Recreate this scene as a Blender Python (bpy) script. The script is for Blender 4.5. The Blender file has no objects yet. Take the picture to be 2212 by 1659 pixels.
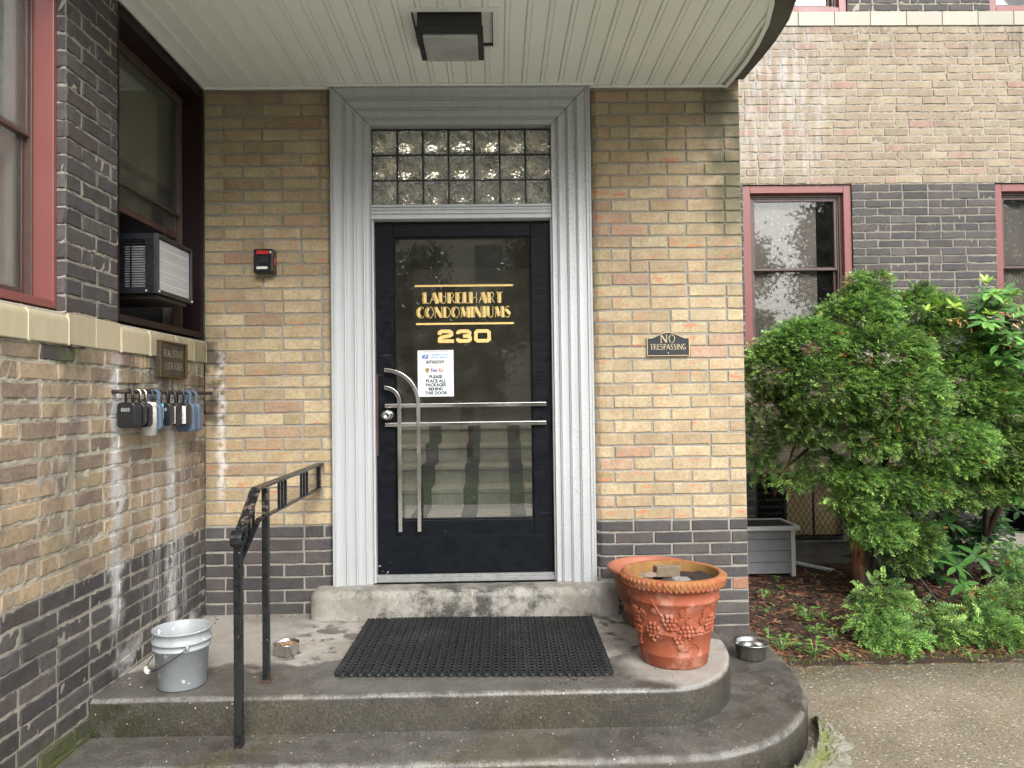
import bpy, math, random
import numpy as np
from mathutils import Vector, Matrix
random.seed(7); rng = np.random.default_rng(7)
R = math.radians
S = bpy.context.scene

# ------------------------------------------------------------------ camera
FPX = 1600.0; PW, PH = 2212.0, 1659.0
YAW, PITCH, ROLL = 0.0185, 0.0225, 0.013
CAMP = np.array([0.0, -4.1, 1.46])
_f = np.array([math.sin(YAW)*math.cos(PITCH), math.cos(YAW)*math.cos(PITCH), math.sin(PITCH)])
_r0 = np.array([math.cos(YAW), -math.sin(YAW), 0.0]); _u0 = np.cross(_r0, _f)
_r = _r0*math.cos(ROLL) - _u0*math.sin(ROLL); _u = _u0*math.cos(ROLL) + _r0*math.sin(ROLL)
cd = bpy.data.cameras.new('camera'); cam = bpy.data.objects.new('camera', cd); S.collection.objects.link(cam)
cam.matrix_world = Matrix(((_r[0], _u[0], -_f[0], CAMP[0]), (_r[1], _u[1], -_f[1], CAMP[1]), (_r[2], _u[2], -_f[2], CAMP[2]), (0, 0, 0, 1)))
cd.sensor_width = 36.0; cd.lens = 36.0*FPX/PW; cd.clip_end = 500; cd.clip_start = 0.05
S.camera = cam
def ray(x, y): return _f + _r*(x-PW/2)/FPX - _u*(y-PH/2)/FPX
def PY(x, y, Y): d = ray(x, y); return CAMP + d*(Y-CAMP[1])/d[1]      # point of a vertical plane Y seen at a measured place
def PZ(x, y, Z): d = ray(x, y); return CAMP + d*(Z-CAMP[2])/d[2]

# ------------------------------------------------------------------ world, sun, exposure
W = bpy.data.worlds.new('World'); S.world = W; W.use_nodes = True
wt = W.node_tree; wt.nodes.clear()
sky = wt.nodes.new('ShaderNodeTexSky'); sky.sky_type = 'NISHITA'; sky.sun_disc = False
SUN_EL, SUN_AZ = R(40), R(160)
sky.sun_elevation = SUN_EL; sky.sun_rotation = SUN_AZ; sky.dust_density = 4.0; sky.ozone_density = 1.0; sky.air_density = 1.0
hs = wt.nodes.new('ShaderNodeHueSaturation'); hs.inputs['Saturation'].default_value = 0.22
bg = wt.nodes.new('ShaderNodeBackground'); bg.inputs['Strength'].default_value = 0.15
wo = wt.nodes.new('ShaderNodeOutputWorld')
wt.links.new(sky.outputs[0], hs.inputs['Color']); wt.links.new(hs.outputs[0], bg.inputs[0]); wt.links.new(bg.outputs[0], wo.inputs[0])
sl = bpy.data.lights.new('sun', 'SUN'); sl.energy = 1.3; sl.angle = R(40); sl.color = (1.0, 0.99, 0.975)
so = bpy.data.objects.new('sun', sl); S.collection.objects.link(so)
# sky azimuth: rotation measured clockwise from +Y
sd = Vector((math.sin(SUN_AZ)*math.cos(SUN_EL), math.cos(SUN_AZ)*math.cos(SUN_EL), math.sin(SUN_EL)))
so.rotation_euler = sd.to_track_quat('Z', 'Y').to_euler()
S.view_settings.view_transform = 'Standard'; S.view_settings.look = 'None'; S.view_settings.gamma = 1.0
S.view_settings.exposure = 1.15
S.cycles.max_bounces = 8; S.cycles.transparent_max_bounces = 10; S.cycles.sample_clamp_indirect = 4.0
S.cycles.use_denoising = True

# ------------------------------------------------------------------ material helpers
class NT:
    def __init__(s, name):
        s.m = bpy.data.materials.new(name); s.m.use_nodes = True; s.t = s.m.node_tree; s.t.nodes.clear()
        s.out = s.t.nodes.new('ShaderNodeOutputMaterial'); s.geo = None
    def n(s, ty, **kw):
        nd = s.t.nodes.new(ty)
        for k, v in kw.items(): setattr(nd, k, v)
        return nd
    def put(s, sock, v):
        if v is None: return
        if hasattr(v, 'bl_idname') or isinstance(v, bpy.types.NodeSocket): s.t.links.new(v, sock)
        elif isinstance(v, (tuple, list)):
            sock.default_value = (*v, 1.0) if (len(v) == 3 and sock.type == 'RGBA') else v
        else: sock.default_value = v
    def pos(s):
        if s.geo is None: s.geo = s.n('ShaderNodeNewGeometry')
        return s.geo.outputs['Position']
    def xyz(s, v=None):
        nd = s.n('ShaderNodeSeparateXYZ'); s.put(nd.inputs[0], v or s.pos()); return nd.outputs
    def vec(s, x, y, z):
        nd = s.n('ShaderNodeCombineXYZ')
        for i, a in enumerate((x, y, z)): s.put(nd.inputs[i], a)
        return nd.outputs[0]
    def scale(s, v, sc):
        nd = s.n('ShaderNodeVectorMath', operation='MULTIPLY'); s.put(nd.inputs[0], v); nd.inputs[1].default_value = sc; return nd.outputs[0]
    def math(s, op, a, b=0.0, clamp=False):
        nd = s.n('ShaderNodeMath', operation=op, use_clamp=clamp); s.put(nd.inputs[0], a); s.put(nd.inputs[1], b); return nd.outputs[0]
    def noise(s, sc, v=None, det=3.0, rough=0.55, dist=0.0):
        nd = s.n('ShaderNodeTexNoise'); s.put(nd.inputs['Vector'], v or s.pos()); nd.inputs['Scale'].default_value = sc
        nd.inputs['Detail'].default_value = det; nd.inputs['Roughness'].default_value = rough; nd.inputs['Distortion'].default_value = dist
        return nd.outputs['Fac']
    def vor(s, sc, v=None, feat='F1', out='Distance', rnd=1.0):
        nd = s.n('ShaderNodeTexVoronoi', feature=feat); s.put(nd.inputs['Vector'], v or s.pos()); nd.inputs['Scale'].default_value = sc
        nd.inputs['Randomness'].default_value = rnd
        return nd.outputs[out]
    def rmp(s, v, a, b, lo=0.0, hi=1.0, smooth=True):
        nd = s.n('ShaderNodeMapRange'); nd.interpolation_type = 'SMOOTHSTEP' if smooth else 'LINEAR'
        s.put(nd.inputs[0], v); nd.inputs[1].default_value = a; nd.inputs[2].default_value = b
        nd.inputs[3].default_value = lo; nd.inputs[4].default_value = hi; return nd.outputs[0]
    def mix(s, f, a, b, mode='MIX'):
        nd = s.n('ShaderNodeMix', data_type='RGBA', blend_type=mode)
        s.put(nd.inputs[0], f); s.put(nd.inputs[6], a); s.put(nd.inputs[7], b); return nd.outputs[2]
    def attr(s, name):
        nd = s.n('ShaderNodeAttribute', attribute_name=name); return nd.outputs
    def bump(s, h, st=0.5, d=0.01, nrm=None):
        nd = s.n('ShaderNodeBump'); s.put(nd.inputs['Height'], h); nd.inputs['Strength'].default_value = st; nd.inputs['Distance'].default_value = d
        if nrm is not None: s.put(nd.inputs['Normal'], nrm)
        return nd.outputs[0]
    def bsdf(s, col, rough=0.6, metal=0.0, nrm=None, **kw):
        b = s.n('ShaderNodeBsdfPrincipled'); s.put(b.inputs['Base Color'], col); s.put(b.inputs['Roughness'], rough); s.put(b.inputs['Metallic'], metal)
        if nrm is not None: s.put(b.inputs['Normal'], nrm)
        for k, v in kw.items(): s.put(b.inputs[k], v)
        s.t.links.new(b.outputs[0], s.out.inputs[0]); return b
    def mul(s, *a):
        r = a[0]
        for b in a[1:]: r = s.math('MULTIPLY', r, b)
        return r
    def band(s, v, lo, hi, soft):       # 1 inside lo..hi
        return s.mul(s.rmp(v, lo-soft, lo+soft), s.rmp(v, hi-soft, hi+soft, 1.0, 0.0))

M = {}
def simple(name, col, rough=0.5, metal=0.0, var=0.15, sc=30.0, bump=0.1, bsc=150.0, **kw):
    t = NT(name); n = t.noise(sc, det=4)
    c = t.mix(n, tuple(x*(1-var) for x in col), tuple(min(1, x*(1+var)) for x in col))
    nr = t.bump(t.noise(bsc), bump, 0.002) if bump else None
    rr = t.rmp(t.noise(sc*0.5), 0.3, 0.7, max(0.02, rough-0.08), min(1, rough+0.08))
    t.bsdf(c, rr, metal, nr, **kw); M[name] = t.m; return t.m

def mat_brick(name, wall):
    t = NT(name); a = t.attr('bc'); p = t.xyz(); x, y, z = p[0], p[1], p[2]
    base = a[0]; streak = a[3] if len(a) > 3 else a['Alpha']
    n1 = t.noise(9, det=5, rough=0.6); n2 = t.noise(60, det=5, rough=0.65); n3 = t.noise(260, det=2)
    c = t.mix(t.rmp(n1, 0.25, 0.75), t.mix(1.0, base, (0.80, 0.76, 0.72), 'MULTIPLY'), t.mix(1.0, base, (1.13, 1.12, 1.10), 'MULTIPLY'))
    c = t.mix(t.rmp(n2, 0.35, 0.75, 0.0, 0.75), c, t.mix(1.0, c, (0.62, 0.55, 0.50), 'MULTIPLY'))
    c = t.mix(t.rmp(n3, 0.5, 0.8, 0, 0.35), c, t.mix(1.0, c, (1.25, 1.25, 1.22), 'MULTIPLY'))
    # fireflash: orange smears inside some bricks
    sv = t.scale(t.pos(), (6, 6, 26) if wall != 'side' else (6, 6, 26))
    sm = t.mul(t.rmp(t.noise(1.6, sv, det=4), 0.54, 0.64), streak)
    c = t.mix(t.math('MULTIPLY', sm, 0.85), c, (0.46, 0.17, 0.075))
    # iron spots and chips
    sp = t.vor(38); c = t.mix(t.mul(t.rmp(sp, 0.03, 0.09, 1, 0), t.rmp(t.noise(5), 0.45, 0.6)), c, (0.10, 0.045, 0.03))
    rough = 0.75
    c, rough = stains(t, c, rough, wall, x, y, z)
    h = t.math('ADD', t.math('MULTIPLY', n2, 0.7), t.math('MULTIPLY', n3, 0.35))
    nr = t.bump(h, 0.55, 0.004)
    t.bsdf(c, rough, 0, nr); M[name] = t.m
def stains(t, c, rough, wall, x, y, z):
    vs = t.noise(1.0, t.scale(t.pos(), (22, 22, 1.6)), det=5, rough=0.7)      # vertical run marks
    wob = t.math('MULTIPLY', t.math('SUBTRACT', t.noise(4.0, t.scale(t.pos(), (1, 1, 3))), 0.5), 0.16)
    big = t.noise(1.3, det=4)
    if wall == 'side':
        yw = t.math('ADD', y, wob)
        # pale limestone bleed columns
        w1 = t.mul(t.band(yw, -0.985, -0.90, 0.03), t.band(z, 0.55, 1.67, 0.10))
        w2 = t.mul(t.band(yw, -0.47, -0.37, 0.04), t.band(z, 0.35, 1.50, 0.12))
        w3 = t.mul(t.band(yw, -0.72, -0.20, 0.10), t.band(z, 0.45, 1.69, 0.15), t.rmp(vs, 0.48, 0.68), 0.75)
        w4 = t.mul(t.band(yw, -0.95, -0.15, 0.06), t.band(z, 0.20, 0.42, 0.06), t.rmp(t.noise(9), 0.45, 0.65), 0.8)
        w = t.math('MAXIMUM', t.math('MAXIMUM', t.mul(w1, t.rmp(vs, 0.28, 0.52), t.rmp(t.noise(16, det=5), 0.30, 0.46)), t.mul(w2, t.rmp(vs, 0.33, 0.56), t.rmp(t.noise(16, det=5), 0.30, 0.46))), t.math('MAXIMUM', w3, w4))
        c = t.mix(t.math('MULTIPLY', w, 0.95, True), c, (0.50, 0.49, 0.48))
        # soot below the sill near the corner
        d = t.mul(t.band(yw, -0.86, 0.05, 0.06), t.band(z, 1.48, 1.72, 0.07), t.rmp(vs, 0.42, 0.62))
        d2 = t.mul(t.band(y, -0.17, 0.05, 0.07), t.band(z, 1.05, 1.75, 0.12), t.rmp(t.noise(6), 0.35, 0.6))
        c = t.mix(t.mul(t.math('MAXIMUM', d, d2), 0.8), c, (0.035, 0.030, 0.022))
        # grey weathering patches over the tan courses
        g = t.mul(t.rmp(t.noise(3.2, t.scale(t.pos(), (1, 1.1, 0.55)), det=4, rough=0.65), 0.46, 0.62), t.band(z, 0.79, 1.70, 0.03))
        c = t.mix(t.mul(g, 0.55), c, (0.115, 0.095, 0.080))
        # moss
        mo = t.mul(t.band(z, -0.1, 0.25, 0.07), t.band(y, -2.2, -1.12, 0.10), t.rmp(t.noise(7, det=4), 0.38, 0.56))
        mo2 = t.mul(t.band(z, 1.60, 1.70, 0.03), t.band(yw, -1.36, -1.18, 0.06), t.rmp(t.noise(18), 0.40, 0.58))
        c = t.mix(t.mul(t.math('MAXIMUM', mo, mo2), 0.85), c, (0.062, 0.075, 0.014))
    elif wall == 'front':
        xw = t.math('ADD', x, t.math('MULTIPLY', wob, 0.6))
        k = t.mul(t.band(x, -1.70, -1.50, 0.035), t.band(z, 1.32, 1.84, 0.08), t.rmp(t.noise(9), 0.36, 0.56))
        c = t.mix(t.mul(k, 0.85), c, (0.035, 0.03, 0.022))
        e = t.mul(t.band(xw, -1.545, -1.505, 0.02), t.band(z, 0.95, 1.72, 0.12), t.rmp(t.noise(20), 0.38, 0.55))
        c = t.mix(t.mul(e, 0.8), c, (0.60, 0.57, 0.54))
        # damp, algae and grime down the free corner at the right
        g = t.mul(t.band(t.math('ADD', x, wob), 1.16, 1.6, 0.10), t.rmp(z, 1.9, 2.7), t.rmp(t.noise(4, det=4), 0.32, 0.52))
        c = t.mix(t.mul(g, 0.85), c, (0.060, 0.060, 0.030))
        b = t.mul(t.rmp(z, 2.75, 3.18), t.rmp(big, 0.25, 0.6))  # grime and canopy shade painted into the courses under the soffit
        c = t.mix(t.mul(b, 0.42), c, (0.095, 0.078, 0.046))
    else:
        e = t.mul(t.band(t.math('ADD', x, t.math('MULTIPLY', wob, 2.0)), 1.8, 2.75, 0.25), t.band(z, 3.3, 4.6, 0.15), t.rmp(vs, 0.40, 0.62))
        c = t.mix(t.mul(e, 0.6, t.rmp(t.noise(12, det=5), 0.32, 0.5)), c, (0.44, 0.42, 0.41))
        d = t.mul(t.band(z, 4.30, 4.60, 0.06), t.rmp(vs, 0.46, 0.62), t.rmp(t.noise(1.6), 0.42, 0.6))
        c = t.mix(t.mul(d, 0.55), c, (0.10, 0.09, 0.085))
    return c, rough
def mat_mortar(name, wall, col):
    t = NT(name); p = t.xyz()
    n = t.noise(40, det=5, rough=0.7); b = t.noise(3, det=3)
    c = t.mix(n, tuple(v*0.72 for v in col), tuple(min(1, v*1.2) for v in col))
    c = t.mix(t.rmp(b, 0.45, 0.7, 0, 0.5), c, tuple(v*0.55 for v in col))
    if wall != 'front': c = t.mix(t.math('MULTIPLY', t.math('MAXIMUM', t.rmp(p[2], 0.78, 0.80, 1, 0), t.band(p[2], 1.82, 3.23, 0.01)), 0.45), c, (0.12, 0.115, 0.10))
    c, r = stains(t, c, 0.9, wall, p[0], p[1], p[2])
    nr = t.bump(t.math('ADD', n, t.math('MULTIPLY', t.noise(140), 0.4)), 0.8, 0.006)
    t.bsdf(c, 0.9, 0, nr); M[name] = t.m
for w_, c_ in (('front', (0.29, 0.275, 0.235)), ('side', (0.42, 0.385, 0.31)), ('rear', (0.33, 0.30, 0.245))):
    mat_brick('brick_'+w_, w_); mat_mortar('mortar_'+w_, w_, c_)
def mat_terra():
    t = NT('glazed_block'); p = t.xyz(); a = t.attr('bc')
    n = t.noise(1, t.scale(t.pos(), (30, 30, 5)), det=5)
    c = t.mix(n, t.mix(1.0, a[0], (0.80, 0.80, 0.78), 'MULTIPLY'), t.mix(1.0, a[0], (1.1, 1.1, 1.1), 'MULTIPLY'))
    vs = t.noise(1.0, t.scale(t.pos(), (26, 26, 2.2)), det=5, rough=0.7)
    d = t.mul(t.rmp(p[1], -0.95, -0.2), t.rmp(p[0], -1.5, -1.4, 1, 0), t.rmp(vs, 0.35, 0.65))
    c = t.mix(t.mul(d, 0.65), c, (0.13, 0.115, 0.07))
    c = t.mix(t.mul(t.rmp(t.noise(8), 0.55, 0.72), 0.25), c, (0.35, 0.27, 0.15))
    t.bsdf(c, 0.38, 0, t.bump(t.noise(70), 0.15, 0.003)); M['glazed_block'] = t.m
mat_terra()
def mat_concrete(name, wet, dry, mask):
    t = NT(name); x, y, z = t.xyz()[:3]
    n = t.noise(14, det=6, rough=0.7); f = t.noise(120, det=3)
    m = mask(t, x, y, z)
    c = t.mix(m, t.mix(n, tuple(v*0.6 for v in wet), tuple(v*1.5 for v in wet)), t.mix(n, tuple(v*0.72 for v in dry), tuple(v*1.18 for v in dry)))
    st = t.noise(2.2, det=5, rough=0.65)
    c = t.mix(t.rmp(st, 0.46, 0.62, 0, 0.6), c, t.mix(1.0, c, (0.50, 0.47, 0.42), 'MULTIPLY'))
    if name in ('landing_concrete', 'step_concrete'):
        gn = t.n('ShaderNodeNewGeometry'); nz = t.xyz(gn.outputs['Normal'])[2]
        nose_sheen = t.mul(t.band(nz, 0.35, 0.97, 0.10), t.rmp(t.noise(11, det=4), 0.38, 0.58))
        c = t.mix(t.math('MULTIPLY', nose_sheen, 0.45), c, (0.24, 0.235, 0.22))  # pale wet sheen painted along the nosing
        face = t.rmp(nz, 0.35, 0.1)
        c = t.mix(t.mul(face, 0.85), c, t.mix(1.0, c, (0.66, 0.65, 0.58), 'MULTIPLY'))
        al = t.mul(face, t.rmp(x, -1.15, -1.5), t.rmp(t.noise(6, det=3), 0.40, 0.55)); c = t.mix(t.mul(al, 0.75), c, (0.022, 0.026, 0.010))
        c = t.mix(t.mul(t.rmp(t.noise(2.6, det=3), 0.52, 0.64), t.rmp(y, -1.0, -1.3), 0.35), c, (0.085, 0.075, 0.030))
    dm = t.math('SUBTRACT', 1.0, t.math('MULTIPLY', m, 0.75))
    c = t.mix(t.mul(t.rmp(f, 0.50, 0.68, 0, 0.8), dm), c, t.mix(1.0, c, (1.7, 1.62, 1.48), 'MULTIPLY'))
    c = t.mix(t.mul(t.rmp(t.noise(75, det=4, rough=0.7), 0.50, 0.64, 0, 0.6), dm), c, t.mix(1.0, c, (0.45, 0.43, 0.40), 'MULTIPLY'))
    # pale grit and flecks pressed into the top
    v = t.vor(36); c = t.mix(t.mul(t.rmp(v, 0.09, 0.15, 1, 0), t.rmp(t.noise(17), 0.55, 0.62), 0.6), c, (0.62, 0.58, 0.48))
    v2 = t.vor(90); c = t.mix(t.mul(t.rmp(v2, 0.05, 0.16, 1, 0), t.rmp(t.noise(31), 0.55, 0.62), 0.6), c, (0.36, 0.33, 0.27))
    r = t.rmp(m, 0.0, 1.0, 0.34, 0.85); r = t.math('ADD', r, t.rmp(f, 0.3, 0.7, -0.06, 0.10))
    t.bsdf(c, r, 0, t.bump(t.math('ADD', n, t.math('MULTIPLY', f, 0.8)), 0.5, 0.006)); M[name] = t.m
def m_land(t, x, y, z):
    wob = t.math('MULTIPLY', t.math('SUBTRACT', t.noise(3.2, det=5, rough=0.6), 0.5), 0.9)
    a = t.rmp(t.math('ADD', y, wob), -0.86, -0.76)
    e = t.rmp(t.noise(8, det=4), 0.42, 0.50, 0.0, 1.0)
    k = t.mul(a, t.math('MAXIMUM', e, t.rmp(x, -0.9, -1.1)), t.rmp(z, 0.30, 0.306))
    # dry ring round the big planter, damp patch beside the mat
    dx = t.math('SUBTRACT', x, 0.80); dy = t.math('SUBTRACT', y, -0.86)
    rr = t.math('SQRT', t.math('ADD', t.mul(dx, dx), t.mul(dy, dy)))
    ring = t.mul(t.rmp(t.math('ADD', rr, t.math('MULTIPLY', wob, 0.25)), 0.20, 0.30, 1, 0), t.rmp(z, 0.30, 0.306))
    return t.math('MAXIMUM', k, ring)
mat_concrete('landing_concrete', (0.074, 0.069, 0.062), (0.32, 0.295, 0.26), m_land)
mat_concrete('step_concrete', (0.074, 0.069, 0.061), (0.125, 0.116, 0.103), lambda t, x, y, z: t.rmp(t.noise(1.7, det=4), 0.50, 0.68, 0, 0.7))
def m_thr(t, x, y, z):
    return t.rmp(t.math('ADD', t.noise(9, det=6, rough=0.72), t.math('MULTIPLY', t.math('ABSOLUTE', t.math('ADD', x, 0.15)), 0.22)), 0.42, 0.68)
mat_concrete('threshold_concrete', (0.055, 0.053, 0.046), (0.32, 0.305, 0.27), m_thr)
mat_concrete('stucco', (0.16, 0.15, 0.13), (0.27, 0.25, 0.22), lambda t, x, y, z: t.rmp(t.noise(2), 0.4, 0.6))
mat_concrete('slab_concrete', (0.05, 0.048, 0.038), (0.16, 0.15, 0.125), lambda t, x, y, z: t.rmp(t.noise(3), 0.45, 0.7))
def mat_pave():
    t = NT('pavement'); x, y, z = t.xyz()[:3]
    n = t.noise(5, det=6, rough=0.7); b = t.noise(0.9, det=4)
    c = t.mix(n, (0.165, 0.138, 0.098), (0.29, 0.245, 0.180))
    c = t.mix(t.rmp(b, 0.4, 0.65, 0, 0.45), c, (0.13, 0.112, 0.078))
    edge = t.rmp(t.math('ADD', y, t.math('MULTIPLY', n, 0.25)), -0.35, 0.02)
    c = t.mix(t.mul(edge, 0.7), c, (0.060, 0.056, 0.040))
    sv = t.scale(t.pos(), (1.0, 1.7, 1))
    for sc, col, th, nm in ((34, (0.50, 0.47, 0.40), 0.24, 0.47), (48, (0.030, 0.026, 0.022), 0.27, 0.48), (70, (0.42, 0.33, 0.17), 0.24, 0.52), (100, (0.36, 0.35, 0.31), 0.30, 0.5)):
        v = t.vor(sc, sv); cc = t.vor(sc, sv, out='Color'); ch = t.n('ShaderNodeSeparateColor'); t.put(ch.inputs[0], cc)
        msk = t.mul(t.rmp(v, th-0.06, th+0.04, 1, 0), t.math('GREATER_THAN', ch.outputs[0], nm-0.05))
        c = t.mix(t.mul(msk, 0.8), c, col)
    h = t.math('ADD', t.noise(60, det=4), t.rmp(t.vor(34, sv), 0.1, 0.3, 0.6, 0))
    t.bsdf(c, t.rmp(t.noise(3), 0.35, 0.65, 0.42, 0.7), 0, t.bump(h, 0.45, 0.005)); M['pavement'] = t.m
mat_pave()
def mat_soil():
    t = NT('soil'); n = t.noise(22, det=6, rough=0.7); v = t.vor(55)
    c = t.mix(n, (0.012, 0.008, 0.005), (0.075, 0.040, 0.022))
    c = t.mix(t.rmp(v, 0.1, 0.3, 0.5, 0), c, (0.13, 0.055, 0.028))
    t.bsdf(c, 0.75, 0, t.bump(t.math('ADD', n, t.noise(90)), 1.0, 0.02)); M['soil'] = t.m
mat_soil()
def mat_attr(name, rough=0.5, trans=0.0, bump=0.2, spec=0.5, sheen=None):
    t = NT(name); a = t.attr('bc'); n = t.noise(40)
    c = t.mix(t.rmp(n, 0.3, 0.7), t.mix(1.0, a[0], (0.8, 0.8, 0.8), 'MULTIPLY'), t.mix(1.0, a[0], (1.2, 1.2, 1.2), 'MULTIPLY'))
    b = t.bsdf(c, rough, 0, t.bump(t.noise(120), bump, 0.002)); b.inputs['Specular IOR Level'].default_value = spec
    if trans:
        tr = t.n('ShaderNodeBsdfTranslucent'); t.put(tr.inputs[0], c); mx = t.n('ShaderNodeMixShader'); mx.inputs[0].default_value = trans
        t.t.links.new(b.outputs[0], mx.inputs[1]); t.t.links.new(tr.outputs[0], mx.inputs[2]); t.t.links.new(mx.outputs[0], t.out.inputs[0])
    M[name] = t.m
mat_attr('needles', 0.42, 0.22); mat_attr('leaf', 0.28, 0.12, spec=0.6); mat_attr('chips', 0.7); mat_attr('twigwood', 0.85)
mat_attr('kibble', 0.7)
def mat_bark():
    t = NT('bark'); x, y, z = t.xyz()[:3]; v = t.scale(t.pos(), (30, 30, 4)); n = t.noise(1, v, det=6, rough=0.7)
    c = t.mix(t.rmp(n, 0.35, 0.7), (0.018, 0.011, 0.008), (0.085, 0.045, 0.028))
    bare = t.mul(t.rmp(x, 2.505, 2.485), t.rmp(t.noise(3, v), 0.30, 0.5), t.band(z, 0.28, 1.0, 0.12))
    c = t.mix(bare, c, t.mix(n, (0.16, 0.055, 0.02), (0.42, 0.19, 0.08)))
    t.bsdf(c, 0.8, 0, t.bump(n, 1.0, 0.02)); M['bark'] = t.m
mat_bark()
def mat_alu():
    t = NT('painted_aluminium'); x, y, z = t.xyz()[:3]
    sp = t.noise(170, det=3, rough=0.8); b = t.noise(2.0, t.scale(t.pos(), (1, 1, 0.5)), det=4)
    c = t.mix(t.noise(1, t.scale(t.pos(), (25, 25, 1.5)), det=4), (0.42, 0.435, 0.445), (0.54, 0.555, 0.565))
    grime = t.mul(t.rmp(sp, 0.53, 0.66), t.math('ADD', t.rmp(z, 2.2, 3.1, 0.0, 0.7), t.mul(t.rmp(x, 0.25, 0.35), t.rmp(b, 0.35, 0.55), 0.6), True))
    c = t.mix(grime, c, (0.10, 0.10, 0.085))
    c = t.mix(t.mul(t.rmp(z, 2.75, 3.15), 0.25), c, (0.28, 0.30, 0.25))  # greenish canopy shade painted into the head of the surround
    t.bsdf(c, t.rmp(b, 0.3, 0.7, 0.38, 0.55), 0.35, t.bump(sp, 0.10, 0.002)); M['painted_aluminium'] = t.m
mat_alu()
def mat_door():
    t = NT('black_paint'); x, y, z = t.xyz()[:3]
    n = t.noise(1, t.scale(t.pos(), (4, 4, 60)), det=5, rough=0.6); n2 = t.noise(26, det=5)
    c = t.mix(n2, (0.003, 0.004, 0.006), (0.007, 0.009, 0.012))
    sc = t.noise(1, t.scale(t.pos(), (7, 7, 90)), det=3, rough=0.7)
    scr = t.mul(t.rmp(sc, 0.66, 0.72), t.rmp(t.noise(2.5), 0.5, 0.65), 0.35)
    c = t.mix(scr, c, (0.16, 0.16, 0.17))
    ch = t.mul(t.rmp(t.noise(34, det=3), 0.62, 0.66), t.rmp(z, 0.60, 0.50, 1, 0) if False else t.rmp(z, 0.52, 0.60, 1, 0), t.rmp(x, -0.64, -0.60, 1, 0))
    c = t.mix(ch, c, (0.55, 0.53, 0.48))
    t.bsdf(c, t.rmp(n2, 0.3, 0.7, 0.30, 0.50), 0, t.bump(t.math('ADD', t.math('MULTIPLY', n, 0.6), t.math('MULTIPLY', n2, 0.5)), 0.35, 0.004), **{'Specular IOR Level': 0.13}); M['black_paint'] = t.m
mat_door()
def mat_iron():
    t = NT('black_iron'); n = t.noise(45, det=4); z = t.xyz()[2]
    c = t.mix(t.rmp(n, 0.35, 0.7), (0.006, 0.007, 0.008), (0.011, 0.012, 0.013))
    fl = t.rmp(t.vor(60), 0.06, 0.12, 1, 0); c = t.mix(t.mul(fl, t.rmp(t.noise(9), 0.5, 0.56)), c, (0.55, 0.53, 0.47))
    worn = t.mul(t.rmp(t.noise(38, det=5, rough=0.75), 0.50, 0.60), t.rmp(z, 0.97, 1.0), t.rmp(t.xyz()[1], -0.9, -1.0), 0.6)
    c = t.mix(worn, c, (0.20, 0.15, 0.11))
    ru = t.mul(t.rmp(t.noise(24), 0.45, 0.62), t.math('MAXIMUM', t.rmp(z, 0.17, 0.205, 1, 0), t.mul(t.band(z, 0.300, 0.335, 0.012), t.rmp(t.xyz()[1], -1.1, -1.05))))
    c = t.mix(ru, c, (0.06, 0.026, 0.016))
    t.bsdf(c, t.rmp(n, 0.3, 0.7, 0.22, 0.42), 0.0, t.bump(n, 0.15, 0.002)); M['black_iron'] = t.m
mat_iron()
def mat_glass(name, tint=(0.9, 0.93, 0.9), k=2.0, dust_haze=0.0, lo=0.0, gr=0.008):
    t = NT(name); fr = t.n('ShaderNodeFresnel'); fr.inputs[0].default_value = 1.5
    f = t.math('ADD', t.math('MULTIPLY', fr.outputs[0], k), lo, True)
    tr = t.n('ShaderNodeBsdfTransparent'); t.put(tr.inputs[0], tint); gl = t.n('ShaderNodeBsdfGlossy'); gl.inputs['Roughness'].default_value = gr
    t.put(gl.inputs['Normal'], t.bump(t.noise(1.6, det=1), 0.012, 0.02))
    mx = t.n('ShaderNodeMixShader'); t.put(mx.inputs[0], f); t.t.links.new(tr.outputs[0], mx.inputs[1]); t.t.links.new(gl.outputs[0], mx.inputs[2])
    o = mx.outputs[0]
    if dust_haze:
        df = t.n('ShaderNodeBsdfDiffuse'); t.put(df.inputs[0], (0.35, 0.36, 0.33)); m2 = t.n('ShaderNodeMixShader')  # diffuse film: dust, plus a pale lift standing in for reflected sky
        t.put(m2.inputs[0], t.rmp(t.noise(9, det=5), 0.4, 0.75, dust_haze*0.4, dust_haze)); t.t.links.new(o, m2.inputs[1]); t.t.links.new(df.outputs[0], m2.inputs[2]); o = m2.outputs[0]
    t.t.links.new(o, t.out.inputs[0]); M[name] = t.m
mat_glass('door_glass', (0.86, 0.87, 0.84), 2.6, 0.05); mat_glass('window_glass', (0.92, 0.93, 0.92), 1.3, 0.02, 0.0, 0.015); mat_glass('side_glass', (0.90, 0.92, 0.90), 0.6, 0.10)
def mat_block():
    t = NT('block_glass'); n = t.noise(24, det=1.5, rough=0.45, dist=1.4)
    nr = t.bump(n, 1.0, 0.012)
    b = t.bsdf((0.86, 0.88, 0.82), 0.03, 0, nr); b.inputs['Transmission Weight'].default_value = 1.0; b.inputs['IOR'].default_value = 1.5
    df = t.n('ShaderNodeBsdfDiffuse'); df.inputs[0].default_value = (0.62, 0.63, 0.60, 1); mx = t.n('ShaderNodeMixShader'); t.put(mx.inputs[0], t.rmp(n, 0.35, 0.65, 0.10, 0.42))  # pale diffuse share for dust and for the silvery sky reflection
    t.t.links.new(b.outputs[0], mx.inputs[1]); t.t.links.new(df.outputs[0], mx.inputs[2]); t.t.links.new(mx.outputs[0], t.out.inputs[0])
    M['block_glass'] = t.m
mat_block()
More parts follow.
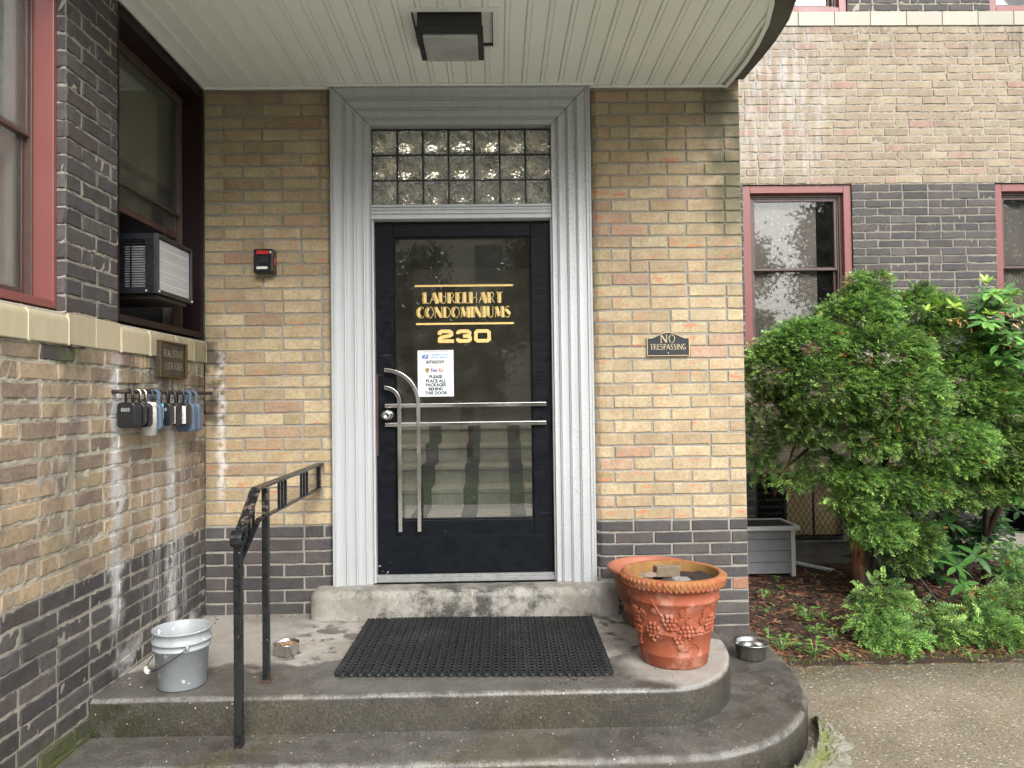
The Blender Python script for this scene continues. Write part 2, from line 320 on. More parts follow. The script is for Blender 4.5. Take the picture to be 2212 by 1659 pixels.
def mat_metal(name, col, rough, sc=(4, 4, 200), bump=0.15):
    t = NT(name); n = t.noise(1, t.scale(t.pos(), sc), det=4); b = t.noise(12, det=4)
    t.bsdf(t.mix(b, tuple(v*0.75 for v in col), col), t.rmp(n, 0.3, 0.7, rough*0.7, rough*1.3), 1.0, t.bump(n, bump, 0.001)); M[name] = t.m
mat_metal('steel', (0.60, 0.59, 0.57), 0.20); mat_metal('brushed_bar', (0.62, 0.59, 0.56), 0.24, (3, 3, 3), 0.0); mat_metal('bronze', (0.16, 0.115, 0.06), 0.45); mat_metal('silver_shackle', (0.7, 0.68, 0.62), 0.25)
def mat_fins():
    t = NT('coil_fins'); z = t.xyz()[2]; y = t.xyz()[1]
    st = t.noise(1, t.vec(0, t.math('MULTIPLY', y, 3.0), t.math('MULTIPLY', z, 210.0)), det=3)
    ridge = t.math('FRACT', t.math('DIVIDE', t.math('SUBTRACT', z, 1.975), 0.053))
    c = t.mix(st, (0.28, 0.29, 0.30), (0.85, 0.86, 0.88))
    c = t.mix(t.rmp(ridge, 0.86, 0.97), c, (0.72, 0.74, 0.76))
    t.bsdf(c, 0.38, 0.35, t.bump(t.math('ADD', st, ridge), 0.3, 0.003)); M['coil_fins'] = t.m
mat_fins()
def mat_pot():
    t = NT('terracotta_decorated'); x, y, z = t.xyz()[:3]
    n = t.noise(16, det=5, rough=0.65); c = t.mix(n, (0.235, 0.058, 0.028), (0.33, 0.096, 0.048))
    b = t.rmp(t.noise(11, det=6, rough=0.75), 0.50, 0.66, 0, 0.6); c = t.mix(b, c, (0.46, 0.25, 0.185))
    och = t.mul(t.rmp(t.math('ADD', z, t.math('MULTIPLY', n, 0.05)), 0.675, 0.70), t.rmp(t.noise(28, det=4), 0.38, 0.55))
    c = t.mix(t.mul(och, 0.65), c, (0.30, 0.15, 0.045))
    t.bsdf(c, t.rmp(n, 0.3, 0.7, 0.6, 0.8), 0, t.bump(t.noise(90, det=3), 0.25, 0.002), **{'Specular IOR Level': 0.3}); M['terracotta_decorated'] = t.m
    t = NT('terracotta_inner'); n = t.noise(20, det=5, rough=0.7); t.bsdf(t.mix(n, (0.10, 0.050, 0.016), (0.38, 0.20, 0.06)), 0.85, 0, t.bump(n, 0.5, 0.004)); M['terracotta_inner'] = t.m
    t = NT('terracotta_plain'); n = t.noise(10, det=5); t.bsdf(t.mix(n, (0.25, 0.080, 0.042), (0.35, 0.13, 0.076)), 0.6, 0, t.bump(t.noise(80), 0.2, 0.002)); M['terracotta_plain'] = t.m
mat_pot()
def mat_soffit():
    t = NT('vinyl_soffit'); x, y, z = t.xyz()[:3]
    g = t.n('ShaderNodeTexVoronoi', feature='F1'); t.put(g.inputs['Vector'], t.pos()); g.inputs['Scale'].default_value = 140; g.inputs['Randomness'].default_value = 0.15
    d = t.rmp(g.outputs['Distance'], 0.12, 0.30, 1, 0)
    c = t.mix(t.noise(3, det=4), (0.70, 0.73, 0.66), (0.80, 0.83, 0.76))
    c = t.mix(t.mul(d, 0.45), c, (0.25, 0.27, 0.22))
    cr = t.mul(t.rmp(t.vor(7, t.scale(t.pos(), (1, 3, 1))), 0.02, 0.05, 1, 0), t.rmp(t.noise(2), 0.55, 0.62))
    c = t.mix(cr, c, (0.10, 0.10, 0.08))
    t.bsdf(c, 0.45, 0, t.bump(d, -0.25, 0.001)); M['vinyl_soffit'] = t.m
mat_soffit()
def mat_mat():
    t = NT('rubber'); n = t.noise(30, det=5); b = t.noise(4, det=4)
    c = t.mix(n, (0.006, 0.0065, 0.0075), (0.015, 0.016, 0.018)); c = t.mix(t.rmp(b, 0.50, 0.70, 0, 0.5), c, (0.034, 0.035, 0.038))
    du = t.rmp(t.vor(45), 0.04, 0.10, 1, 0); c = t.mix(t.mul(du, t.rmp(t.noise(7), 0.55, 0.6)), c, (0.35, 0.33, 0.28))
    t.bsdf(c, t.rmp(b, 0.3, 0.7, 0.45, 0.7), 0, t.bump(n, 0.3, 0.002), **{'Specular IOR Level': 0.3}); M['rubber'] = t.m
mat_mat()
def mat_bucket():
    t = NT('grey_plastic'); n = t.noise(6, det=4); c = t.mix(n, (0.26, 0.285, 0.295), (0.33, 0.355, 0.365))
    c = t.mix(t.mul(t.rmp(t.noise(34, det=4), 0.63, 0.68), 0.9), c, (0.80, 0.82, 0.82))
    c = t.mix(t.mul(t.rmp(t.noise(1, t.scale(t.pos(), (30, 30, 6)), det=4), 0.6, 0.75), 0.4), c, (0.16, 0.17, 0.17))
    t.bsdf(c, 0.42, 0, t.bump(t.noise(60), 0.05, 0.001)); M['grey_plastic'] = t.m
mat_bucket()
def mat_curtain():
    t = NT('lace_curtain'); x, y, z = t.xyz()[:3]
    dx = t.math('SUBTRACT', x, 2.45); dz = t.math('SUBTRACT', z, 1.95)
    r = t.math('SQRT', t.math('ADD', t.mul(dx, dx), t.mul(dz, dz))); th = t.math('ARCTAN2', dz, dx)
    row = t.math('FLOOR', t.math('MULTIPLY', r, 18.0)); off = t.math('MULTIPLY', t.math('MODULO', row, 2.0), 0.5)
    u = t.math('SUBTRACT', t.math('FRACT', t.math('ADD', t.math('MULTIPLY', th, 7.0), off)), 0.5); v = t.math('SUBTRACT', t.math('FRACT', t.math('MULTIPLY', r, 18.0)), 0.5)
    dd = t.math('SQRT', t.math('ADD', t.mul(u, u), t.mul(v, v)))
    pat = t.math('MAXIMUM', t.band(dd, 0.33, 0.42, 0.05), t.rmp(dd, 0.10, 0.18, 1, 0))
    fl = t.rmp(t.vor(26), 0.16, 0.30, 1, 0)
    lower = t.rmp(z, 2.50, 2.52, 1, 0)
    c = t.mix(t.math('ADD', t.mul(pat, lower, 0.65), t.mul(fl, t.math('SUBTRACT', 1.0, lower), 0.6), True), (0.26, 0.225, 0.205), (0.62, 0.54, 0.44))
    t.bsdf(c, 0.9); M['lace_curtain'] = t.m
mat_curtain()
def mat_tread():
    t = NT('speckled_rubber'); v = t.noise(120, det=2)
    t.bsdf(t.mix(t.rmp(v, 0.52, 0.60), (0.012, 0.012, 0.012), (0.12, 0.12, 0.11)), 0.5); M['speckled_rubber'] = t.m
mat_tread()
def mat_crust():
    t = NT('mossy_cement'); n = t.noise(13, det=6, rough=0.7)
    c = t.mix(n, (0.30, 0.30, 0.22), (0.62, 0.60, 0.48)); c = t.mix(t.rmp(t.noise(7, det=4), 0.42, 0.60, 0, 0.8), c, (0.24, 0.27, 0.055))
    t.bsdf(c, 0.9, 0, t.bump(n, 1.0, 0.02)); M['mossy_cement'] = t.m
mat_crust()
simple('red_trim', (0.20, 0.066, 0.060), 0.42, var=0.10, sc=4, bump=0.12, bsc=14)
simple('maroon_trim', (0.016, 0.007, 0.008), 0.5, var=0.15, sc=4, bump=0.1, bsc=14, **{'Specular IOR Level': 0.2})
simple('olive_cloth', (0.32, 0.31, 0.24), 0.9, var=0.1, sc=2)
simple('brown_frame', (0.085, 0.050, 0.042), 0.40, var=0.15)
simple('white_frame', (0.78, 0.80, 0.78), 0.5, var=0.08, sc=5)
simple('blind_white', (0.75, 0.78, 0.75), 0.6, var=0.1, sc=3)
simple('dark_metal', (0.018, 0.018, 0.020), 0.45); simple('dark_bronze', (0.030, 0.022, 0.017), 0.5)
simple('trim_white', (0.72, 0.74, 0.69), 0.45, var=0.12, sc=12)
simple('plastic_black', (0.012, 0.013, 0.016), 0.28, bump=0.05); simple('lock_black', (0.014, 0.015, 0.017), 0.35, bump=0.1)
simple('lock_blue', (0.085, 0.125, 0.185), 0.5, var=0.2, sc=60); simple('lock_teal', (0.13, 0.42, 0.52), 0.4); simple('lock_grey', (0.50, 0.50, 0.47), 0.4, var=0.2, sc=60)
simple('rust_iron', (0.030, 0.017, 0.014), 0.6, var=0.5, sc=80); simple('paint_white', (0.70, 0.70, 0.66), 0.45); simple('sticker_red', (0.50, 0.02, 0.025), 0.35)
simple('gold_vinyl', (0.78, 0.56, 0.20), 0.35, var=0.03, bump=0); simple('hole_shade', (0.01, 0.01, 0.008), 0.5, bump=0)
simple('paper', (0.74, 0.80, 0.80), 0.55, var=0.02, sc=4, bump=0); simple('ink', (0.015, 0.015, 0.018), 0.6, bump=0)
simple('ink_blue', (0.045, 0.14, 0.42), 0.6, bump=0); simple('ink_purple', (0.07, 0.045, 0.25), 0.6, bump=0); simple('ink_red', (0.55, 0.07, 0.04), 0.6, bump=0)
simple('ink_brown', (0.12, 0.055, 0.02), 0.6, bump=0); simple('ink_orange', (0.78, 0.40, 0.14), 0.6, bump=0); simple('ink_tan', (0.65, 0.45, 0.15), 0.6, bump=0)
simple('sign_black', (0.009, 0.011, 0.016), 0.42, var=0.4, sc=25); simple('sign_gold', (0.58, 0.48, 0.30), 0.40)
simple('plaque_brown', (0.035, 0.028, 0.018), 0.5); simple('plaque_letter', (0.30, 0.25, 0.17), 0.4)
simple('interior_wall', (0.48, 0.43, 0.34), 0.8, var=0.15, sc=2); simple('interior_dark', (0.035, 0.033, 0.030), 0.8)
simple('stair_concrete', (0.40, 0.385, 0.36), 0.7, var=0.45, sc=26); simple('interior_panel', (0.45, 0.34, 0.19), 0.8, var=0.2, sc=3)
simple('hutch_wood', (0.20, 0.205, 0.215), 0.6, var=0.22, sc=14, bump=0.4, bsc=40); simple('hutch_trim', (0.56, 0.58, 0.56), 0.6, var=0.15, sc=20); simple('asphalt_roof', (0.020, 0.021, 0.023), 0.7, var=0.5, sc=200, bump=0.6)
simple('water', (0.55, 0.58, 0.58), 0.03, bump=0, **{'Transmission Weight': 1.0, 'IOR': 1.33}); simple('pot_soil', (0.025, 0.017, 0.012), 0.95, var=0.8, sc=120, bump=1.0, bsc=90)
simple('rubble', (0.19, 0.145, 0.10), 0.9, var=0.4, sc=40, bump=0.8, bsc=60); simple('perlite', (0.20, 0.19, 0.175), 0.9, var=0.5, sc=80)
simple('grass_ground', (0.055, 0.095, 0.025), 0.9, var=0.5, sc=2); simple('street_asphalt', (0.07, 0.07, 0.07), 0.8)
simple('bounce_concrete', (0.48, 0.46, 0.42), 0.85, var=0.2, sc=6)
simple('dull_metal', (0.22, 0.225, 0.22), 0.5, var=0.4, sc=30)
simple('cream_wall', (0.60, 0.56, 0.46), 0.8); simple('far_window', (0.10, 0.13, 0.16), 0.2); simple('rusty_hinge', (0.055, 0.026, 0.018), 0.6, var=0.6, sc=90)
simple('lens', (0.33, 0.345, 0.335), 0.25, var=0.35, sc=7)

# ------------------------------------------------------------------ mesh helpers
def tag(o, label=None, cat=None, group=None, kind=None):
    if label: o['label'] = label
    if cat: o['category'] = cat
    if group: o['group'] = group
    if kind: o['kind'] = kind
    return o
def thing(name, label, cat, loc=(0, 0, 0), group=None):
    o = bpy.data.objects.new(name, None); o.empty_display_size = 0.05; S.collection.objects.link(o); o.location = loc
    return tag(o, label, cat, group)
class MB:
    def __init__(s): s.v = []; s.f = []; s.mi = []; s.sm = []; s.c = []; s.col = (1, 1, 1, 0)
    def add(s, vs, fs, mi=0, sm=False):
        b = len(s.v); s.v += [tuple(map(float, v)) for v in vs]; s.c += [s.col]*len(vs)
        for f in fs: s.f.append(tuple(b+i for i in f)); s.mi.append(mi); s.sm.append(sm)
        return s
    def box(s, x0, x1, y0, y1, z0, z1, mi=0):
        return s.add([(x0, y0, z0), (x1, y0, z0), (x1, y1, z0), (x0, y1, z0), (x0, y0, z1), (x1, y0, z1), (x1, y1, z1), (x0, y1, z1)],
                     [(3, 2, 1, 0), (4, 5, 6, 7), (0, 1, 5, 4), (1, 2, 6, 5), (2, 3, 7, 6), (3, 0, 4, 7)], mi)
    def mbox(s, mp, s0, s1, z0, z1, d0, d1, mi=0):
        return s.add([mp(a, b, c) for a, b, c in ((s0, z0, d1), (s1, z0, d1), (s1, z0, d0), (s0, z0, d0), (s0, z1, d1), (s1, z1, d1), (s1, z1, d0), (s0, z1, d0))],
                     [(3, 2, 1, 0), (4, 5, 6, 7), (0, 1, 5, 4), (1, 2, 6, 5), (2, 3, 7, 6), (3, 0, 4, 7)], mi)
    def mframe(s, mp, s0, s1, z0, z1, w, d0, d1, mi=0, ww=None):
        l, r, b, t = ww or (w, w, w, w)
        s.mbox(mp, s0, s0+l, z0, z1, d0, d1, mi); s.mbox(mp, s1-r, s1, z0, z1, d0, d1, mi)
        s.mbox(mp, s0+l, s1-r, z0, z0+b, d0, d1, mi); s.mbox(mp, s0+l, s1-r, z1-t, z1, d0, d1, mi); return s
    def poly(s, pts, z0, z1, mi=0, sm=False):      # vertical prism from an XY outline
        n = len(pts); vs = [(x, y, z0) for x, y in pts]+[(x, y, z1) for x, y in pts]
        fs = [tuple(range(n-1, -1, -1)), tuple(range(n, 2*n))]+[(i, (i+1) % n, n+(i+1) % n, n+i) for i in range(n)]
        return s.add(vs, fs, mi, sm)
    def mpoly(s, mp, pts, d0, d1, mi=0):
        n = len(pts); vs = [mp(a, b, d0) for a, b in pts]+[mp(a, b, d1) for a, b in pts]
        fs = [tuple(range(n-1, -1, -1)), tuple(range(n, 2*n))]+[(i, (i+1) % n, n+(i+1) % n, n+i) for i in range(n)]
        return s.add(vs, fs, mi)
    def lathe(s, prof, c=(0, 0, 0), n=40, mi=0, sm=True, sx=1.0, sy=1.0):
        vs = []; fs = []
        for r, z in prof:
            for i in range(n): a = 2*math.pi*i/n; vs.append((c[0]+r*sx*math.cos(a), c[1]+r*sy*math.sin(a), c[2]+z))
        for k in range(len(prof)-1):
            for i in range(n): j = (i+1) % n; fs.append((k*n+i, k*n+j, (k+1)*n+j, (k+1)*n+i))
        if prof[0][0] > 1e-6 and False: fs.append(tuple(range(n-1, -1, -1)))
        return s.add(vs, fs, mi, sm)
    def disc(s, r, c, n=32, mi=0, sx=1, sy=1):
        return s.add([(c[0]+r*sx*math.cos(2*math.pi*i/n), c[1]+r*sy*math.sin(2*math.pi*i/n), c[2]) for i in range(n)], [tuple(range(n))], mi)
    def tube(s, pts, r, n=8, mi=0, sm=True, caps=True, rect=None, up=(0, 0, 1)):
        pts = [Vector(p) for p in pts]; rs = r if isinstance(r, (list, tuple)) else [r]*len(pts); vs = []; fs = []
        if rect: n = 4
        prev = None
        for i, p in enumerate(pts):
            a = pts[max(0, i-1)]; b = pts[min(len(pts)-1, i+1)]; d = (b-a).normalized()
            u = Vector(up) if prev is None else prev
            u = (u - d*u.dot(d))
            if u.length < 1e-4: u = Vector((1, 0, 0)) - d*d.x
            u.normalize(); prev = u; w = d.cross(u)
            if rect:
                k = 1.0
                if 0 < i < len(pts)-1:
                    d1 = (p-a).normalized(); k = 1/max(0.5, math.cos(d1.angle(d)))
                hw, hh = rect[0]/2, rect[1]/2*k
                for q, t_ in ((-1, -1), (1, -1), (1, 1), (-1, 1)): vs.append(p+w*hw*q+u*hh*t_)
            else:
                for k in range(n): t_ = 2*math.pi*k/n; vs.append(p+(w*math.cos(t_)+u*math.sin(t_))*rs[i])
        for i in range(len(pts)-1):
            for k in range(n): j = (k+1) % n; fs.append((i*n+k, i*n+j, (i+1)*n+j, (i+1)*n+k))
        if caps: fs.append(tuple(range(n-1, -1, -1))); fs.append(tuple((len(pts)-1)*n+k for k in range(n)))
        return s.add(vs, fs, mi, sm and not rect)
    def sphere(s, c, r, n=10, m=7, mi=0, sc=(1, 1, 1)):
        vs = []; fs = []
        for i in range(m+1):
            a = math.pi*i/m
            for k in range(n): b = 2*math.pi*k/n; vs.append((c[0]+r*sc[0]*math.sin(a)*math.cos(b), c[1]+r*sc[1]*math.sin(a)*math.sin(b), c[2]+r*sc[2]*math.cos(a)))
        for i in range(m):
            for k in range(n): j = (k+1) % n; fs.append((i*n+k, (i+1)*n+k, (i+1)*n+j, i*n+j))
        return s.add(vs, fs, mi, True)
    def build(s, name, mats, parent=None, label=None, cat=None, group=None, kind=None, bevel=0, seg=2):
        me = bpy.data.meshes.new(name)
        off = Vector(parent_world(parent)) if parent else Vector((0, 0, 0))
        vs = np.array(s.v, dtype=float).reshape(-1, 3) - np.array(off)
        me.from_pydata([tuple(v) for v in vs], [], s.f)
        mats = mats if isinstance(mats, (list, tuple)) else [mats]
        for m in mats: me.materials.append(M[m])
        me.polygons.foreach_set('material_index', s.mi); me.polygons.foreach_set('use_smooth', s.sm)
        if any(c != (1, 1, 1, 0) for c in s.c[::7]) or any(m in ATTRM for m in mats):
            at = me.color_attributes.new('bc', 'FLOAT_COLOR', 'POINT'); at.data.foreach_set('color', np.array(s.c, dtype=np.float32).ravel())
        me.update(); me.validate()
        o = bpy.data.objects.new(name, me); S.collection.objects.link(o)
        if parent: o.parent = parent
        tag(o, label, cat, group, kind)
        if bevel:
            b = o.modifiers.new('bevel', 'BEVEL'); b.width = bevel; b.segments = seg; b.limit_method = 'ANGLE'; b.angle_limit = R(35)
        return o
ATTRM = {'needles', 'leaf', 'chips', 'brick_front', 'brick_side', 'brick_rear', 'glazed_block', 'twigwood', 'kibble'}
def parent_world(p):
    v = Vector((0, 0, 0))
    while p is not None: v = v + Vector(p.location); p = p.parent
    return v
def np_mesh(name, V, Fq, col, mat, parent=None, smooth=False, **kw):
    """many quads at once: V (n,3), Fq (m,4), col (n,4)"""
    me = bpy.data.meshes.new(name); off = np.array(parent_world(parent)) if parent else 0
    V = np.asarray(V, dtype=np.float32) - off
    me.vertices.add(len(V)); me.vertices.foreach_set('co', V.astype(np.float32).ravel())
    me.loops.add(Fq.size); me.loops.foreach_set('vertex_index', Fq.ravel().astype(np.int32))
    me.polygons.add(len(Fq)); me.polygons.foreach_set('loop_start', np.arange(0, Fq.size, Fq.shape[1], dtype=np.int32))
    me.polygons.foreach_set('loop_total', np.full(len(Fq), Fq.shape[1], dtype=np.int32)) if False else None
    me.materials.append(M[mat])
    at = me.color_attributes.new('bc', 'FLOAT_COLOR', 'POINT'); at.data.foreach_set('color', np.asarray(col, dtype=np.float32).ravel())
    me.update(calc_edges=True); me.validate()
    if smooth: me.polygons.foreach_set('use_smooth', [True]*len(me.polygons))
    o = bpy.data.objects.new(name, me); S.collection.objects.link(o)
    if parent: o.parent = parent
    tag(o, **kw); return o
def arc(cx, cy, r, a0, a1, n=12): return [(cx+r*math.cos(R(a0+(a1-a0)*i/n)), cy+r*math.sin(R(a0+(a1-a0)*i/n))) for i in range(n+1)]

# ------------------------------------------------------------------ lettering: built-in font turned into mesh, and a stroke alphabet
def text_part(s, size, mp, x, z, d, mat, name, parent, align='CENTER', sx=1.0, bold=0.0, shear=0.0, thick=0.0006, **kw):
    cu = bpy.data.curves.new('t', 'FONT'); cu.body = s; cu.size = size; cu.align_x = align; cu.offset = bold; cu.shear = shear; cu.extrude = thick; cu.resolution_u = 3
    o = bpy.data.objects.new('t', cu); S.collection.objects.link(o)
    me = bpy.data.meshes.new_from_object(o.evaluated_get(bpy.context.evaluated_depsgraph_get()))
    bpy.data.objects.remove(o); bpy.data.curves.remove(cu)
    off = Vector(parent_world(parent))
    for v in me.vertices: v.co = Vector(mp(x+v.co.x*sx, z+v.co.y, d+v.co.z)) - off
    me.materials.clear(); me.materials.append(M[mat]); me.name = name
    ob = bpy.data.objects.new(name, me); S.collection.objects.link(ob); ob.parent = parent; tag(ob, **kw); return ob
def _arc(cx, cy, rx, ry, a0, a1, n=10): return [(cx+rx*math.cos(R(a0+(a1-a0)*i/n)), cy+ry*math.sin(R(a0+(a1-a0)*i/n))) for i in range(n+1)]
# width, strokes: (weight T thick / t thin, points); unit cap height
GL = {
 'A': (0.86, [('t', [(0.04, 0), (0.43, 1)]), ('T', [(0.43, 0.98), (0.78, 0)]), ('t', [(0.2, 0.34), (0.62, 0.34)])]),
 'B': (0.74, [('T', [(0.16, 0), (0.16, 1)]), ('t', [(0.16, 1), (0.4, 1)]+_arc(0.4, 0.76, 0.22, 0.24, 90, -90)+[(0.16, 0.52)]), ('t', [(0.16, 0.5), (0.42, 0.5)]+_arc(0.42, 0.25, 0.26, 0.25, 90, -90)+[(0.16, 0)])]),
 'C': (0.84, [('T', _arc(0.44, 0.5, 0.34, 0.44, 110, 250)), ('t', _arc(0.44, 0.5, 0.38, 0.5, 40, 120)), ('t', _arc(0.44, 0.5, 0.38, 0.5, 240, 320))]),
 'D': (0.86, [('T', [(0.16, 0), (0.16, 1)]), ('t', [(0.16, 0.98), (0.35, 0.98)]+_arc(0.35, 0.5, 0.43, 0.48, 90, -90, 14)+[(0.16, 0.02)])]),
 'E': (0.66, [('T', [(0.16, 0), (0.16, 1)]), ('t', [(0.16, 0.98), (0.58, 0.98)]), ('t', [(0.16, 0.52), (0.52, 0.52)]), ('t', [(0.16, 0.02), (0.6, 0.02)])]),
 'G': (0.88, [('T', _arc(0.44, 0.5, 0.34, 0.44, 110, 250)), ('t', _arc(0.44, 0.5, 0.38, 0.5, 40, 120)), ('t', _arc(0.44, 0.5, 0.38, 0.5, 240, 310)), ('T', [(0.74, 0.08), (0.74, 0.42)]), ('t', [(0.52, 0.42), (0.8, 0.42)])]),
 'H': (0.88, [('T', [(0.16, 0), (0.16, 1)]), ('t', [(0.74, 0), (0.74, 1)]), ('t', [(0.16, 0.52), (0.74, 0.52)])]),
 'I': (0.34, [('T', [(0.17, 0), (0.17, 1)])]),
 'K': (0.82, [('T', [(0.16, 0), (0.16, 1)]), ('t', [(0.2, 0.4), (0.68, 1)]), ('T', [(0.38, 0.58), (0.72, 0)])]),
 'L': (0.62, [('T', [(0.16, 0), (0.16, 1)]), ('t', [(0.16, 0.02), (0.58, 0.02)])]),
 'M': (1.04, [('t', [(0.08, 0), (0.2, 1)]), ('T', [(0.2, 0.96), (0.5, 0.1)]), ('t', [(0.5, 0.1), (0.82, 1)]), ('T', [(0.84, 1), (0.92, 0)])]),
 'N': (0.88, [('t', [(0.08, 0), (0.08, 1)]), ('T', [(0.12, 0.96), (0.74, 0.04)]), ('t', [(0.78, 0), (0.78, 1)])]),
 'O': (0.92, [('T', _arc(0.46, 0.5, 0.34, 0.44, 110, 250)), ('t', _arc(0.46, 0.5, 0.40, 0.5, -120, 120, 16)), ('t', _arc(0.46, 0.5, 0.38, 0.5, 90, 270))]),
 'P': (0.70, [('T', [(0.16, 0), (0.16, 1)]), ('t', [(0.16, 0.98), (0.38, 0.98)]+_arc(0.38, 0.72, 0.26, 0.26, 90, -90)+[(0.16, 0.46)])]),
 'R': (0.80, [('T', [(0.16, 0), (0.16, 1)]), ('t', [(0.16, 0.98), (0.38, 0.98)]+_arc(0.38, 0.74, 0.26, 0.24, 90, -90)+[(0.16, 0.5)]), ('t', [(0.38, 0.5), (0.74, 0)])]),
 'S': (0.68, [('t', _arc(0.34, 0.76, 0.25, 0.24, 30, 180)), ('T', [(0.14, 0.74), (0.24, 0.58), (0.44, 0.44), (0.55, 0.27)]), ('t', _arc(0.32, 0.24, 0.26, 0.24, 0, -150))]),
 'T': (0.76, [('T', [(0.38, 0), (0.38, 1)]), ('t', [(0.04, 0.98), (0.72, 0.98)])]),
 'U': (0.86, [('T', [(0.18, 1), (0.18, 0.3), (0.26, 0.12)]), ('t', [(0.74, 1), (0.74, 0.3)]+_arc(0.46, 0.28, 0.28, 0.28, 0, -160))]),
 'X': (0.80, [('T', [(0.1, 1), (0.7, 0)]), ('t', [(0.7, 1), (0.08, 0)])]),
}
def stroke_text(s, h, mp, x, z, d, mat, name, parent, thick=0.24, thin=0.05, serif=0.0, width=None, inline=0.0, relief=0.0006, **kw):
    adv = sum(GL[c][0]+0.06 if c != ' ' else 0.45 for c in s); k = (width/(adv*h)) if width else 1.0
    mb = MB(); cx = x-adv*h*k/2
    def seg(pts, w):
        w2 = w/2; L = []; Rr = []
        for i, p in enumerate(pts):
            a = pts[max(0, i-1)]; b = pts[min(len(pts)-1, i+1)]; dx, dy = b[0]-a[0], b[1]-a[1]; l = math.hypot(dx, dy) or 1
            nx, ny = -dy/l*w2, dx/l*w2; L.append((p[0]+nx, p[1]+ny)); Rr.append((p[0]-nx, p[1]-ny))
        n = len(pts); vs = [mp(cx+a*h*k, z+b*h, d+relief) for a, b in L]+[mp(cx+a*h*k, z+b*h, d+relief) for a, b in Rr]
        mb.add(vs, [(i, i+1, n+i+1, n+i) for i in range(n-1)])
    for c in s:
        if c == ' ': cx += 0.45*h*k; continue
        w, st = GL[c]
        for kind, pts in st:
            if kind == 'T' and inline:
                seg([(p[0]+inline*0.5, p[1]) for p in pts], thick); seg([(p[0]-thick/2-inline*0.35, p[1]) for p in pts], thin)
            else: seg(pts, thick if kind == 'T' else thin)
            if serif:
                for e in (pts[0], pts[-1]):
                    if (e[1] < 0.06 or e[1] > 0.94) and len(pts) < 5: seg([(e[0]-serif, min(0.98, max(0.02, e[1]))), (e[0]+serif, min(0.98, max(0.02, e[1])))], thin*0.9)
        cx += (w+0.06)*h*k
    for i in range(len(mb.v)): pass
    return mb.build(name, mat, parent, **kw)

# ------------------------------------------------------------------ THE BUILDING
XL = -1.613; YR = 2.0; XE = 1.372
def mp_front(s, z, d): return (s, -d, z)
def mp_side(s, z, d): return (XL+d, s, z)
def mp_rear(s, z, d): return (s, YR-d, z)
B = thing('brick_apartment_building', 'tan and dark brick apartment building with curved entrance canopy over a black glass door', 'building')

def jit(c, a):
    k = 1+random.uniform(-a, a)*1.3
    return tuple(max(0.003, v*k*(1+random.uniform(-a, a)*0.22)) for v in c)
def brick_color(kind):
    r = random.random()
    if kind == 'tan':
        c = random.choices([(0.41, 0.335, 0.208), (0.372, 0.300, 0.185), (0.445, 0.370, 0.238), (0.34, 0.255, 0.165), (0.36, 0.255, 0.175)], [5, 4, 4, 2, 0.5])[0]
        return (*jit(c, 0.07), random.choice([0, 0, 0.35, 0.7]))
    if kind == 'tanr':
        c = random.choices([(0.415, 0.340, 0.215), (0.378, 0.304, 0.188), (0.445, 0.372, 0.240), (0.40, 0.285, 0.20)], [5, 4, 4, 0.6])[0]
        return (*jit(c, 0.07), random.choice([0, 0.2, 0.6, 1.0]))
    if kind == 'weather':
        c = random.choices([(0.35, 0.275, 0.185), (0.29, 0.23, 0.165), (0.22, 0.175, 0.135), (0.40, 0.32, 0.215), (0.30, 0.20, 0.14), (0.13, 0.108, 0.095)], [4, 4, 3, 4, 0.8, 0.5])[0]
        return (*jit(c, 0.1), random.choice([0, 0, 0.15]))
    if kind == 'rear':
        c = random.choices([(0.300, 0.252, 0.180), (0.272, 0.226, 0.162), (0.320, 0.272, 0.198), (0.30, 0.228, 0.172), (0.31, 0.205, 0.165)], [5, 4, 4, 1.2, 0.3])[0]
        return (*jit(c, 0.06), 0)
    if kind == 'dark':
        c = random.choices([(0.068, 0.064, 0.065), (0.056, 0.053, 0.055), (0.084, 0.077, 0.076), (0.072, 0.061, 0.060)], [4, 4, 2, 1])[0]
        return (*jit(c, 0.12), 0)
    if kind == 'reddish': return (*jit((0.30, 0.155, 0.10), 0.12), 0.2)
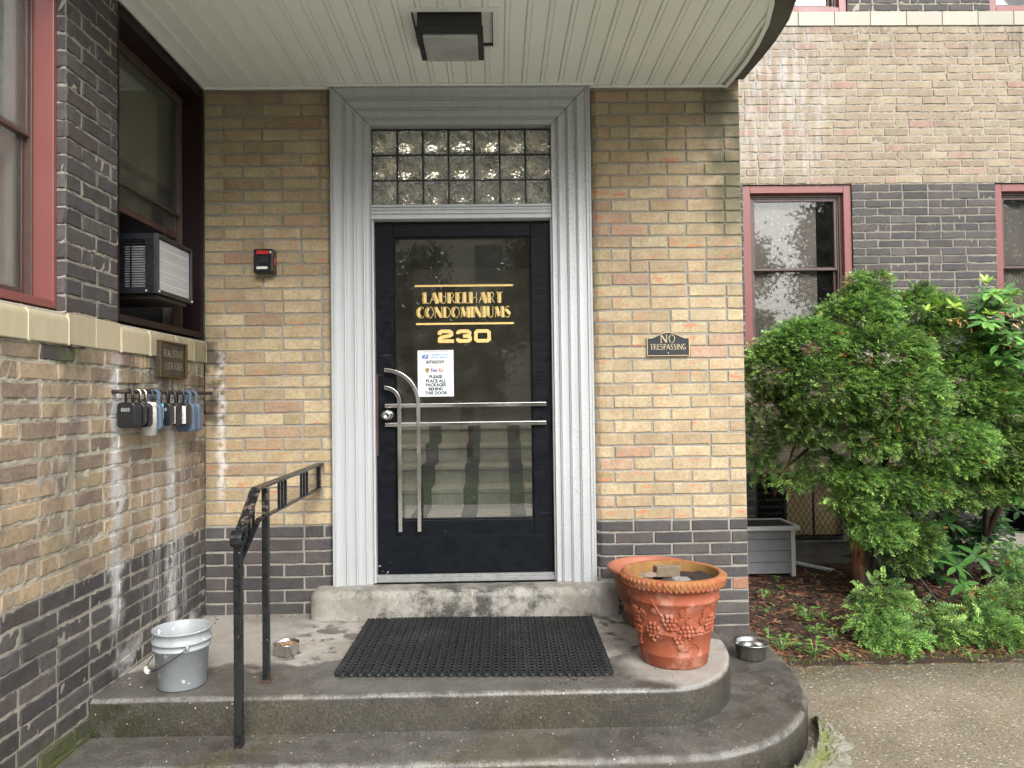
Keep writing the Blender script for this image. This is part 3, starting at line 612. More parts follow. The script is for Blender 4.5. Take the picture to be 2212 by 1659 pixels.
def brick_run(mb, mp, s0, s1, z0, z1, n, kind, holes=(), bull=None, joint=0.0105, first=0, depth=0.05, dj=0.0026, edgekind=None, rag=0.0021, mr=0.0028):
    ch = (z1-z0)/n
    for k in range(n):
        za, zb = z0+k*ch, z0+(k+1)*ch; zm = (za+zb)/2
        iv = [(s0, s1)]
        for (a, b, c, d) in holes:
            if c < zm < d:
                iv = [p for (u, v) in iv for p in ((u, min(v, a)), (max(u, b), v)) if p[1]-p[0] > 0.02]
        for (u, v) in iv:
            par = (k+first) % 2; L = 0.2135; s = u; i = 0
            lead = (L*0.5 if par else L); seq = []
            while s < v-0.001:
                l = lead if i == 0 else (L if random.random() > 0.13 else L*0.5); l *= random.uniform(0.985, 1.015)
                if v-(s+l) < 0.055: l = v-s
                seq.append((s, min(v, s+l))); s += l; i += 1
            for (a, b) in seq:
                kd = kind(a, zm) if callable(kind) else kind
                mb.col = brick_color(kd)
                j = joint/2*random.uniform(0.75, 1.25); a2, b2 = a+(0 if a == u and bull != 'L' else j), b-(0 if b == v and bull != 'R' else j)
                a2 = a+j*(0.3 if a == u else 1); b2 = b-j*(0.3 if b == v else 1)
                zz0, zz1 = za+j*random.uniform(.8, 1.2), zb-j*random.uniform(.8, 1.2); df = random.uniform(-dj, dj)*0.6; c = 0.0035
                near = bull and ((bull == 'R' and b > v-0.11) or (bull == 'L' and a < u+0.11))
                nx = 7 if near else (4 if b2-a2 > 0.13 else 3)
                def dep(sv):
                    if bull == 'R': e = v-sv
                    elif bull == 'L': e = sv-u
                    else: return 0
                    rr = 0.055
                    return 0 if e >= rr else -(rr-math.sqrt(max(0, rr*rr-(rr-e)**2)))
                xs_o = [a2+(b2-a2)*i/nx for i in range(nx+1)]; xs_i = [a2+c+(b2-a2-2*c)*i/nx for i in range(nx+1)]
                jt = lambda: random.uniform(-rag, rag)
                vs = []
                for z_, xs, dd in ((zz0, xs_o, df-c), (zz0+c, xs_i, df), (zz1-c, xs_i, df), (zz1, xs_o, df-c)):
                    for x_ in xs: vs.append(mp(x_+(jt()*0.7 if not near else 0), z_+jt(), dd+dep(x_)+jt()*0.5))
                for z_ in (zz0, zz1):
                    for x_ in xs_o: vs.append(mp(x_, z_, min(-depth, dep(x_)-depth) if near else -depth))
                N = nx+1; fs = []
                for q in range(3):
                    for i in range(nx): fs.append((q*N+i, q*N+i+1, (q+1)*N+i+1, (q+1)*N+i))
                for i in range(nx):
                    fs.append((4*N+i, 4*N+i+1, i+1, i)); fs.append((3*N+i, 3*N+i+1, 5*N+i+1, 5*N+i))
                fs += [(0, N, 2*N, 3*N), (4*N, 0, 3*N, 5*N), (N-1, 4*N-1, 3*N-1, 2*N-1), (N-1, 5*N-1, 6*N-1, 4*N-1)]
                mb.add(vs, fs, 0)
        # mortar bed behind the faces of this course
        mb.col = (1, 1, 1, 0.001)
        for (u, v) in iv:
            if bull:
                xs = [u+(v-u)*i/30 for i in range(31)]
                xs = sorted(set(xs+[(v-0.055*q/6 if bull == 'R' else u+0.055*q/6) for q in range(7)]))
                vs = [mp(x_, z_, -0.0055+dep2(x_, u, v, bull)) for z_ in (za, zb) for x_ in xs]; n_ = len(xs)
                mb.add(vs, [(i, i+1, n_+i+1, n_+i) for i in range(n_-1)], 1)
            else:
                nn_ = max(1, int((v-u)/0.016)); zz_ = [za, za+ch*0.2, za+ch*0.8, zb]; rows_ = getattr(mb, 'lastrow', None)
                g_ = [[mp(u+(v-u)*i/nn_, z_, max(-0.009, min(-0.0002, random.gauss(-0.0042, mr)))) for i in range(nn_+1)] for z_ in zz_]
                key = (round(u, 4), round(v, 4), round(za, 4))
                if rows_ and rows_[0] == key: g_[0] = rows_[1]
                mb.lastrow = ((round(u, 4), round(v, 4), round(zb, 4)), g_[-1])
                mb.add([p for r_ in g_ for p in r_], [(q*(nn_+1)+i, q*(nn_+1)+i+1, (q+1)*(nn_+1)+i+1, (q+1)*(nn_+1)+i) for q in range(3) for i in range(nn_)], 1, True)
def dep2(sv, u, v, bull):
    e = (v-sv) if bull == 'R' else (sv-u); rr = 0.055
    return 0 if e >= rr else -(rr-math.sqrt(max(0, rr*rr-(rr-e)**2)))
# front wall, both sides of the door
ZL = 0.31
m = MB()
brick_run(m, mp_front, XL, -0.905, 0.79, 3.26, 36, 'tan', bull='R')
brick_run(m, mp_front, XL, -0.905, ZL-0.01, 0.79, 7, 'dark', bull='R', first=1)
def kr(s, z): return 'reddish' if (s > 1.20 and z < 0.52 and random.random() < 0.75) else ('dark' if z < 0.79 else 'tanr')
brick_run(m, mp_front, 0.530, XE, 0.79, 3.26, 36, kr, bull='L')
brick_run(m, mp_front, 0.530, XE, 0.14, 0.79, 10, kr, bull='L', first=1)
m.col = (1, 1, 1, 0.001)
m.box(XL-0.25, -0.93, 0.051, 0.30, 0.0, 3.3, 1); m.box(0.56, XE-0.002, 0.051, 0.30, 0.0, 3.3, 1); m.box(-0.93, 0.56, 0.115, 0.30, 3.02, 3.3, 1)
m.box(XL, -0.93, 0.0, 0.05, 3.26, 6.0, 1); m.box(0.56, XE, 0.0, 0.05, 3.26, 6.0, 1)
m.build('front_wall', ['brick_front', 'mortar_front'], B)
# return wall running back from the free corner to the recessed wall
def mp_ret(s, z, d): return (XE-0.045+d, s, z)
m = MB(); brick_run(m, mp_ret, 0.052, 2.0, 0.79, 3.26, 36, 'tan'); brick_run(m, mp_ret, 0.052, 2.0, 0.0, 0.79, 12, 'dark', first=1)
m.build('return_wall', ['brick_front', 'mortar_front'], B)
# side wall at the left with two window openings
WZ0, WZ1 = 1.813, 3.20
NW = (-2.225, -1.306); FW = (-0.927, -0.028)
m = MB()
brick_run(m, mp_side, -3.6, 0.0, 0.79, 1.69, 13, lambda s, z: 'dark' if (z > 1.62 and s < -1.25 and random.random() < .8) else 'weather', joint=0.0150, dj=0.004, rag=0.0026, mr=0.0032)
brick_run(m, mp_side, -3.6, 0.0, -0.02, 0.79, 12, 'dark', joint=0.0120, dj=0.004, first=1, rag=0.0026, mr=0.0019)
brick_run(m, mp_side, -3.6, 0.0, WZ1, 3.9, 10, 'dark')
brick_run(m, mp_side, -3.6, 0.0, WZ0, WZ1, 21, 'dark', holes=[(NW[0], NW[1], 0, 9), (FW[0], 0.01, 0, 9)], dj=0.004, rag=0.0026, mr=0.0018)
m.build('side_wall', ['brick_side', 'mortar_side'], B)
# bricks of the jamb that turn into the near window
def mp_j(s, z, d): return (s, NW[1]-d, z)
m = MB(); brick_run(m, mp_j, XL-0.10, XL-0.001, WZ0, WZ1, 21, 'dark'); m.build('window_jamb', ['brick_side', 'mortar_side'], B)
# recessed wall at the right
RW = [(2.060, 2.976), (4.19, 5.11)]
holes = [(a, b, 1.82, 3.235) for a, b in RW]+[(2.116, 2.906, 0.28, 0.83), (4.2, 5.0, 0.28, 0.83)]+[(a, b, 4.692, 6.2) for a, b in RW]
m = MB()
brick_run(m, mp_rear, XE-0.04, 7.4, 3.235, 4.568, 20, 'rear', holes=holes, joint=0.012, rag=0.0030, mr=0.0032)
brick_run(m, mp_rear, XE-0.04, 7.4, 1.82, 3.235, 21, 'dark', holes=holes, first=1, joint=0.012, rag=0.0030, mr=0.0018)
brick_run(m, mp_rear, XE-0.04, 7.4, 0.83, 1.695, 13, 'rear', holes=holes, joint=0.012, rag=0.0030, mr=0.0032)
brick_run(m, mp_rear, XE-0.04, 7.4, 0.28, 0.83, 8, 'dark', holes=holes, first=1, joint=0.012, rag=0.0030, mr=0.0032)
brick_run(m, mp_rear, XE-0.04, 7.4, 4.692, 6.1, 21, 'dark', holes=holes, joint=0.012, rag=0.0030, mr=0.0032)
m.build('recessed_wall', ['brick_rear', 'mortar_rear'], B)
MB().box(XE-0.04, 7.4, YR-0.012, YR+0.2, -0.2, 0.279).build('foundation', 'stucco', B)
# glazed block bands
def band(mp, s0, s1, z0, z1, cuts, name, colr, d=0.012, rnd=None):
    m = MB()
    for i in range(len(cuts)-1):
        a, b = cuts[i], cuts[i+1]; m.col = (*jit(colr, 0.08), 0.001)
        if rnd and rnd(a):    # rounded top nosing below a window
            r = 0.035; prof = [(d-0.06, z0), (d, z0)]+[(d-r+r*math.cos(R(t)), z1-r+r*math.sin(R(t))) for t in range(0, 91, 15)]+[(d-0.12, z1+0.012)]
            vs = [mp(a+0.004, z, dd) for dd, z in prof]+[mp(b-0.004, z, dd) for dd, z in prof]; n = len(prof)
            m.add(vs, [(i_, i_+1, n+i_+1, n+i_) for i_ in range(n-1)]+[tuple(range(n)), tuple(range(2*n-1, n-1, -1))], 0)
        else: m.mbox(mp, a+0.003, b-0.003, z0+0.002, z1-0.001, d-0.05, d-0.004, 0)
    m.col = (1, 1, 1, 0.001); m.mbox(mp, s0, s1, z0, z1-0.002, d-0.05, d-0.010, 1)
    return m.build(name, ['glazed_block', 'mortar_side' if mp is mp_side else 'mortar_rear'], B, bevel=0.003)
band(mp_side, -3.6, -0.004, 1.69, 1.811, [-3.6, -3.2, -2.8, -2.42, -2.05, -1.745, -1.545, -1.305, -1.115, -0.925, -0.66, -0.385, -0.17, -0.004], 'sill_band', (0.42, 0.365, 0.250), rnd=lambda a: a < -1.31 or a >= -0.93)
band(mp_rear, XE-0.04, 7.4, 4.568, 4.690, [XE-0.04+0.305*i for i in range(21)], 'upper_sill_band', (0.29, 0.265, 0.205))
band(mp_rear, XE-0.04, 7.4, 1.695, 1.818, [XE-0.04+0.305*i for i in range(21)], 'lower_sill_band', (0.47, 0.43, 0.32))

def window(mp, s0, s1, z0, z1, rail=None, lower_open=0.0, slim=False, red='red_trim'):
    c = mp((s0+s1)/2, z0, -0.05); w = bpy.data.objects.new('window', None); S.collection.objects.link(w); w.parent = B; w.location = c
    zr = rail or (z0+(z1-z0)*0.51)
    if slim:
        m = MB(); m.mframe(mp, s0, s1, z0, z1, 0.022, -0.112, -0.034 if s1 < -0.1 else -0.004, ww=(0.022, 0.022, 0.030, 0.055)); m.build('lining', red, w, bevel=0.003)
        a, b, p, q = s0+0.0225, s1-0.0225, z0+0.0305, z1-0.0555
        m = MB(); m.mframe(mp, a, b, p, q, 0.010, -0.16, -0.108); m.build('frame', 'brown_frame', w, bevel=0.002)
        a, b, p, q = a+0.0105, b-0.0105, p+0.0105, q-0.0105
        dd = (-0.135, -0.116, -0.155, -0.1355); fr = 0.014
    else:
        m = MB(); m.mframe(mp, s0, s1, z0, z1, 0.065, -0.055, -0.020, ww=(0.065, 0.065, 0.045, 0.065)); m.build('trim', red, w, bevel=0.004)
        m = MB(); m.mframe(mp, s0, s1, z0, z1, 0.07, -0.115, -0.0565); m.build('lining', red, w)
        a, b, p, q = s0+0.0655, s1-0.0655, z0+0.0455, z1-0.0655
        m = MB(); m.mframe(mp, a, b, p, q, 0.022, -0.16, -0.062); m.mframe(mp, a+0.0225, b-0.0225, p+0.0225, q-0.0225, 0.012, -0.16, -0.075)
        m.build('frame', 'brown_frame', w, bevel=0.002)
        a, b, p, q = a+0.035, b-0.035, p+0.035, q-0.035
        dd = (-0.105, -0.082, -0.140, -0.110); fr = 0.02
    us = MB(); us.mframe(mp, a, b, zr-0.014, q, fr, dd[0], dd[1]); us = us.build('upper_sash', 'brown_frame', w, bevel=0.002)
    g = MB(); g.mbox(mp, a+fr-0.002, b-fr+0.002, zr+0.004, q-fr+0.002, dd[0]+0.008, dd[0]+0.012); g.build('pane', 'side_glass' if slim else 'window_glass', us)
    lo = p+lower_open
    ls = MB(); ls.mframe(mp, a, b, lo, zr+0.02+min(lower_open, 0.10)*(1 if slim else 0), fr, dd[2], dd[3], ww=(fr, fr, 0.03, 0.028)); ls = ls.build('lower_sash', 'brown_frame', w, bevel=0.002)
    zt = zr-0.01 if not (slim and lower_open) else zr+0.10
    g = MB(); g.mbox(mp, a+fr, b-fr, lo+0.028, zt, dd[2]+0.012, dd[2]+0.016); g.build('pane', 'side_glass' if slim else 'window_glass', ls)
    return w
# in mp_side / mp_rear d is outward; windows at the left are set deeper into the wall
def mp_side_w(s, z, d): return mp_side(s, z, d)
tag(window(mp_side_w, NW[0], NW[1], WZ0+0.012, WZ1, rail=2.475, slim=True), 'near window at the left edge with white blinds and a peeling red trim')
tag(window(mp_side_w, FW[0], -0.004, WZ0+0.012, WZ1, rail=2.50, lower_open=0.50, slim=True, red='maroon_trim'), 'raised window holding the air conditioner under the canopy')
for a, b in RW:
    window(mp_rear, a, b, 1.825, 3.232, rail=2.54); window(mp_rear, a, b, 4.695, 6.1)
# dark head board over the far side window
# rooms behind the windows (closed dark rooms)
def room(x0, x1, y0, y1, z0, z1, name, matn):
    m = MB(); m.box(x0, x1, y0, y1, z0, z1)
    m.f = [tuple(reversed(f)) for f in m.f]
    return m
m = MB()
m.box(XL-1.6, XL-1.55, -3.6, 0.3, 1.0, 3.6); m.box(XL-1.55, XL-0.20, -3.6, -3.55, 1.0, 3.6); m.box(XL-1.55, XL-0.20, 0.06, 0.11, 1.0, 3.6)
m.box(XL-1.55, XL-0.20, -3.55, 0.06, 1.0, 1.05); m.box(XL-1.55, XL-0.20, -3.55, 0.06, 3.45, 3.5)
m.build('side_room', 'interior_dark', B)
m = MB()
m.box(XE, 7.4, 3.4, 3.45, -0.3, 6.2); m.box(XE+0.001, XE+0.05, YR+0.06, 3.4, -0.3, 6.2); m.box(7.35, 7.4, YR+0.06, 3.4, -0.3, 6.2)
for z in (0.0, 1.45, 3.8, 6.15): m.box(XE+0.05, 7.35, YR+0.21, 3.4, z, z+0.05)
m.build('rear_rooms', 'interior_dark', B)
MB().box(XE, 7.4, YR+0.06, YR+0.14, 6.1, 6.2).build('parapet', 'cream_wall', B)

# basement window with diamond mesh grille
bw = bpy.data.objects.new('basement_window', None); S.collection.objects.link(bw); bw.parent = B; bw.location = (2.51, YR, 0.28)
m = MB(); m.mframe(mp_rear, 2.116, 2.906, 0.28, 0.83, 0.02, -0.05, -0.02); m.mbox(mp_rear, 2.60, 2.615, 0.30, 0.81, -0.045, -0.03); m.mbox(mp_rear, 2.37, 2.39, 0.30, 0.81, -0.075, -0.05); m.build('frame', 'dark_metal', bw)
m = MB(); m.mbox(mp_rear, 2.392, 2.90, 0.30, 0.81, -0.13, -0.11); m.build('inner_panel', 'interior_panel', bw)
m = MB()
for i in range(9): m.mbox(mp_rear, 2.136, 2.37, 0.315+i*0.056, 0.328+i*0.056, -0.10, -0.06)
m.build('louver', 'dark_metal', bw)
m = MB()
for sgn in (-1, 1):
    for i in range(-14, 26):
        x0 = 2.136+i*0.045; pts = []
        for t in (0, 1):
            z = 0.30+0.51*t; x = x0+sgn*0.51*0.62*t+(0.32 if sgn < 0 else 0); pts.append((x, z))
        (xa, za), (xb, zb) = pts
        lo, hi = 2.136, 2.886
        if max(xa, xb) <= lo or min(xa, xb) >= hi: continue
        def clipx(x, xa=xa, za=za, xb=xb, zb=zb): return za+(zb-za)*(x-xa)/(xb-xa)
        A, Bp = (xa, za), (xb, zb)
        P = []
        for (x, z) in (A, Bp): xx = min(hi, max(lo, x)); P.append((xx, clipx(xx)))
        m.tube([mp_rear(P[0][0], P[0][1], -0.024-0.002*sgn), mp_rear(P[1][0], P[1][1], -0.024-0.002*sgn)], 0.0022, n=4)
m.build('wire_grille', 'dark_bronze', bw, label='diamond mesh grille')
MB().mbox(mp_rear, 2.09, 2.93, 0.262, 0.279, -0.05, 0.03).build('sill', 'stucco', bw)

# door surround of fluted aluminium, mitred at the corners
SX0, SX1, SZ0, SZ1 = -0.912, 0.527, 0.462, 3.215
prof = [(0, 0.04), (0, -0.034), (0.004, -0.038), (0.010, -0.038), (0.012, -0.034), (0.016, -0.038), (0.026, -0.038), (0.028, -0.032)]
for (w0, w1, y) in ((0.031, 0.072, -0.031), (0.086, 0.124, -0.022), (0.138, 0.176, -0.013), (0.190, 0.2145, -0.004)):
    prof += [(w0, y+0.0005)]+[(w0+(w1-w0)*i/5, y+0.0012*math.sin(math.pi*i/5)) for i in range(1, 6)]
    if w1 < 0.2: prof += [(w1+0.0003, y+0.010), (w1+0.0028, y+0.010), (w1+0.0032, y+0.0005), (w1+0.0085, y+0.002), (w1+0.0089, y+0.013), (w1+0.0122, y+0.013)]
prof += [(0.2155, 0.002), (0.2155, 0.135)]
m = MB(); P4 = []
for w, y in prof: P4.append([(SX0+w, y, SZ0), (SX0+w, y, SZ1-w), (SX1-w, y, SZ1-w), (SX1-w, y, SZ0)])
vs = [p for r4 in P4 for p in r4]; fs = []
for i in range(len(P4)-1):
    for k in range(3): fs.append((4*i+k, 4*i+k+1, 4*(i+1)+k+1, 4*(i+1)+k))
fs.append(tuple(4*i for i in range(len(P4)))); fs.append(tuple(4*i+3 for i in range(len(P4)-1, -1, -1)))
m.add(vs, fs)
for w in (0.0735, 0.1255, 0.1775):    # the head's mitre seams read as thin dark joints
    pass
m.build('door_surround', 'painted_aluminium', B)
for (xc_, sg) in ((SX0, 1), (SX1, -1)):
    m = MB(); vs = []
    for w, y in prof[1:-1]: vs += [(xc_+sg*(w-0.0012), y-0.0007, SZ1-w-0.0012), (xc_+sg*(w+0.0012), y-0.0007, SZ1-w+0.0012)]
    m.add(vs, [(2*i, 2*i+1, 2*i+3, 2*i+2) for i in range(len(vs)//2-1)]); m.build('mitre_seam', 'dark_metal', B)
IX0, IX1 = SX0+0.2155, SX1-0.2155
# transom bar
m = MB(); m.box(IX0+0.001, IX1-0.001, 0.012, 0.13, 2.478, 2.560)
for z in (2.550, 2.535, 2.512): m.box(IX0+0.001, IX1-0.001, 0.004, 0.0115, z-0.006, z+0.004)
m.box(IX0+0.001, IX1-0.001, 0.006, 0.0115, 2.479, 2.500)
m.build('transom_bar', 'painted_aluminium', B, bevel=0.0015)
# glass block transom: 7 x 3
gt = bpy.data.objects.new('glass_block_transom', None); S.collection.objects.link(gt); gt.parent = B; gt.location = (-0.19, 0.08, 2.56)
NXB, NZB = 7, 3; bw_, bh_ = (IX1-IX0)/NXB, (2.992-2.562)/NZB
m = MB()
for i in range(NXB+1): x = IX0+i*bw_; m.box(max(IX0+0.0005, x-0.0045), min(IX1-0.0005, x+0.0045), 0.052, 0.125, 2.561, 2.998)
for k in range(NZB+1):
    z = 2.562+k*bh_
    for i in range(NXB): m.box(IX0+i*bw_+0.0047, IX0+(i+1)*bw_-0.0047, 0.054, 0.125, max(2.5612, z-0.0045), min(2.9978, z+0.0045))
m.build('joint_grid', 'dark_metal', gt)
for i in range(NXB):
    for k in range(NZB):
        x0, x1, z0, z1 = IX0+i*bw_+0.0055, IX0+(i+1)*bw_-0.0055, 2.562+k*bh_+0.0055, 2.562+(k+1)*bh_-0.0055
        m = MB(); e = 0.012
        ring = lambda d, y: [(x0+d, y, z0+d), (x1-d, y, z0+d), (x1-d, y, z1-d), (x0+d, y, z1-d)]
        vs = ring(0, 0.05)+ring(0.004, 0.044)+ring(e, 0.044)+ring(e+0.004, 0.049)
        G = 10
        for a in range(G+1):
            for b in range(G+1):
                u, v = a/G, b/G; X = x0+e+0.004+(x1-x0-2*e-0.008)*u; Z = z0+e+0.004+(z1-z0-2*e-0.008)*v
                edge = 0 if (a in (0, G) or b in (0, G)) else 1
                vs.append((X, 0.049+edge*random.uniform(-0.003, 0.003), Z))
        b0 = 16; fs = []
        for q in range(3):
            for c in range(4): fs.append((q*4+c, q*4+(c+1) % 4, (q+1)*4+(c+1) % 4, (q+1)*4+c))
        for a in range(G):
            for b in range(G): fs.append((b0+a*(G+1)+b, b0+(a+1)*(G+1)+b, b0+(a+1)*(G+1)+b+1, b0+a*(G+1)+b+1))
        bk = len(vs); vs += ring(0, 0.118); fs += [(c, bk+c, bk+(c+1) % 4, (c+1) % 4) for c in range(4)]+[(bk+3, bk+2, bk+1, bk)]
        m.add(vs, fs, 0, True); m.build('glass_block', 'block_glass', gt)

# door leaf
DY = 0.062
dr = bpy.data.objects.new('entrance_door', None); S.collection.objects.link(dr); dr.parent = B; dr.location = (-0.19, DY, 0.49)
dx0, dx1 = PY(813, 800, DY)[0], PY(1191, 800, DY)[0]; dz1 = 2.474; dz0 = 0.497
gx0, gz1 = PY(850, 512, DY)[0], PY(850, 512, DY)[2]; gx1, gz0 = PY(1154, 1120, DY)[0], PY(1155, 1120, DY)[2]; kz = PY(820, 1160, DY)[2]
m = MB(); m.box(IX0+0.001, dx0-0.002, 0.02, 0.13, SZ0+0.001, 2.477); m.box(dx1+0.002, IX1-0.001, 0.02, 0.13, SZ0+0.001, 2.477); 
m.box(dx0-0.0015, dx1+0.0015, 0.025, 0.13, dz1+0.0005, 2.4775)
m.build('door_frame', 'painted_aluminium', B, bevel=0.002)
MB().box(dx0-0.001, dx1+0.001, 0.03, 0.13, SZ0+0.001, 0.486).build('door_saddle', 'dull_metal', B, bevel=0.002)
m = MB(); m.box(dx0, gx0, DY, DY+0.045, dz0, dz1); m.box(gx1, dx1, DY, DY+0.045, dz0, dz1); m.box(gx0+0.0003, gx1-0.0003, DY+0.001, DY+0.045, gz1, dz1-0.001); m.box(gx0+0.0003, gx1-0.0003, DY+0.001, DY+0.045, dz0+0.001, gz0)
m.build('door_leaf', 'black_paint', dr, bevel=0.003)
m = MB(); m.mframe(mp_front, gx0+0.0005, gx1-0.0005, gz0+0.0005, gz1-0.0005, 0.008, -DY-0.030, -DY-0.008); m.build('glazing_bead', 'black_paint', dr, bevel=0.002)
m = MB(); m.box(gx0+0.001, gx1-0.001, DY+0.022, DY+0.028, gz0+0.001, gz1-0.001); m.build('glass', 'door_glass', dr)
m = MB(); m.box(dx0+0.012, dx1-0.006, DY-0.003, DY-0.0004, dz0+0.012, kz)
for i in range(6):
    x = dx0+0.03+i*(dx1-dx0-0.06)/5; m.sphere((x, DY-0.003, kz-0.018), 0.004, sc=(1, 0.5, 1))
for z in (0.58, 0.66): m.sphere((dx0+0.03, DY-0.003, z), 0.004, sc=(1, .5, 1)); m.sphere((dx1-0.02, DY-0.003, z), 0.004, sc=(1, .5, 1))
m.build('kick_plate', 'black_paint', dr, bevel=0.001)
m = MB(); m.box(dx0-0.006, dx1, DY-0.022, DY-0.001, dz0-0.010, dz0+0.004); m.build('door_sweep', 'dull_metal', dr)
# Streamline pull bars: two horizontals, two verticals that curve into the stile
YB = 0.028
h1, h2 = PY(840, 877, YB)[2], PY(840, 918, YB)[2]; hx0, hx1 = PY(831, 880, YB)[0], PY(1180, 880, YB)[0]
w_ = 0.021
for z in (h1, h2):
    m = MB(); m.box(hx0, hx1, YB, YB+0.010, z-w_/2, z+w_/2); m.build('pull_bar', 'brushed_bar', dr, bevel=0.0015)
for (vx, top, side) in ((PY(864, 1000, YB)[0], PY(830, 838, YB)[2], 0), (PY(905, 1000, YB)[0], PY(828, 800, YB)[2], 0)):
    zb = PY(864, 1149, YB)[2]; rx = vx-hx0; rz = rx*1.0; zc = top-rz
    pts = [(vx, YB-0.0115+0.005, zb), (vx, YB-0.0115+0.005, zc)]+[(hx0+rx*math.cos(R(a)), YB-0.0115+0.005, zc+rz*math.sin(R(a))) for a in range(6, 91, 6)]
    m = MB(); m.tube(pts, 0, rect=(w_, 0.010), up=(0, 1, 0)); m.build('curved_pull', 'brushed_bar', dr, bevel=0.0015)
for (x, z) in ((hx0+0.02, h1), (hx0+0.02, h2), (hx1-0.02, h1), (hx1-0.02, h2)): m = MB(); m.tube([(x, YB+0.010, z), (x, DY-0.001, z)], 0.006); m.build('pull_standoff', 'brushed_bar', dr)
kx, kzz = PY(836, 897, YB)[0], PY(836, 897, YB)[2]
kn = bpy.data.objects.new('door_knob', None)
def ylathe(m, prof, x, z, n=28):
    vs = []; fs = []
    for r_, y in prof:
        for i in range(n): a = 2*math.pi*i/n; vs.append((x+r_*math.cos(a), y, z+r_*math.sin(a)))
    for k in range(len(prof)-1):
        for i in range(n): j = (i+1) % n; fs.append((k*n+i, (k+1)*n+i, (k+1)*n+j, k*n+j))
    m.add(vs, fs, 0, True)
m = MB(); ylathe(m, [(0.033, DY-0.0005), (0.033, DY-0.006), (0.025, DY-0.013), (0.013, DY-0.016), (0.012, DY-0.030), (0.020, DY-0.036), (0.027, DY-0.045), (0.028, DY-0.055), (0.022, DY-0.064), (0.011, DY-0.066), (0.010, DY-0.063), (0.001, DY-0.063)], kx, kzz)
m.build('door_knob', 'steel', dr)
m = MB(); m.box(dx0-0.004, dx0+0.010, DY-0.012, DY-0.0005, 1.16, 1.62); m.build('astragal_strip', 'rusty_hinge', dr)
# gilt lettering on the glass (laid on its outer face)
GY = DY+0.0205
def mp_g(s, z, d): return (s, GY-d, z)
def gz(px, py): p = PY(px, py, GY); return p[0], p[2]
for (a, b) in (((896, 618), (1108, 616)), ((899, 701), (1110, 697))):
    x0, z0 = gz(*a); x1, z1 = gz(*b); m = MB(); zz = (z0+z1)/2
    m.box(x0, x1, GY-0.0008, GY-0.0002, zz-0.0055, zz+0.0055); m.build('gilt_line', 'gold_vinyl', dr)
xc = gz(1002, 640)[0]
stroke_text('LAURELHART', gz(0, 631)[1]-gz(0, 655)[1], mp_g, gz(1001, 643)[0], gz(1001, 655)[1], 0.0002, 'gold_vinyl', 'lettering', dr, thick=0.30, thin=0.055, inline=0.09, width=gz(1088, 640)[0]-gz(914, 640)[0], label='LAURELHART in gilt art deco capitals')
stroke_text('CONDOMINIUMS', gz(0, 662)[1]-gz(0, 686)[1], mp_g, gz(1003, 674)[0], gz(1003, 686)[1], 0.0002, 'gold_vinyl', 'lettering', dr, thick=0.28, thin=0.055, inline=0.09, width=gz(1105, 674)[0]-gz(902, 674)[0], label='CONDOMINIUMS in gilt art deco capitals')
xa, za = gz(945, 741); xb, zb = gz(1062, 711); hh = zb-za
def num230():
    m = MB(); w = (xb-xa); k = w/3.16; h = hh
    def st(pts, x0):
        P = [(x0+a*k, za+b*h) for a, b in pts]; t_ = 0.27
        for i in range(len(P)-1):
            (ax, az), (bx, bz) = P[i], P[i+1]
            hw = 0.135*h
            dx, dz = bx-ax, bz-az; l = math.hypot(dx, dz); nx, nz = -dz/l*hw, dx/l*hw; ex, ez = dx/l*hw*0.55, dz/l*hw*0.55
            if i == 0: sx, sz = 0, 0
            else: sx, sz = ex, ez
            tx, tz = (0, 0) if i == len(P)-2 else (ex, ez)
            y = GY-0.0009-0.00002*i
            m.add([(ax-sx+nx, y, az-sz+nz), (bx+tx+nx, y, bz+tz+nz), (bx+tx-nx, y, bz+tz-nz), (ax-sx-nx, y, az-sz-nz)], [(0, 1, 2, 3)])
    st([(0.13, 0.60), (0.13, 0.78), (0.24, 0.865), (0.70, 0.865), (0.82, 0.76), (0.82, 0.62), (0.70, 0.53), (0.28, 0.44), (0.14, 0.33), (0.13, 0.135), (0.96, 0.135)], xa)
    st([(1.20, 0.66), (1.20, 0.78), (1.31, 0.865), (1.75, 0.865), (1.87, 0.76), (1.87, 0.62), (1.76, 0.51), (1.50, 0.51)], xa-0.0)
    st([(1.50, 0.51), (1.78, 0.50), (1.90, 0.38), (1.90, 0.24), (1.78, 0.135), (1.30, 0.135), (1.19, 0.22), (1.19, 0.34)], xa)
    st([(2.62, 0.865), (2.34, 0.865), (2.24, 0.76), (2.24, 0.24), (2.34, 0.135), (2.90, 0.135), (3.01, 0.24), (3.01, 0.76), (2.90, 0.865), (2.62, 0.865)], xa)
    return m.build('street_number', 'gold_vinyl', dr, label='gilt house number 230')
num230()
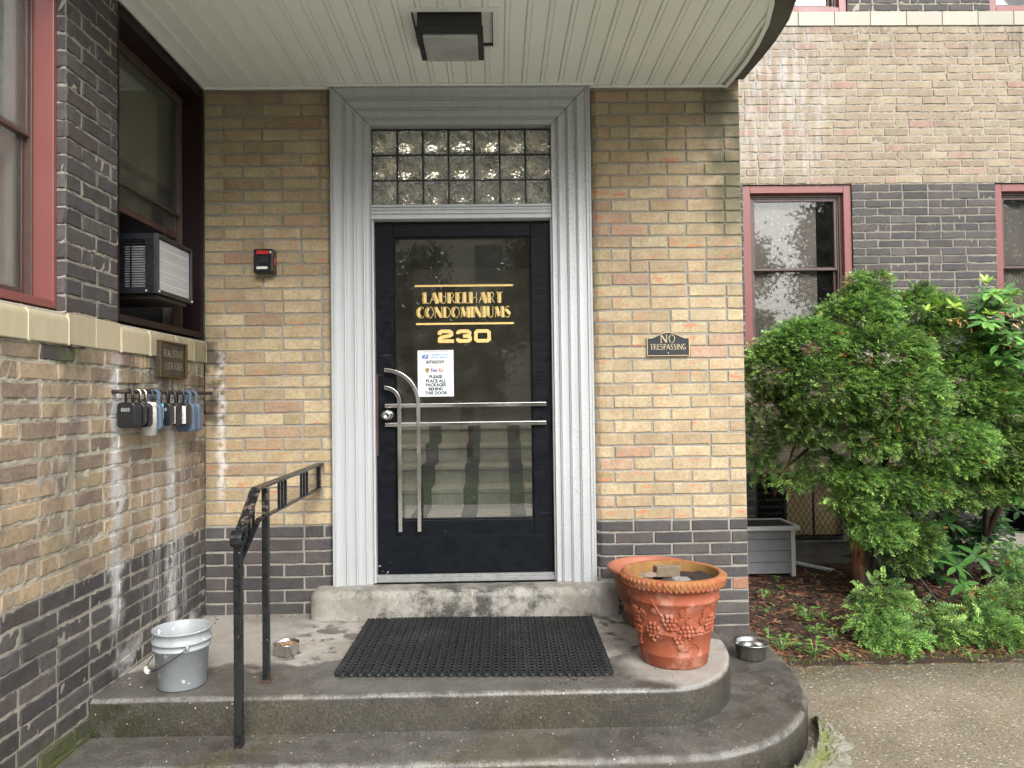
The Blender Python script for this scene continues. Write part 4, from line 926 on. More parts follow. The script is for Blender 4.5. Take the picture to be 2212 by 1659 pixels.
# interior: vestibule, stairs with dark tread strips, warm ceiling lamp
m = MB()
m.box(-1.25, -1.20, 0.31, 6.5, 0.40, 3.6); m.box(0.80, 0.85, 0.31, 6.5, 0.40, 3.6); m.box(-1.2, 0.80, 6.45, 6.5, 0.4, 3.6); m.box(-1.2, 0.80, 0.31, 6.45, 3.35, 3.4)
m.box(-1.2, 0.80, 0.131, 6.45, 0.40, 0.462); m.box(-1.2, -0.93, 0.301, 0.309, 0.46, 3.35); m.box(0.56, 0.80, 0.301, 0.309, 0.46, 3.35)
m.build('vestibule', 'interior_wall', B)
m = MB(); NS = [(4.80, 0.735), (5.12, 0.60), (5.44, 0.47), (5.76, 0.335), (6.08, 0.20)]
NS = [(D-4.1, 1.46-h) for D, h in NS]
for i, (y, z) in enumerate(NS):
    y1 = NS[i+1][0] if i+1 < len(NS) else 6.44
    m.box(-1.19, 0.79, y+0.022, y1+0.021, 0.4625, z-0.034); m.box(-1.19, 0.79, y, y1-0.001, z-0.0335, z)
m.build('interior_stairs', 'stair_concrete', B, bevel=0.008)
for sx in (-0.52, -0.20, 0.12):
    m = MB()
    for i, (y, z) in enumerate(NS):
        y1 = NS[i+1][0] if i+1 < len(NS) else y+0.3
        m.box(sx-0.05, sx+0.05, y+0.016, y+0.021, NS[i-1][1]+0.003 if i else 0.464, z-0.036); m.box(sx-0.05, sx+0.05, y-0.004, y-0.001, z-0.0335, z+0.0005); m.box(sx-0.05, sx+0.05, y-0.004, y1-0.007, z+0.001, z+0.005)
    m.build('tread_strip', 'speckled_rubber', B)
lp = thing('vestibule_lamp', 'warm hallway lamp glowing behind the glass blocks', 'lamp', (-0.25, 0.75, 3.34))
t = NT('lamp_glow'); e = t.n('ShaderNodeEmission'); t.put(e.inputs[0], (1.0, 0.93, 0.80)); e.inputs[1].default_value = 48.0; t.t.links.new(e.outputs[0], t.out.inputs[0]); M['lamp_glow'] = t.m
m = MB(); m.lathe([(0.10, 0), (0.14, -0.03), (0.13, -0.08), (0.07, -0.11), (0.001, -0.115)], (-0.25, 0.75, 3.335), 24); m.build('shade', 'lamp_glow', lp)
m = MB(); m.lathe([(0.001, 0.0), (0.15, 0.0), (0.15, -0.012), (0.09, -0.014)], (-0.25, 0.75, 3.349), 24); m.build('ceiling_rose', 'bronze', lp)

# canopy: concrete slab, vinyl soffit with ribs, edge trim
def curve_outline(x0, xa, xr, yf, yb, n=18, ex=2.2):
    """straight front edge at y=yf from x0 to xa, rounded corner to x=xr at yb, straight back to the wall"""
    pts = [(x0, yf)]
    for i in range(n+1):
        a = math.pi/2*i/n
        pts.append((xa+(xr-xa)*math.sin(a)**(2/ex), yb+(yf-yb)*math.cos(a)**(2/ex)))
    return pts
cp = bpy.data.objects.new('canopy', None); S.collection.objects.link(cp); cp.parent = B; cp.location = (-0.1, 0, 3.21)
so_out = [(1.285, -0.003), (1.295, -0.15), (1.300, -0.30), (1.292, -0.50), (1.268, -0.70), (1.225, -0.88), (1.155, -1.05), (1.05, -1.21), (0.90, -1.36), (0.70, -1.46), (0.40, -1.52), (XL+0.003, -1.54)]
sl_out = [(1.400, -0.0), (1.412, -0.25), (1.415, -0.45), (1.40, -0.66), (1.355, -0.88), (1.285, -1.07), (1.18, -1.26), (1.02, -1.44), (0.80, -1.57), (0.45, -1.65), (XL+0.003, -1.67)]
m = MB(); m.poly([(XL+0.003, -0.001)]+sl_out[::-1] if False else (sl_out+[(XL+0.003, -0.001)])[::-1], 3.245, 3.44); m.build('slab', 'slab_concrete', cp, bevel=0.006)
# soffit boards: profile across X, clipped by the outline
def y_front(x):
    pts = so_out
    for (xa, ya), (xb, yb) in zip(pts[3:], pts[4:]):
        if xb <= x <= xa: return ya+(yb-ya)*(x-xa)/(xb-xa)
    return -0.30
m = MB(); xs = []; x = XL+0.003; k = 0
while x < 1.29:
    xs += [(x, 0.0), (x+0.068, 0.0), (x+0.071, 0.005), (x+0.075, -0.0055), (x+0.092, -0.0055), (x+0.096, 0.005), (x+0.0985, 0.0)]; x += 0.0993
xs = [(a, b) for a, b in xs if a < 1.292]
LX0, LX1, LY0, LY1 = -0.372, -0.004, -0.815, -0.485
def zat(x):
    for (a, za), (b, zb) in zip(xs, xs[1:]):
        if a <= x <= b: return za+(zb-za)*(x-a)/max(1e-9, b-a)
    return 0
xs = sorted(xs+[(LX0, zat(LX0)), (LX1, zat(LX1))])
for (a, za), (b, zb) in zip(xs, xs[1:]):
    if b-a < 1e-5: continue
    zc = 3.212
    spans = [(-0.002, LY1), (LY0, y_front(b))] if ((a+b)/2 > LX0 and (a+b)/2 < LX1) else [(-0.002, y_front((a+b)/2) if b < 1.285 else -0.5)]
    for (ya, yb) in spans:
        if yb >= ya: continue
        m.add([(a, ya, zc+za), (b, ya, zc+zb), (b, yb, zc+zb), (a, yb, zc+za)], [(0, 1, 2, 3)])
m.build('soffit', 'vinyl_soffit', cp)
MB().poly((so_out+[(XL+0.003, -0.003)])[::-1], 3.224, 3.2435).build('soffit_backing', 'trim_white', cp)
m = MB()
m.tube([(x_+0.008, y_, 3.208) for x_, y_ in so_out], 0, rect=(0.022, 0.016)); m.build('edge_trim', 'trim_white', cp)
m = MB()
m.box(XL+0.004, SX0-0.003, -0.024, -0.006, 3.200, 3.2115); m.box(SX1+0.003, 1.285, -0.024, -0.006, 3.200, 3.2115); m.box(SX0-0.022, SX1+0.022, -0.062, -0.042, 3.200, 3.2115)
m.box(SX0-0.022, SX0-0.006, -0.0415, -0.0245, 3.200, 3.2115); m.box(SX1+0.006, SX1+0.022, -0.0415, -0.0245, 3.200, 3.2115)
m.box(XL+0.004, XL+0.022, -1.5, -0.0245, 3.199, 3.2105)
m.build('wall_trim', 'trim_white', cp, bevel=0.003)
m = MB(); w_ = 0.03
m.box(LX0-w_, LX1+w_, LY0-w_, LY0, 3.205, 3.2105); m.box(LX0-w_, LX1+w_, LY1, LY1+w_*0.4, 3.205, 3.2105); m.box(LX0-w_, LX0, LY0+0.0005, LY1-0.0005, 3.205, 3.2105); m.box(LX1, LX1+w_, LY0+0.0005, LY1-0.0005, 3.205, 3.2105)
m.build('light_cutout_trim', 'trim_white', cp)
m = MB(); m.box(LX0, LX1, LY0, LY0+0.004, 3.2115, 3.244); m.box(LX0, LX1, LY1-0.004, LY1, 3.2115, 3.244); m.box(LX0, LX0+0.004, LY0+0.0045, LY1-0.0045, 3.2115, 3.244); m.box(LX1-0.004, LX1, LY0+0.0045, LY1-0.0045, 3.2115, 3.244); m.build('cutout_box', 'dark_bronze', cp)
# ceiling light
cl = thing('ceiling_light', 'square dark bronze lantern with frosted lens hanging from the canopy soffit', 'ceiling light', (-0.20, -0.67, 3.24))
fx0, fx1, fy0, fy1, fz0, fz1 = -0.345, -0.055, -0.80, -0.525, 3.120, 3.2445
m = MB(); m.box(fx0, fx1, fy0, fy0+0.012, fz0+0.03, fz1); m.box(fx0, fx1, fy1-0.012, fy1, fz0+0.03, fz1); m.box(fx0, fx0+0.012, fy0+0.0125, fy1-0.0125, fz0+0.03, fz1); m.box(fx1-0.012, fx1, fy0+0.0125, fy1-0.0125, fz0+0.03, fz1); m.build('housing', 'dark_metal', cl, bevel=0.002)
m = MB(); b_ = 0.018
for (a, b, c, d) in ((fx0-0.006, fx1+0.006, fy0-0.006, fy0+b_), (fx0-0.006, fx1+0.006, fy1-b_*0.4, fy1+0.004), (fx0-0.006, fx0+b_, fy0+b_+0.0005, fy1-b_*0.4-0.0005), (fx1-b_, fx1+0.006, fy0+b_+0.0005, fy1-b_*0.4-0.0005)): m.box(a, b, c, d, fz0, fz0+0.0295)
m.build('lens_frame', 'dark_metal', cl, bevel=0.003)
m = MB(); m.box(fx0+b_+0.001, fx1-b_-0.001, fy0+b_+0.001, fy1-0.009, fz0-0.012, fz0+0.01); m.build('lens', 'lens', cl, bevel=0.012, seg=4)

# ------------------------------------------------------------------ steps
st = thing('entrance_steps', 'two weathered concrete steps with rounded right end leading to the door', 'steps', (0, -0.6, 0))
def step_mesh(outline, z0, z1, r, back=0.0):
    """nosed step: the outline offset inwards round the top edge"""
    pts = outline; n = len(pts); m = MB()
    nr = []
    for i in range(n):
        a = pts[max(0, i-1)]; b = pts[min(n-1, i+1)]; dx, dy = b[0]-a[0], b[1]-a[1]; l = math.hypot(dx, dy); nr.append((-dy/l, dx/l))
    rings = [(0, z0)]+[(r-r*math.cos(R(t)), z1-r+r*math.sin(R(t))) for t in range(0, 91, 15)]+[(r+0.012, z1)]
    vs = []
    for (off, z) in rings:
        for i in range(n): vs.append((pts[i][0]+nr[i][0]*off, pts[i][1]+nr[i][1]*off, z))
    fs = []
    for k in range(len(rings)-1):
        for i in range(n-1): fs.append((k*n+i, k*n+i+1, (k+1)*n+i+1, (k+1)*n+i))
    m.add(vs, fs, 0, True)
    top = [vs[(len(rings)-1)*n+i] for i in range(n)]
    m.add(top+[(top[-1][0], back, z1), (top[0][0], back, z1)], [tuple(range(n+2))], 0, False)
    m.add([vs[(len(rings)-1)*n+n-1], vs[n-1], (pts[-1][0], back, z0), (pts[-1][0], back, z1-0.0), (top[-1][0], back, z1)], [(0, 1, 2, 3, 4)])
    return m
land = curve_outline(XL+0.0, 0.66, 1.055, -1.145, -0.50, ex=2.1)+[(1.06, -0.003)]
low = curve_outline(XL+0.0, 0.62, 1.405, -1.405, -0.42, ex=2.1, n=22)+[(1.415, -0.003)]
# denser front edge so the nosing can be slightly uneven
def densify(o, amp):
    out = []
    for (a, b) in zip(o, o[1:]):
        L = math.hypot(b[0]-a[0], b[1]-a[1]); k = max(1, int(L/0.10))
        for i in range(k): t_ = i/k; out.append((a[0]+(b[0]-a[0])*t_, a[1]+(b[1]-a[1])*t_+(random.uniform(-amp, amp) if i else 0)))
    out.append(o[-1]); return out
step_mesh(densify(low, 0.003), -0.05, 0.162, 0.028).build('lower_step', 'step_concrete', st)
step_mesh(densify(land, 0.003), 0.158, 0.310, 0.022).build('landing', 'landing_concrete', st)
th = curve_outline(0, 0.56, 0.635, -0.155, -0.08, n=8, ex=2.0); th = [(-x-0.385, y) for x, y in th[::-1]][:-1]+th[1:]
th = [(-1.02, -0.003)]+th+[(0.635, -0.003)]
m = step_mesh(th, 0.306, 0.461, 0.045); m.build('threshold_stone', 'threshold_concrete', st)

# cement crust with moss at the foot of the steps
def mat_crust2():
    t = NT('mossy_cement'); n = t.noise(13, det=6, rough=0.7); a = t.attr('bc'); x_ = t.n('ShaderNodeSeparateColor'); t.put(x_.inputs[0], a[0])
    c = t.mix(n, (0.13, 0.125, 0.095), (0.30, 0.29, 0.235)); k = t.mul(x_.outputs[0], t.rmp(t.noise(9, det=5), 0.30, 0.52))
    c = t.mix(k, c, t.mix(n, (0.07, 0.08, 0.015), (0.21, 0.225, 0.055))); c = t.mix(t.mul(x_.outputs[1], t.rmp(t.noise(16, det=4), 0.35, 0.55), 0.8), c, (0.035, 0.035, 0.025))
    t.bsdf(c, 0.9, 0, t.bump(n, 1.0, 0.015)); M['mossy_cement'] = t.m; ATTRM.add('mossy_cement')
mat_crust2()
m = MB(); rr = np.random.default_rng(3)
base = [(0.62, -1.415), (0.80, -1.40), (0.95, -1.365), (1.08, -1.30), (1.19, -1.21), (1.275, -1.09), (1.335, -0.96), (1.375, -0.82), (1.392, -0.74)]
n = 130; A_ = 16
def nz1(k, sc): return sum(math.sin(k*f*sc+p)*a for f, p, a in ((1, .3, .5), (2.3, 1.7, .3), (5.1, 4.0, .22), (11, 2, .15)))
rows = []
for i in range(n+1):
    t_ = i/n*(len(base)-1); k = min(len(base)-2, int(t_)); f = t_-k
    x = base[k][0]+(base[k+1][0]-base[k][0])*f; y = base[k][1]+(base[k+1][1]-base[k][1])*f
    dx, dy = base[k+1][0]-base[k][0], base[k+1][1]-base[k][1]; l = math.hypot(dx, dy); nx, ny = dy/l, -dx/l
    env = min(1, i/14)*min(1, (n-i)/28)
    w = env*(0.105+0.035*nz1(i, 0.11)+0.012*nz1(i, 0.6)); lip = env*(0.070+0.028*nz1(i+40, 0.13)+0.006*rr.uniform(-1, 1)); th = 0.010+0.006*nz1(i, 0.3)
    for j in range(A_+1):
        v = j/A_
        if v < 0.35: q = v/0.35; off = 0.004+0.020*q**2+0.004*nz1(i+j*3, 0.5); z = lip*(1-q)+0.016*q+0.001
        else: q = (v-0.35)/0.65; off = 0.024+w*q; z = (0.016+th*nz1(i*0.7+j*5, 0.4)*0.6)*(1-q**4)+0.0015
        m.v.append((x+nx*off, y+ny*off, max(0.001, z))); m.c.append((max(0, 1-abs(v-0.35)*2.3), max(0, 1-v*3.6), 0, 1))
for i in range(n):
    for j in range(A_): a = i*(A_+1)+j; m.f.append((a, a+1, a+A_+2, a+A_+1)); m.mi.append(0); m.sm.append(False)
m.build('cement_crust', 'mossy_cement', None, 'ragged pale cement crust with yellow green moss around the foot of the curved step', 'concrete patch')

# ------------------------------------------------------------------ ground
def soil_z(x, y): return 0.075*max(0, min(1, (y+0.05)/1.7)) if True else 0
m = MB(); nx_, ny_ = 110, 46
for j in range(ny_+1):
    for i in range(nx_+1):
        x = 1.30+6.2*i/nx_; y = -0.08+2.12*j/ny_
        z = soil_z(x, y)+0.006+(random.uniform(-0.007, 0.009) if 0 < j < ny_ else 0) + (0.0 if y > 0.02 else -0.004)
        m.v.append((x, y+(random.uniform(-0.012, 0.012) if j == 0 else 0), z)); m.c.append((1, 1, 1, 0))
for j in range(ny_):
    for i in range(nx_): a = j*(nx_+1)+i; m.f.append((a, a+1, a+nx_+2, a+nx_+1)); m.mi.append(0); m.sm.append(True)
m.build('planting_bed_soil', 'soil', None, kind='structure')
m = MB(); m.add([(-40, -60, -0.02), (40, -60, -0.02), (40, 40, -0.02), (-40, 40, -0.02)], [(0, 1, 2, 3)]); m.build('ground', 'grass_ground', None, kind='structure')
m = MB(); m.add([(XL, -6.2, 0), (9, -6.2, 0), (9, -0.03, 0), (XL, -0.03, 0)], [(0, 1, 2, 3)]); m.build('pavement', 'pavement', None, kind='structure')
m = MB(); m.box(XL, 9, -6.2, -1.75, 0.001, 0.006); m.build('unseen_bounce_slab', 'bounce_concrete', None, kind='structure')  # unseen pale slab added to bounce light up to the soffit
m = MB(); m.add([(-40, -18, -0.008), (40, -18, -0.008), (40, -11, -0.008), (-40, -11, -0.008)], [(0, 1, 2, 3)]); m.build('road', 'street_asphalt', None, kind='structure')

# ------------------------------------------------------------------ things fixed to the walls
# key safe
t_ = thing('key_safe', 'small black key safe with red and white stickers on tan brick beside the door', 'key box', (-1.29, 0, 2.25))
x0, z1 = PY(547, 537, -0.075)[0], PY(547, 537, -0.075)[2]; x1, z0 = PY(590, 589, -0.075)[0], PY(590, 589, -0.075)[2]
m = MB(); m.box(x0, x1, -0.075, -0.001, z0, z1); m.build('body', 'plastic_black', t_, bevel=0.009, seg=3)
m = MB(); m.box(x0+0.018, x1-0.020, -0.0775, -0.0755, z1-0.030, z1-0.012); m.box(x1+0.0005, x1+0.0015, -0.058, -0.02, z0+0.045, z1-0.045); m.build('red_sticker', 'sticker_red', t_)
m = MB(); m.box(x0+0.024, x1-0.030, -0.080, -0.0755, z0+0.052, z1-0.040); m.build('hinged_cover', 'lock_black', t_, bevel=0.002)
m = MB(); m.box(x0+0.018, x1-0.030, -0.0778, -0.0755, z0+0.020, z0+0.034); m.build('white_sticker', 'paint_white', t_); m = MB(); m.sphere((x1-0.014, -0.0765, z1-0.020), 0.006, sc=(1, .3, 1)); m.build('white_cap', 'paint_white', t_)
# no trespassing plaque
t_ = thing('no_trespassing_sign', 'black and gold NO TRESPASSING plaque on tan brick right of the door', 'sign', (0.955, 0, 1.76))
SY = 0.014
sx0, sx1 = PY(1397, 745, -SY)[0], PY(1490, 745, -SY)[0]; sz0 = PY(1443, 769, -SY)[2]; sz1 = PY(1443, 729, -SY)[2]; szt = PY(1443, 717, -SY)[2]
def shape(dd):
    pts = [(sx0+dd, sz0+dd), (sx1-dd, sz0+dd), (sx1-dd, sz1-dd), (sx1-dd-0.022, sz1-dd-0.001)]
    for i in range(13):
        u = 1-i/12; x = sx0+0.022+dd+(sx1-sx0-0.044-2*dd)*u; pts.append((x, sz1-dd+(szt-sz1)*math.sin(math.pi*u)**1.4))
    pts += [(sx0+dd, sz1-dd)]
    return pts
MB().mpoly(mp_front, shape(0), 0.003, SY-0.004).build('back_plate', 'sign_black', t_)
def ringm(mp, A, Bp, d0, d1):
    m = MB(); n = len(A); vs = [mp(a, b, d1) for a, b in A]+[mp(a, b, d1) for a, b in Bp]+[mp(a, b, d0) for a, b in A]+[mp(a, b, d0) for a, b in Bp]
    fs = []
    for i in range(n):
        j = (i+1) % n; fs += [(i, j, n+j, n+i), (2*n+i, i, j, 2*n+j), (n+i, n+j, 3*n+j, 3*n+i)]
    m.add(vs, fs); return m
ringm(mp_front, shape(0.001), shape(0.0042), SY-0.005, SY).build('border', 'sign_gold', t_)
xc = (sx0+sx1)/2
stroke_text('NO', 0.044, mp_front, xc, sz0+0.074, SY-0.0035, 'sign_gold', 'lettering', t_, thick=0.15, thin=0.07, serif=0.11, label='NO', relief=0.001)
stroke_text('TRESPASSING', 0.030, mp_front, xc, sz0+0.036, SY-0.0035, 'sign_gold', 'lettering', t_, thick=0.14, thin=0.08, serif=0.10, width=(sx1-sx0)*0.84, label='TRESPASSING', relief=0.001)
m = MB(); m.sphere((xc, -SY+0.003, sz0+0.016), 0.004, sc=(1, .5, 1)); m.build('screw', 'steel', t_)
# lock box plaque on the side wall
t_ = thing('lock_box_plaque', 'brown bronze-framed plaque reading REAL ESTATE LOCK BOXES on the side wall', 'sign', (XL, -0.45, 1.68))
PYa, PYb, PZa, PZb = -0.600, -0.292, 1.592, 1.768
def mp_pl(s, z, d): return mp_side(s, z, d)
MB().mbox(mp_pl, PYa, PYb, PZa, PZb, 0.002, 0.022).build('back_plate', 'plaque_brown', t_)
m = MB(); m.mframe(mp_pl, PYa, PYb, PZa, PZb, 0.010, 0.0222, 0.030, ww=(0.018, 0.018, 0.010, 0.010)); m.build('border', 'bronze', t_, bevel=0.002)
yc = (PYa+PYb)/2
stroke_text('REAL ESTATE', 0.034, mp_pl, yc, 1.693, 0.0222, 'plaque_letter', 'lettering', t_, thick=0.20, thin=0.10, serif=0.10, width=0.215, label='REAL ESTATE', relief=0.002)
stroke_text('LOCK BOXES', 0.034, mp_pl, yc+0.006, 1.633, 0.0222, 'plaque_letter', 'lettering', t_, thick=0.20, thin=0.10, serif=0.10, width=0.19, label='LOCK BOXES', relief=0.002)
# small iron spike below the sill
m = MB(); m.tube([mp_side(-1.285, 1.684, -0.01), mp_side(-1.285, 1.684, 0.03), mp_side(-1.25, 1.682, 0.035)], 0.006); m.build('iron_spike', 'rust_iron', None, 'short rusty iron spike sticking out under the sill blocks of the side wall', 'spike')
# rail for the lock boxes
BXx, BZ = -1.553, 1.519
m = MB(); m.tube([(XL-0.01, -0.975, BZ), (XL+0.03, -0.972, BZ), (BXx-0.008, -0.962, BZ), (BXx, -0.94, BZ), (BXx, -0.5, BZ), (BXx, -0.065, BZ+0.002)], 0.0085, n=12); m.tube([(XL-0.01, -0.16, BZ), (BXx, -0.16, BZ)], 0.008)
m.build('lock_box_rail', 'rust_iron', None, 'rusty iron rod on the side wall carrying the row of lock boxes', 'rail')
def lockbox(name, label, y, w, t, h, body, shackle, sh=0.045, sr=0.0042, sw=0.030, face=None, rz=0, z_drop=0.0, cyl=False, flat=False):
    top = BZ-0.0085+0.0085*2+sr+0.001-z_drop
    zt = top-sh; o = thing(name, label, 'lock box', (BXx, y, zt-h), 'key lock boxes hanging from the iron rod')
    c, s_ = math.cos(R(rz)), math.sin(R(rz))
    def L(a, b, z): return (BXx+a*c-b*s_, y+a*s_+b*c, z)
    m = MB()
    if cyl:
        prof = [(0.0, zt-h), (w/2, zt-h), (w/2, zt-0.032), (w/2-0.002, zt-0.030), (w/2, zt-0.027), (w/2-0.002, zt-0.024), (w/2, zt-0.021), (w/2, zt-0.012), (w/2-0.006, zt-0.003), (0.0, zt)]
        m.lathe(prof, (BXx, y, 0), 20, sy=t/w)
    else:
        k = 0.16
        pts = [(-w/2, zt-h+0.012), (-w/2+0.010, zt-h), (w/2-0.010, zt-h), (w/2, zt-h+0.012), (w/2, zt-0.014), (w/2-0.012, zt), (-w/2+0.012, zt), (-w/2, zt-0.014)]
        n = len(pts); vs = [L(a, -t/2, z) for a, z in pts]+[L(a, t/2, z) for a, z in pts]
        m.add(vs, [tuple(range(n)), tuple(range(2*n-1, n-1, -1))]+[(i, n+i, n+(i+1) % n, (i+1) % n) for i in range(n)])
    m.build('body', body, o, bevel=0 if cyl else 0.006, seg=3)
    m = MB(); pts = [L(-sw/2, 0, zt-0.004), L(-sw/2, 0, top-sw/2)]+[L(-sw/2*math.cos(R(a)), 0, top-sw/2-sr+sw/2*math.sin(R(a))) for a in range(15, 180, 15)]+[L(sw/2, 0, top-sw/2), L(sw/2, 0, zt-0.004)]
    if flat: m.tube(pts, 0, rect=(0.014, 0.010), up=(1, 0, 0))
    else: m.tube(pts, sr, n=10)
    m.build('shackle', shackle, o)
    if not face and not cyl and not flat:
        m = MB()
        for q in range(4):
            a = -0.015+q*0.010; vs = [L(u, -t/2-dd, zz) for dd in (0.0025, -0.001) for (u, zz) in ((a-0.0035, zt-h*0.36), (a+0.0035, zt-h*0.36), (a+0.0035, zt-h*0.22), (a-0.0035, zt-h*0.22))]
            m.add(vs, [(0, 1, 2, 3), (0, 4, 5, 1), (1, 5, 6, 2), (2, 6, 7, 3), (3, 7, 4, 0)])
        m.build('number_wheels', 'dull_metal', o)
    if face:
        m = MB(); pts = [(-w/2+0.010, zt-h+0.010), (w/2-0.010, zt-h+0.010), (w/2-0.010, zt-0.016), (-w/2+0.010, zt-0.016)]
        n = 4; vs = [L(a, -t/2-0.003, z) for a, z in pts]+[L(a, -t/2+0.002, z) for a, z in pts]
        m.add(vs, [(0, 1, 2, 3), (0, 4, 5, 1), (1, 5, 6, 2), (2, 6, 7, 3), (3, 7, 4, 0)]); m.build('face_plate', face, o, bevel=0.001)
        m = MB(); vs = []; 
        for i in range(14): a = 2*math.pi*i/14; vs.append(L(0.004+0.011*math.cos(a), -t/2-0.006, zt-h*0.42+0.013*math.sin(a)))
        m.add(vs+[(L(0.004, -t/2-0.006, zt-h*0.42))], [tuple(range(14))]); m.build('dial', 'lock_black', o)
    return o
lockbox('lock_box', 'bulky rounded black lock box nearest the camera on the rod', -0.955, 0.082, 0.050, 0.110, 'lock_black', 'lock_black', 0.058, rz=-8)
lockbox('lock_box', 'slim black lock box with silver shackle second on the rod', -0.888, 0.076, 0.028, 0.098, 'lock_black', 'silver_shackle', 0.060, rz=4)
lockbox('lock_box', 'dark lock box with tan shackle beside the pale cylinder', -0.838, 0.078, 0.034, 0.104, 'plastic_black', 'silver_shackle', 0.064)
lockbox('lock_box', 'tall pale metal cylinder lock box with black shackle', -0.775, 0.062, 0.060, 0.150, 'lock_grey', 'lock_black', 0.058, cyl=True, sr=0.006)
lockbox('lock_box', 'blue plastic lock box next to the pale cylinder', -0.722, 0.066, 0.030, 0.118, 'lock_blue', 'lock_blue', 0.068, flat=True, sw=0.036)
o_ = thing('key_tag', 'small bright teal tag hanging between blue and black lock boxes', 'tag', (BXx, -0.68, 1.40))
m = MB(); m.box(BXx-0.012, BXx+0.022, -0.690, -0.678, 1.395, 1.468); m.build('tag_body', 'lock_teal', o_, bevel=0.004)
m = MB(); m.tube([(BXx, -0.684, 1.465), (BXx+0.012, -0.684, 1.50), (BXx+0.008, -0.684, BZ+0.010), (BXx-0.008, -0.684, BZ+0.0100), (BXx-0.012, -0.684, 1.50), (BXx, -0.684, 1.465)], 0.0016, n=6); m.build('loop', 'lock_black', o_)
lockbox('lock_box', 'glossy black lock box right of the teal tag', -0.628, 0.078, 0.046, 0.105, 'plastic_black', 'lock_black', 0.062, rz=5)
lockbox('lock_box', 'black lock box with pale grey face behind the glossy one', -0.545, 0.080, 0.044, 0.108, 'lock_black', 'lock_black', 0.062, face='lock_grey', rz=-6)
lockbox('lock_box', 'black lock box with white face and round dial', -0.452, 0.090, 0.044, 0.112, 'lock_black', 'lock_black', 0.062, face='paint_white')
lockbox('lock_box', 'large blue lock box second from the wall corner', -0.385, 0.088, 0.040, 0.140, 'lock_blue', 'lock_blue', 0.066, flat=True, sw=0.042)
lockbox('lock_box', 'narrow blue lock box closest to the wall corner', -0.312, 0.084, 0.036, 0.140, 'lock_blue', 'lock_blue', 0.066, flat=True, sw=0.042)

# air conditioner
AX1, AY0, AY1, AZ0, AZ1 = -1.54, -0.725, -0.345, 1.968, 2.243
ac = thing('air_conditioner', 'black window air conditioner with dented silver coil fins in the side window', 'air conditioner', ((AX1+XL)/2, (AY0+AY1)/2, AZ0))
m = MB(); m.box(-1.86, AX1-0.012, AY0+0.012, AY1-0.004, AZ0+0.004, AZ0+0.016); m.box(-1.86, AX1-0.012, AY0+0.002, AY1, AZ1-0.028, AZ1); m.box(-1.86, AX1-0.012, AY1-0.006, AY1, AZ0+0.017, AZ1-0.0285)
m.box(-1.86, AX1-0.012, AY0+0.001, AY0+0.008, AZ0, AZ0+0.03); m.box(AX1-0.055, AX1-0.012, AY0+0.001, AY0+0.008, AZ0+0.0305, AZ1-0.0285)
m.build('housing', 'plastic_black', ac, bevel=0.002)
m = MB()
for i in range(19): z = AZ0+0.037+i*0.0112; m.box(-1.86, AX1-0.056, AY0+0.001, AY0+0.005, z, z+0.0045)
m.box(-1.665, -1.659, AY0+0.0055, AY0+0.009, AZ0+0.031, AZ1-0.029)
m.build('side_louver', 'plastic_black', ac)
m = MB(); m.box(-1.70, AX1-0.03, AY0+0.03, AY0+0.036, AZ0+0.03, AZ1-0.05); m.build('side_coil', 'coil_fins', ac)
m = MB(); m.box(AX1-0.020, AX1-0.008, AY0+0.022, AY1-0.016, AZ0+0.022, AZ1-0.022); m.build('condenser_coil', 'coil_fins', ac)
m = MB(); m.mframe(lambda s, z, d: (AX1+d, s, z), AY0, AY1, AZ0, AZ1, 0.018, -0.0115, 0.004, ww=(0.016, 0.012, 0.020, 0.016)); m.build('rear_frame', 'dark_metal', ac, bevel=0.002)
m = MB(); m.sphere((AX1+0.005, AY0+0.012, AZ0+0.010), 0.004); m.sphere((AX1+0.005, AY1-0.010, AZ0+0.010), 0.004); m.sphere((AX1-0.05, AY0, AZ0+0.012), 0.004); m.build('screw', 'paint_white', ac)
m = MB(); m.box(-1.86, AX1-0.02, AY0+0.03, AY1-0.02, AZ0-0.018, AZ0-0.001); m.build('support_tray', 'dark_bronze', ac)
# blinds and curtains
MB().box(XL-0.34, XL-0.168, -1.338, -1.326, 1.88, 3.12).build('inner_reveal', 'white_frame', B)
vb = thing('vertical_blind', 'white vertical blind strips behind the near window at the left edge', 'blind', (XL-0.26, -1.7, 1.85))
m = MB(); m.box(XL-0.235, XL-0.215, -2.20, -1.20, 3.10, 3.14); m.build('headrail', 'white_frame', vb)
for i in range(11):
    y = -1.24-i*0.085; m = MB(); m.box(XL-0.227, XL-0.223, y-0.04, y+0.038, 1.86, 3.099); m.v = [(v[0]+(v[1]-y)*0.35, v[1], v[2]) for v in m.v]; m.build('strip', 'blind_white', vb)
m = MB(); m.mframe(mp_side, -2.15, -1.335, 1.89, 2.46, 0.028, -0.190, -0.162); m.build('screen_frame', 'white_frame', None, 'white inner screen frame behind the lower sash of the near left window', 'window screen')
def curtain(name, label, x0, x1, z0, z1, y, mat, amp=0.012, folds=26):
    m = MB(); n = 90
    vs = []
    for k in range(2):
        for i in range(n+1):
            u = i/n; vs.append((x0+(x1-x0)*u, y+amp*math.sin(u*folds)+amp*0.5*math.sin(u*folds*2.3+1), z0 if k == 0 else z1))
    m.add(vs, [(i, i+1, n+1+i+1, n+1+i) for i in range(n)], 0, True)
    o = m.build(name, mat, None, label, 'curtain'); md = o.modifiers.new('thickness', 'SOLIDIFY'); md.thickness = 0.002; return o
curtain('curtain', 'taupe mandala-patterned curtain behind the red-trimmed window above the yew bush', 2.14, 2.74, 1.86, 3.17, YR+0.166, 'lace_curtain', amp=0.005, folds=14)
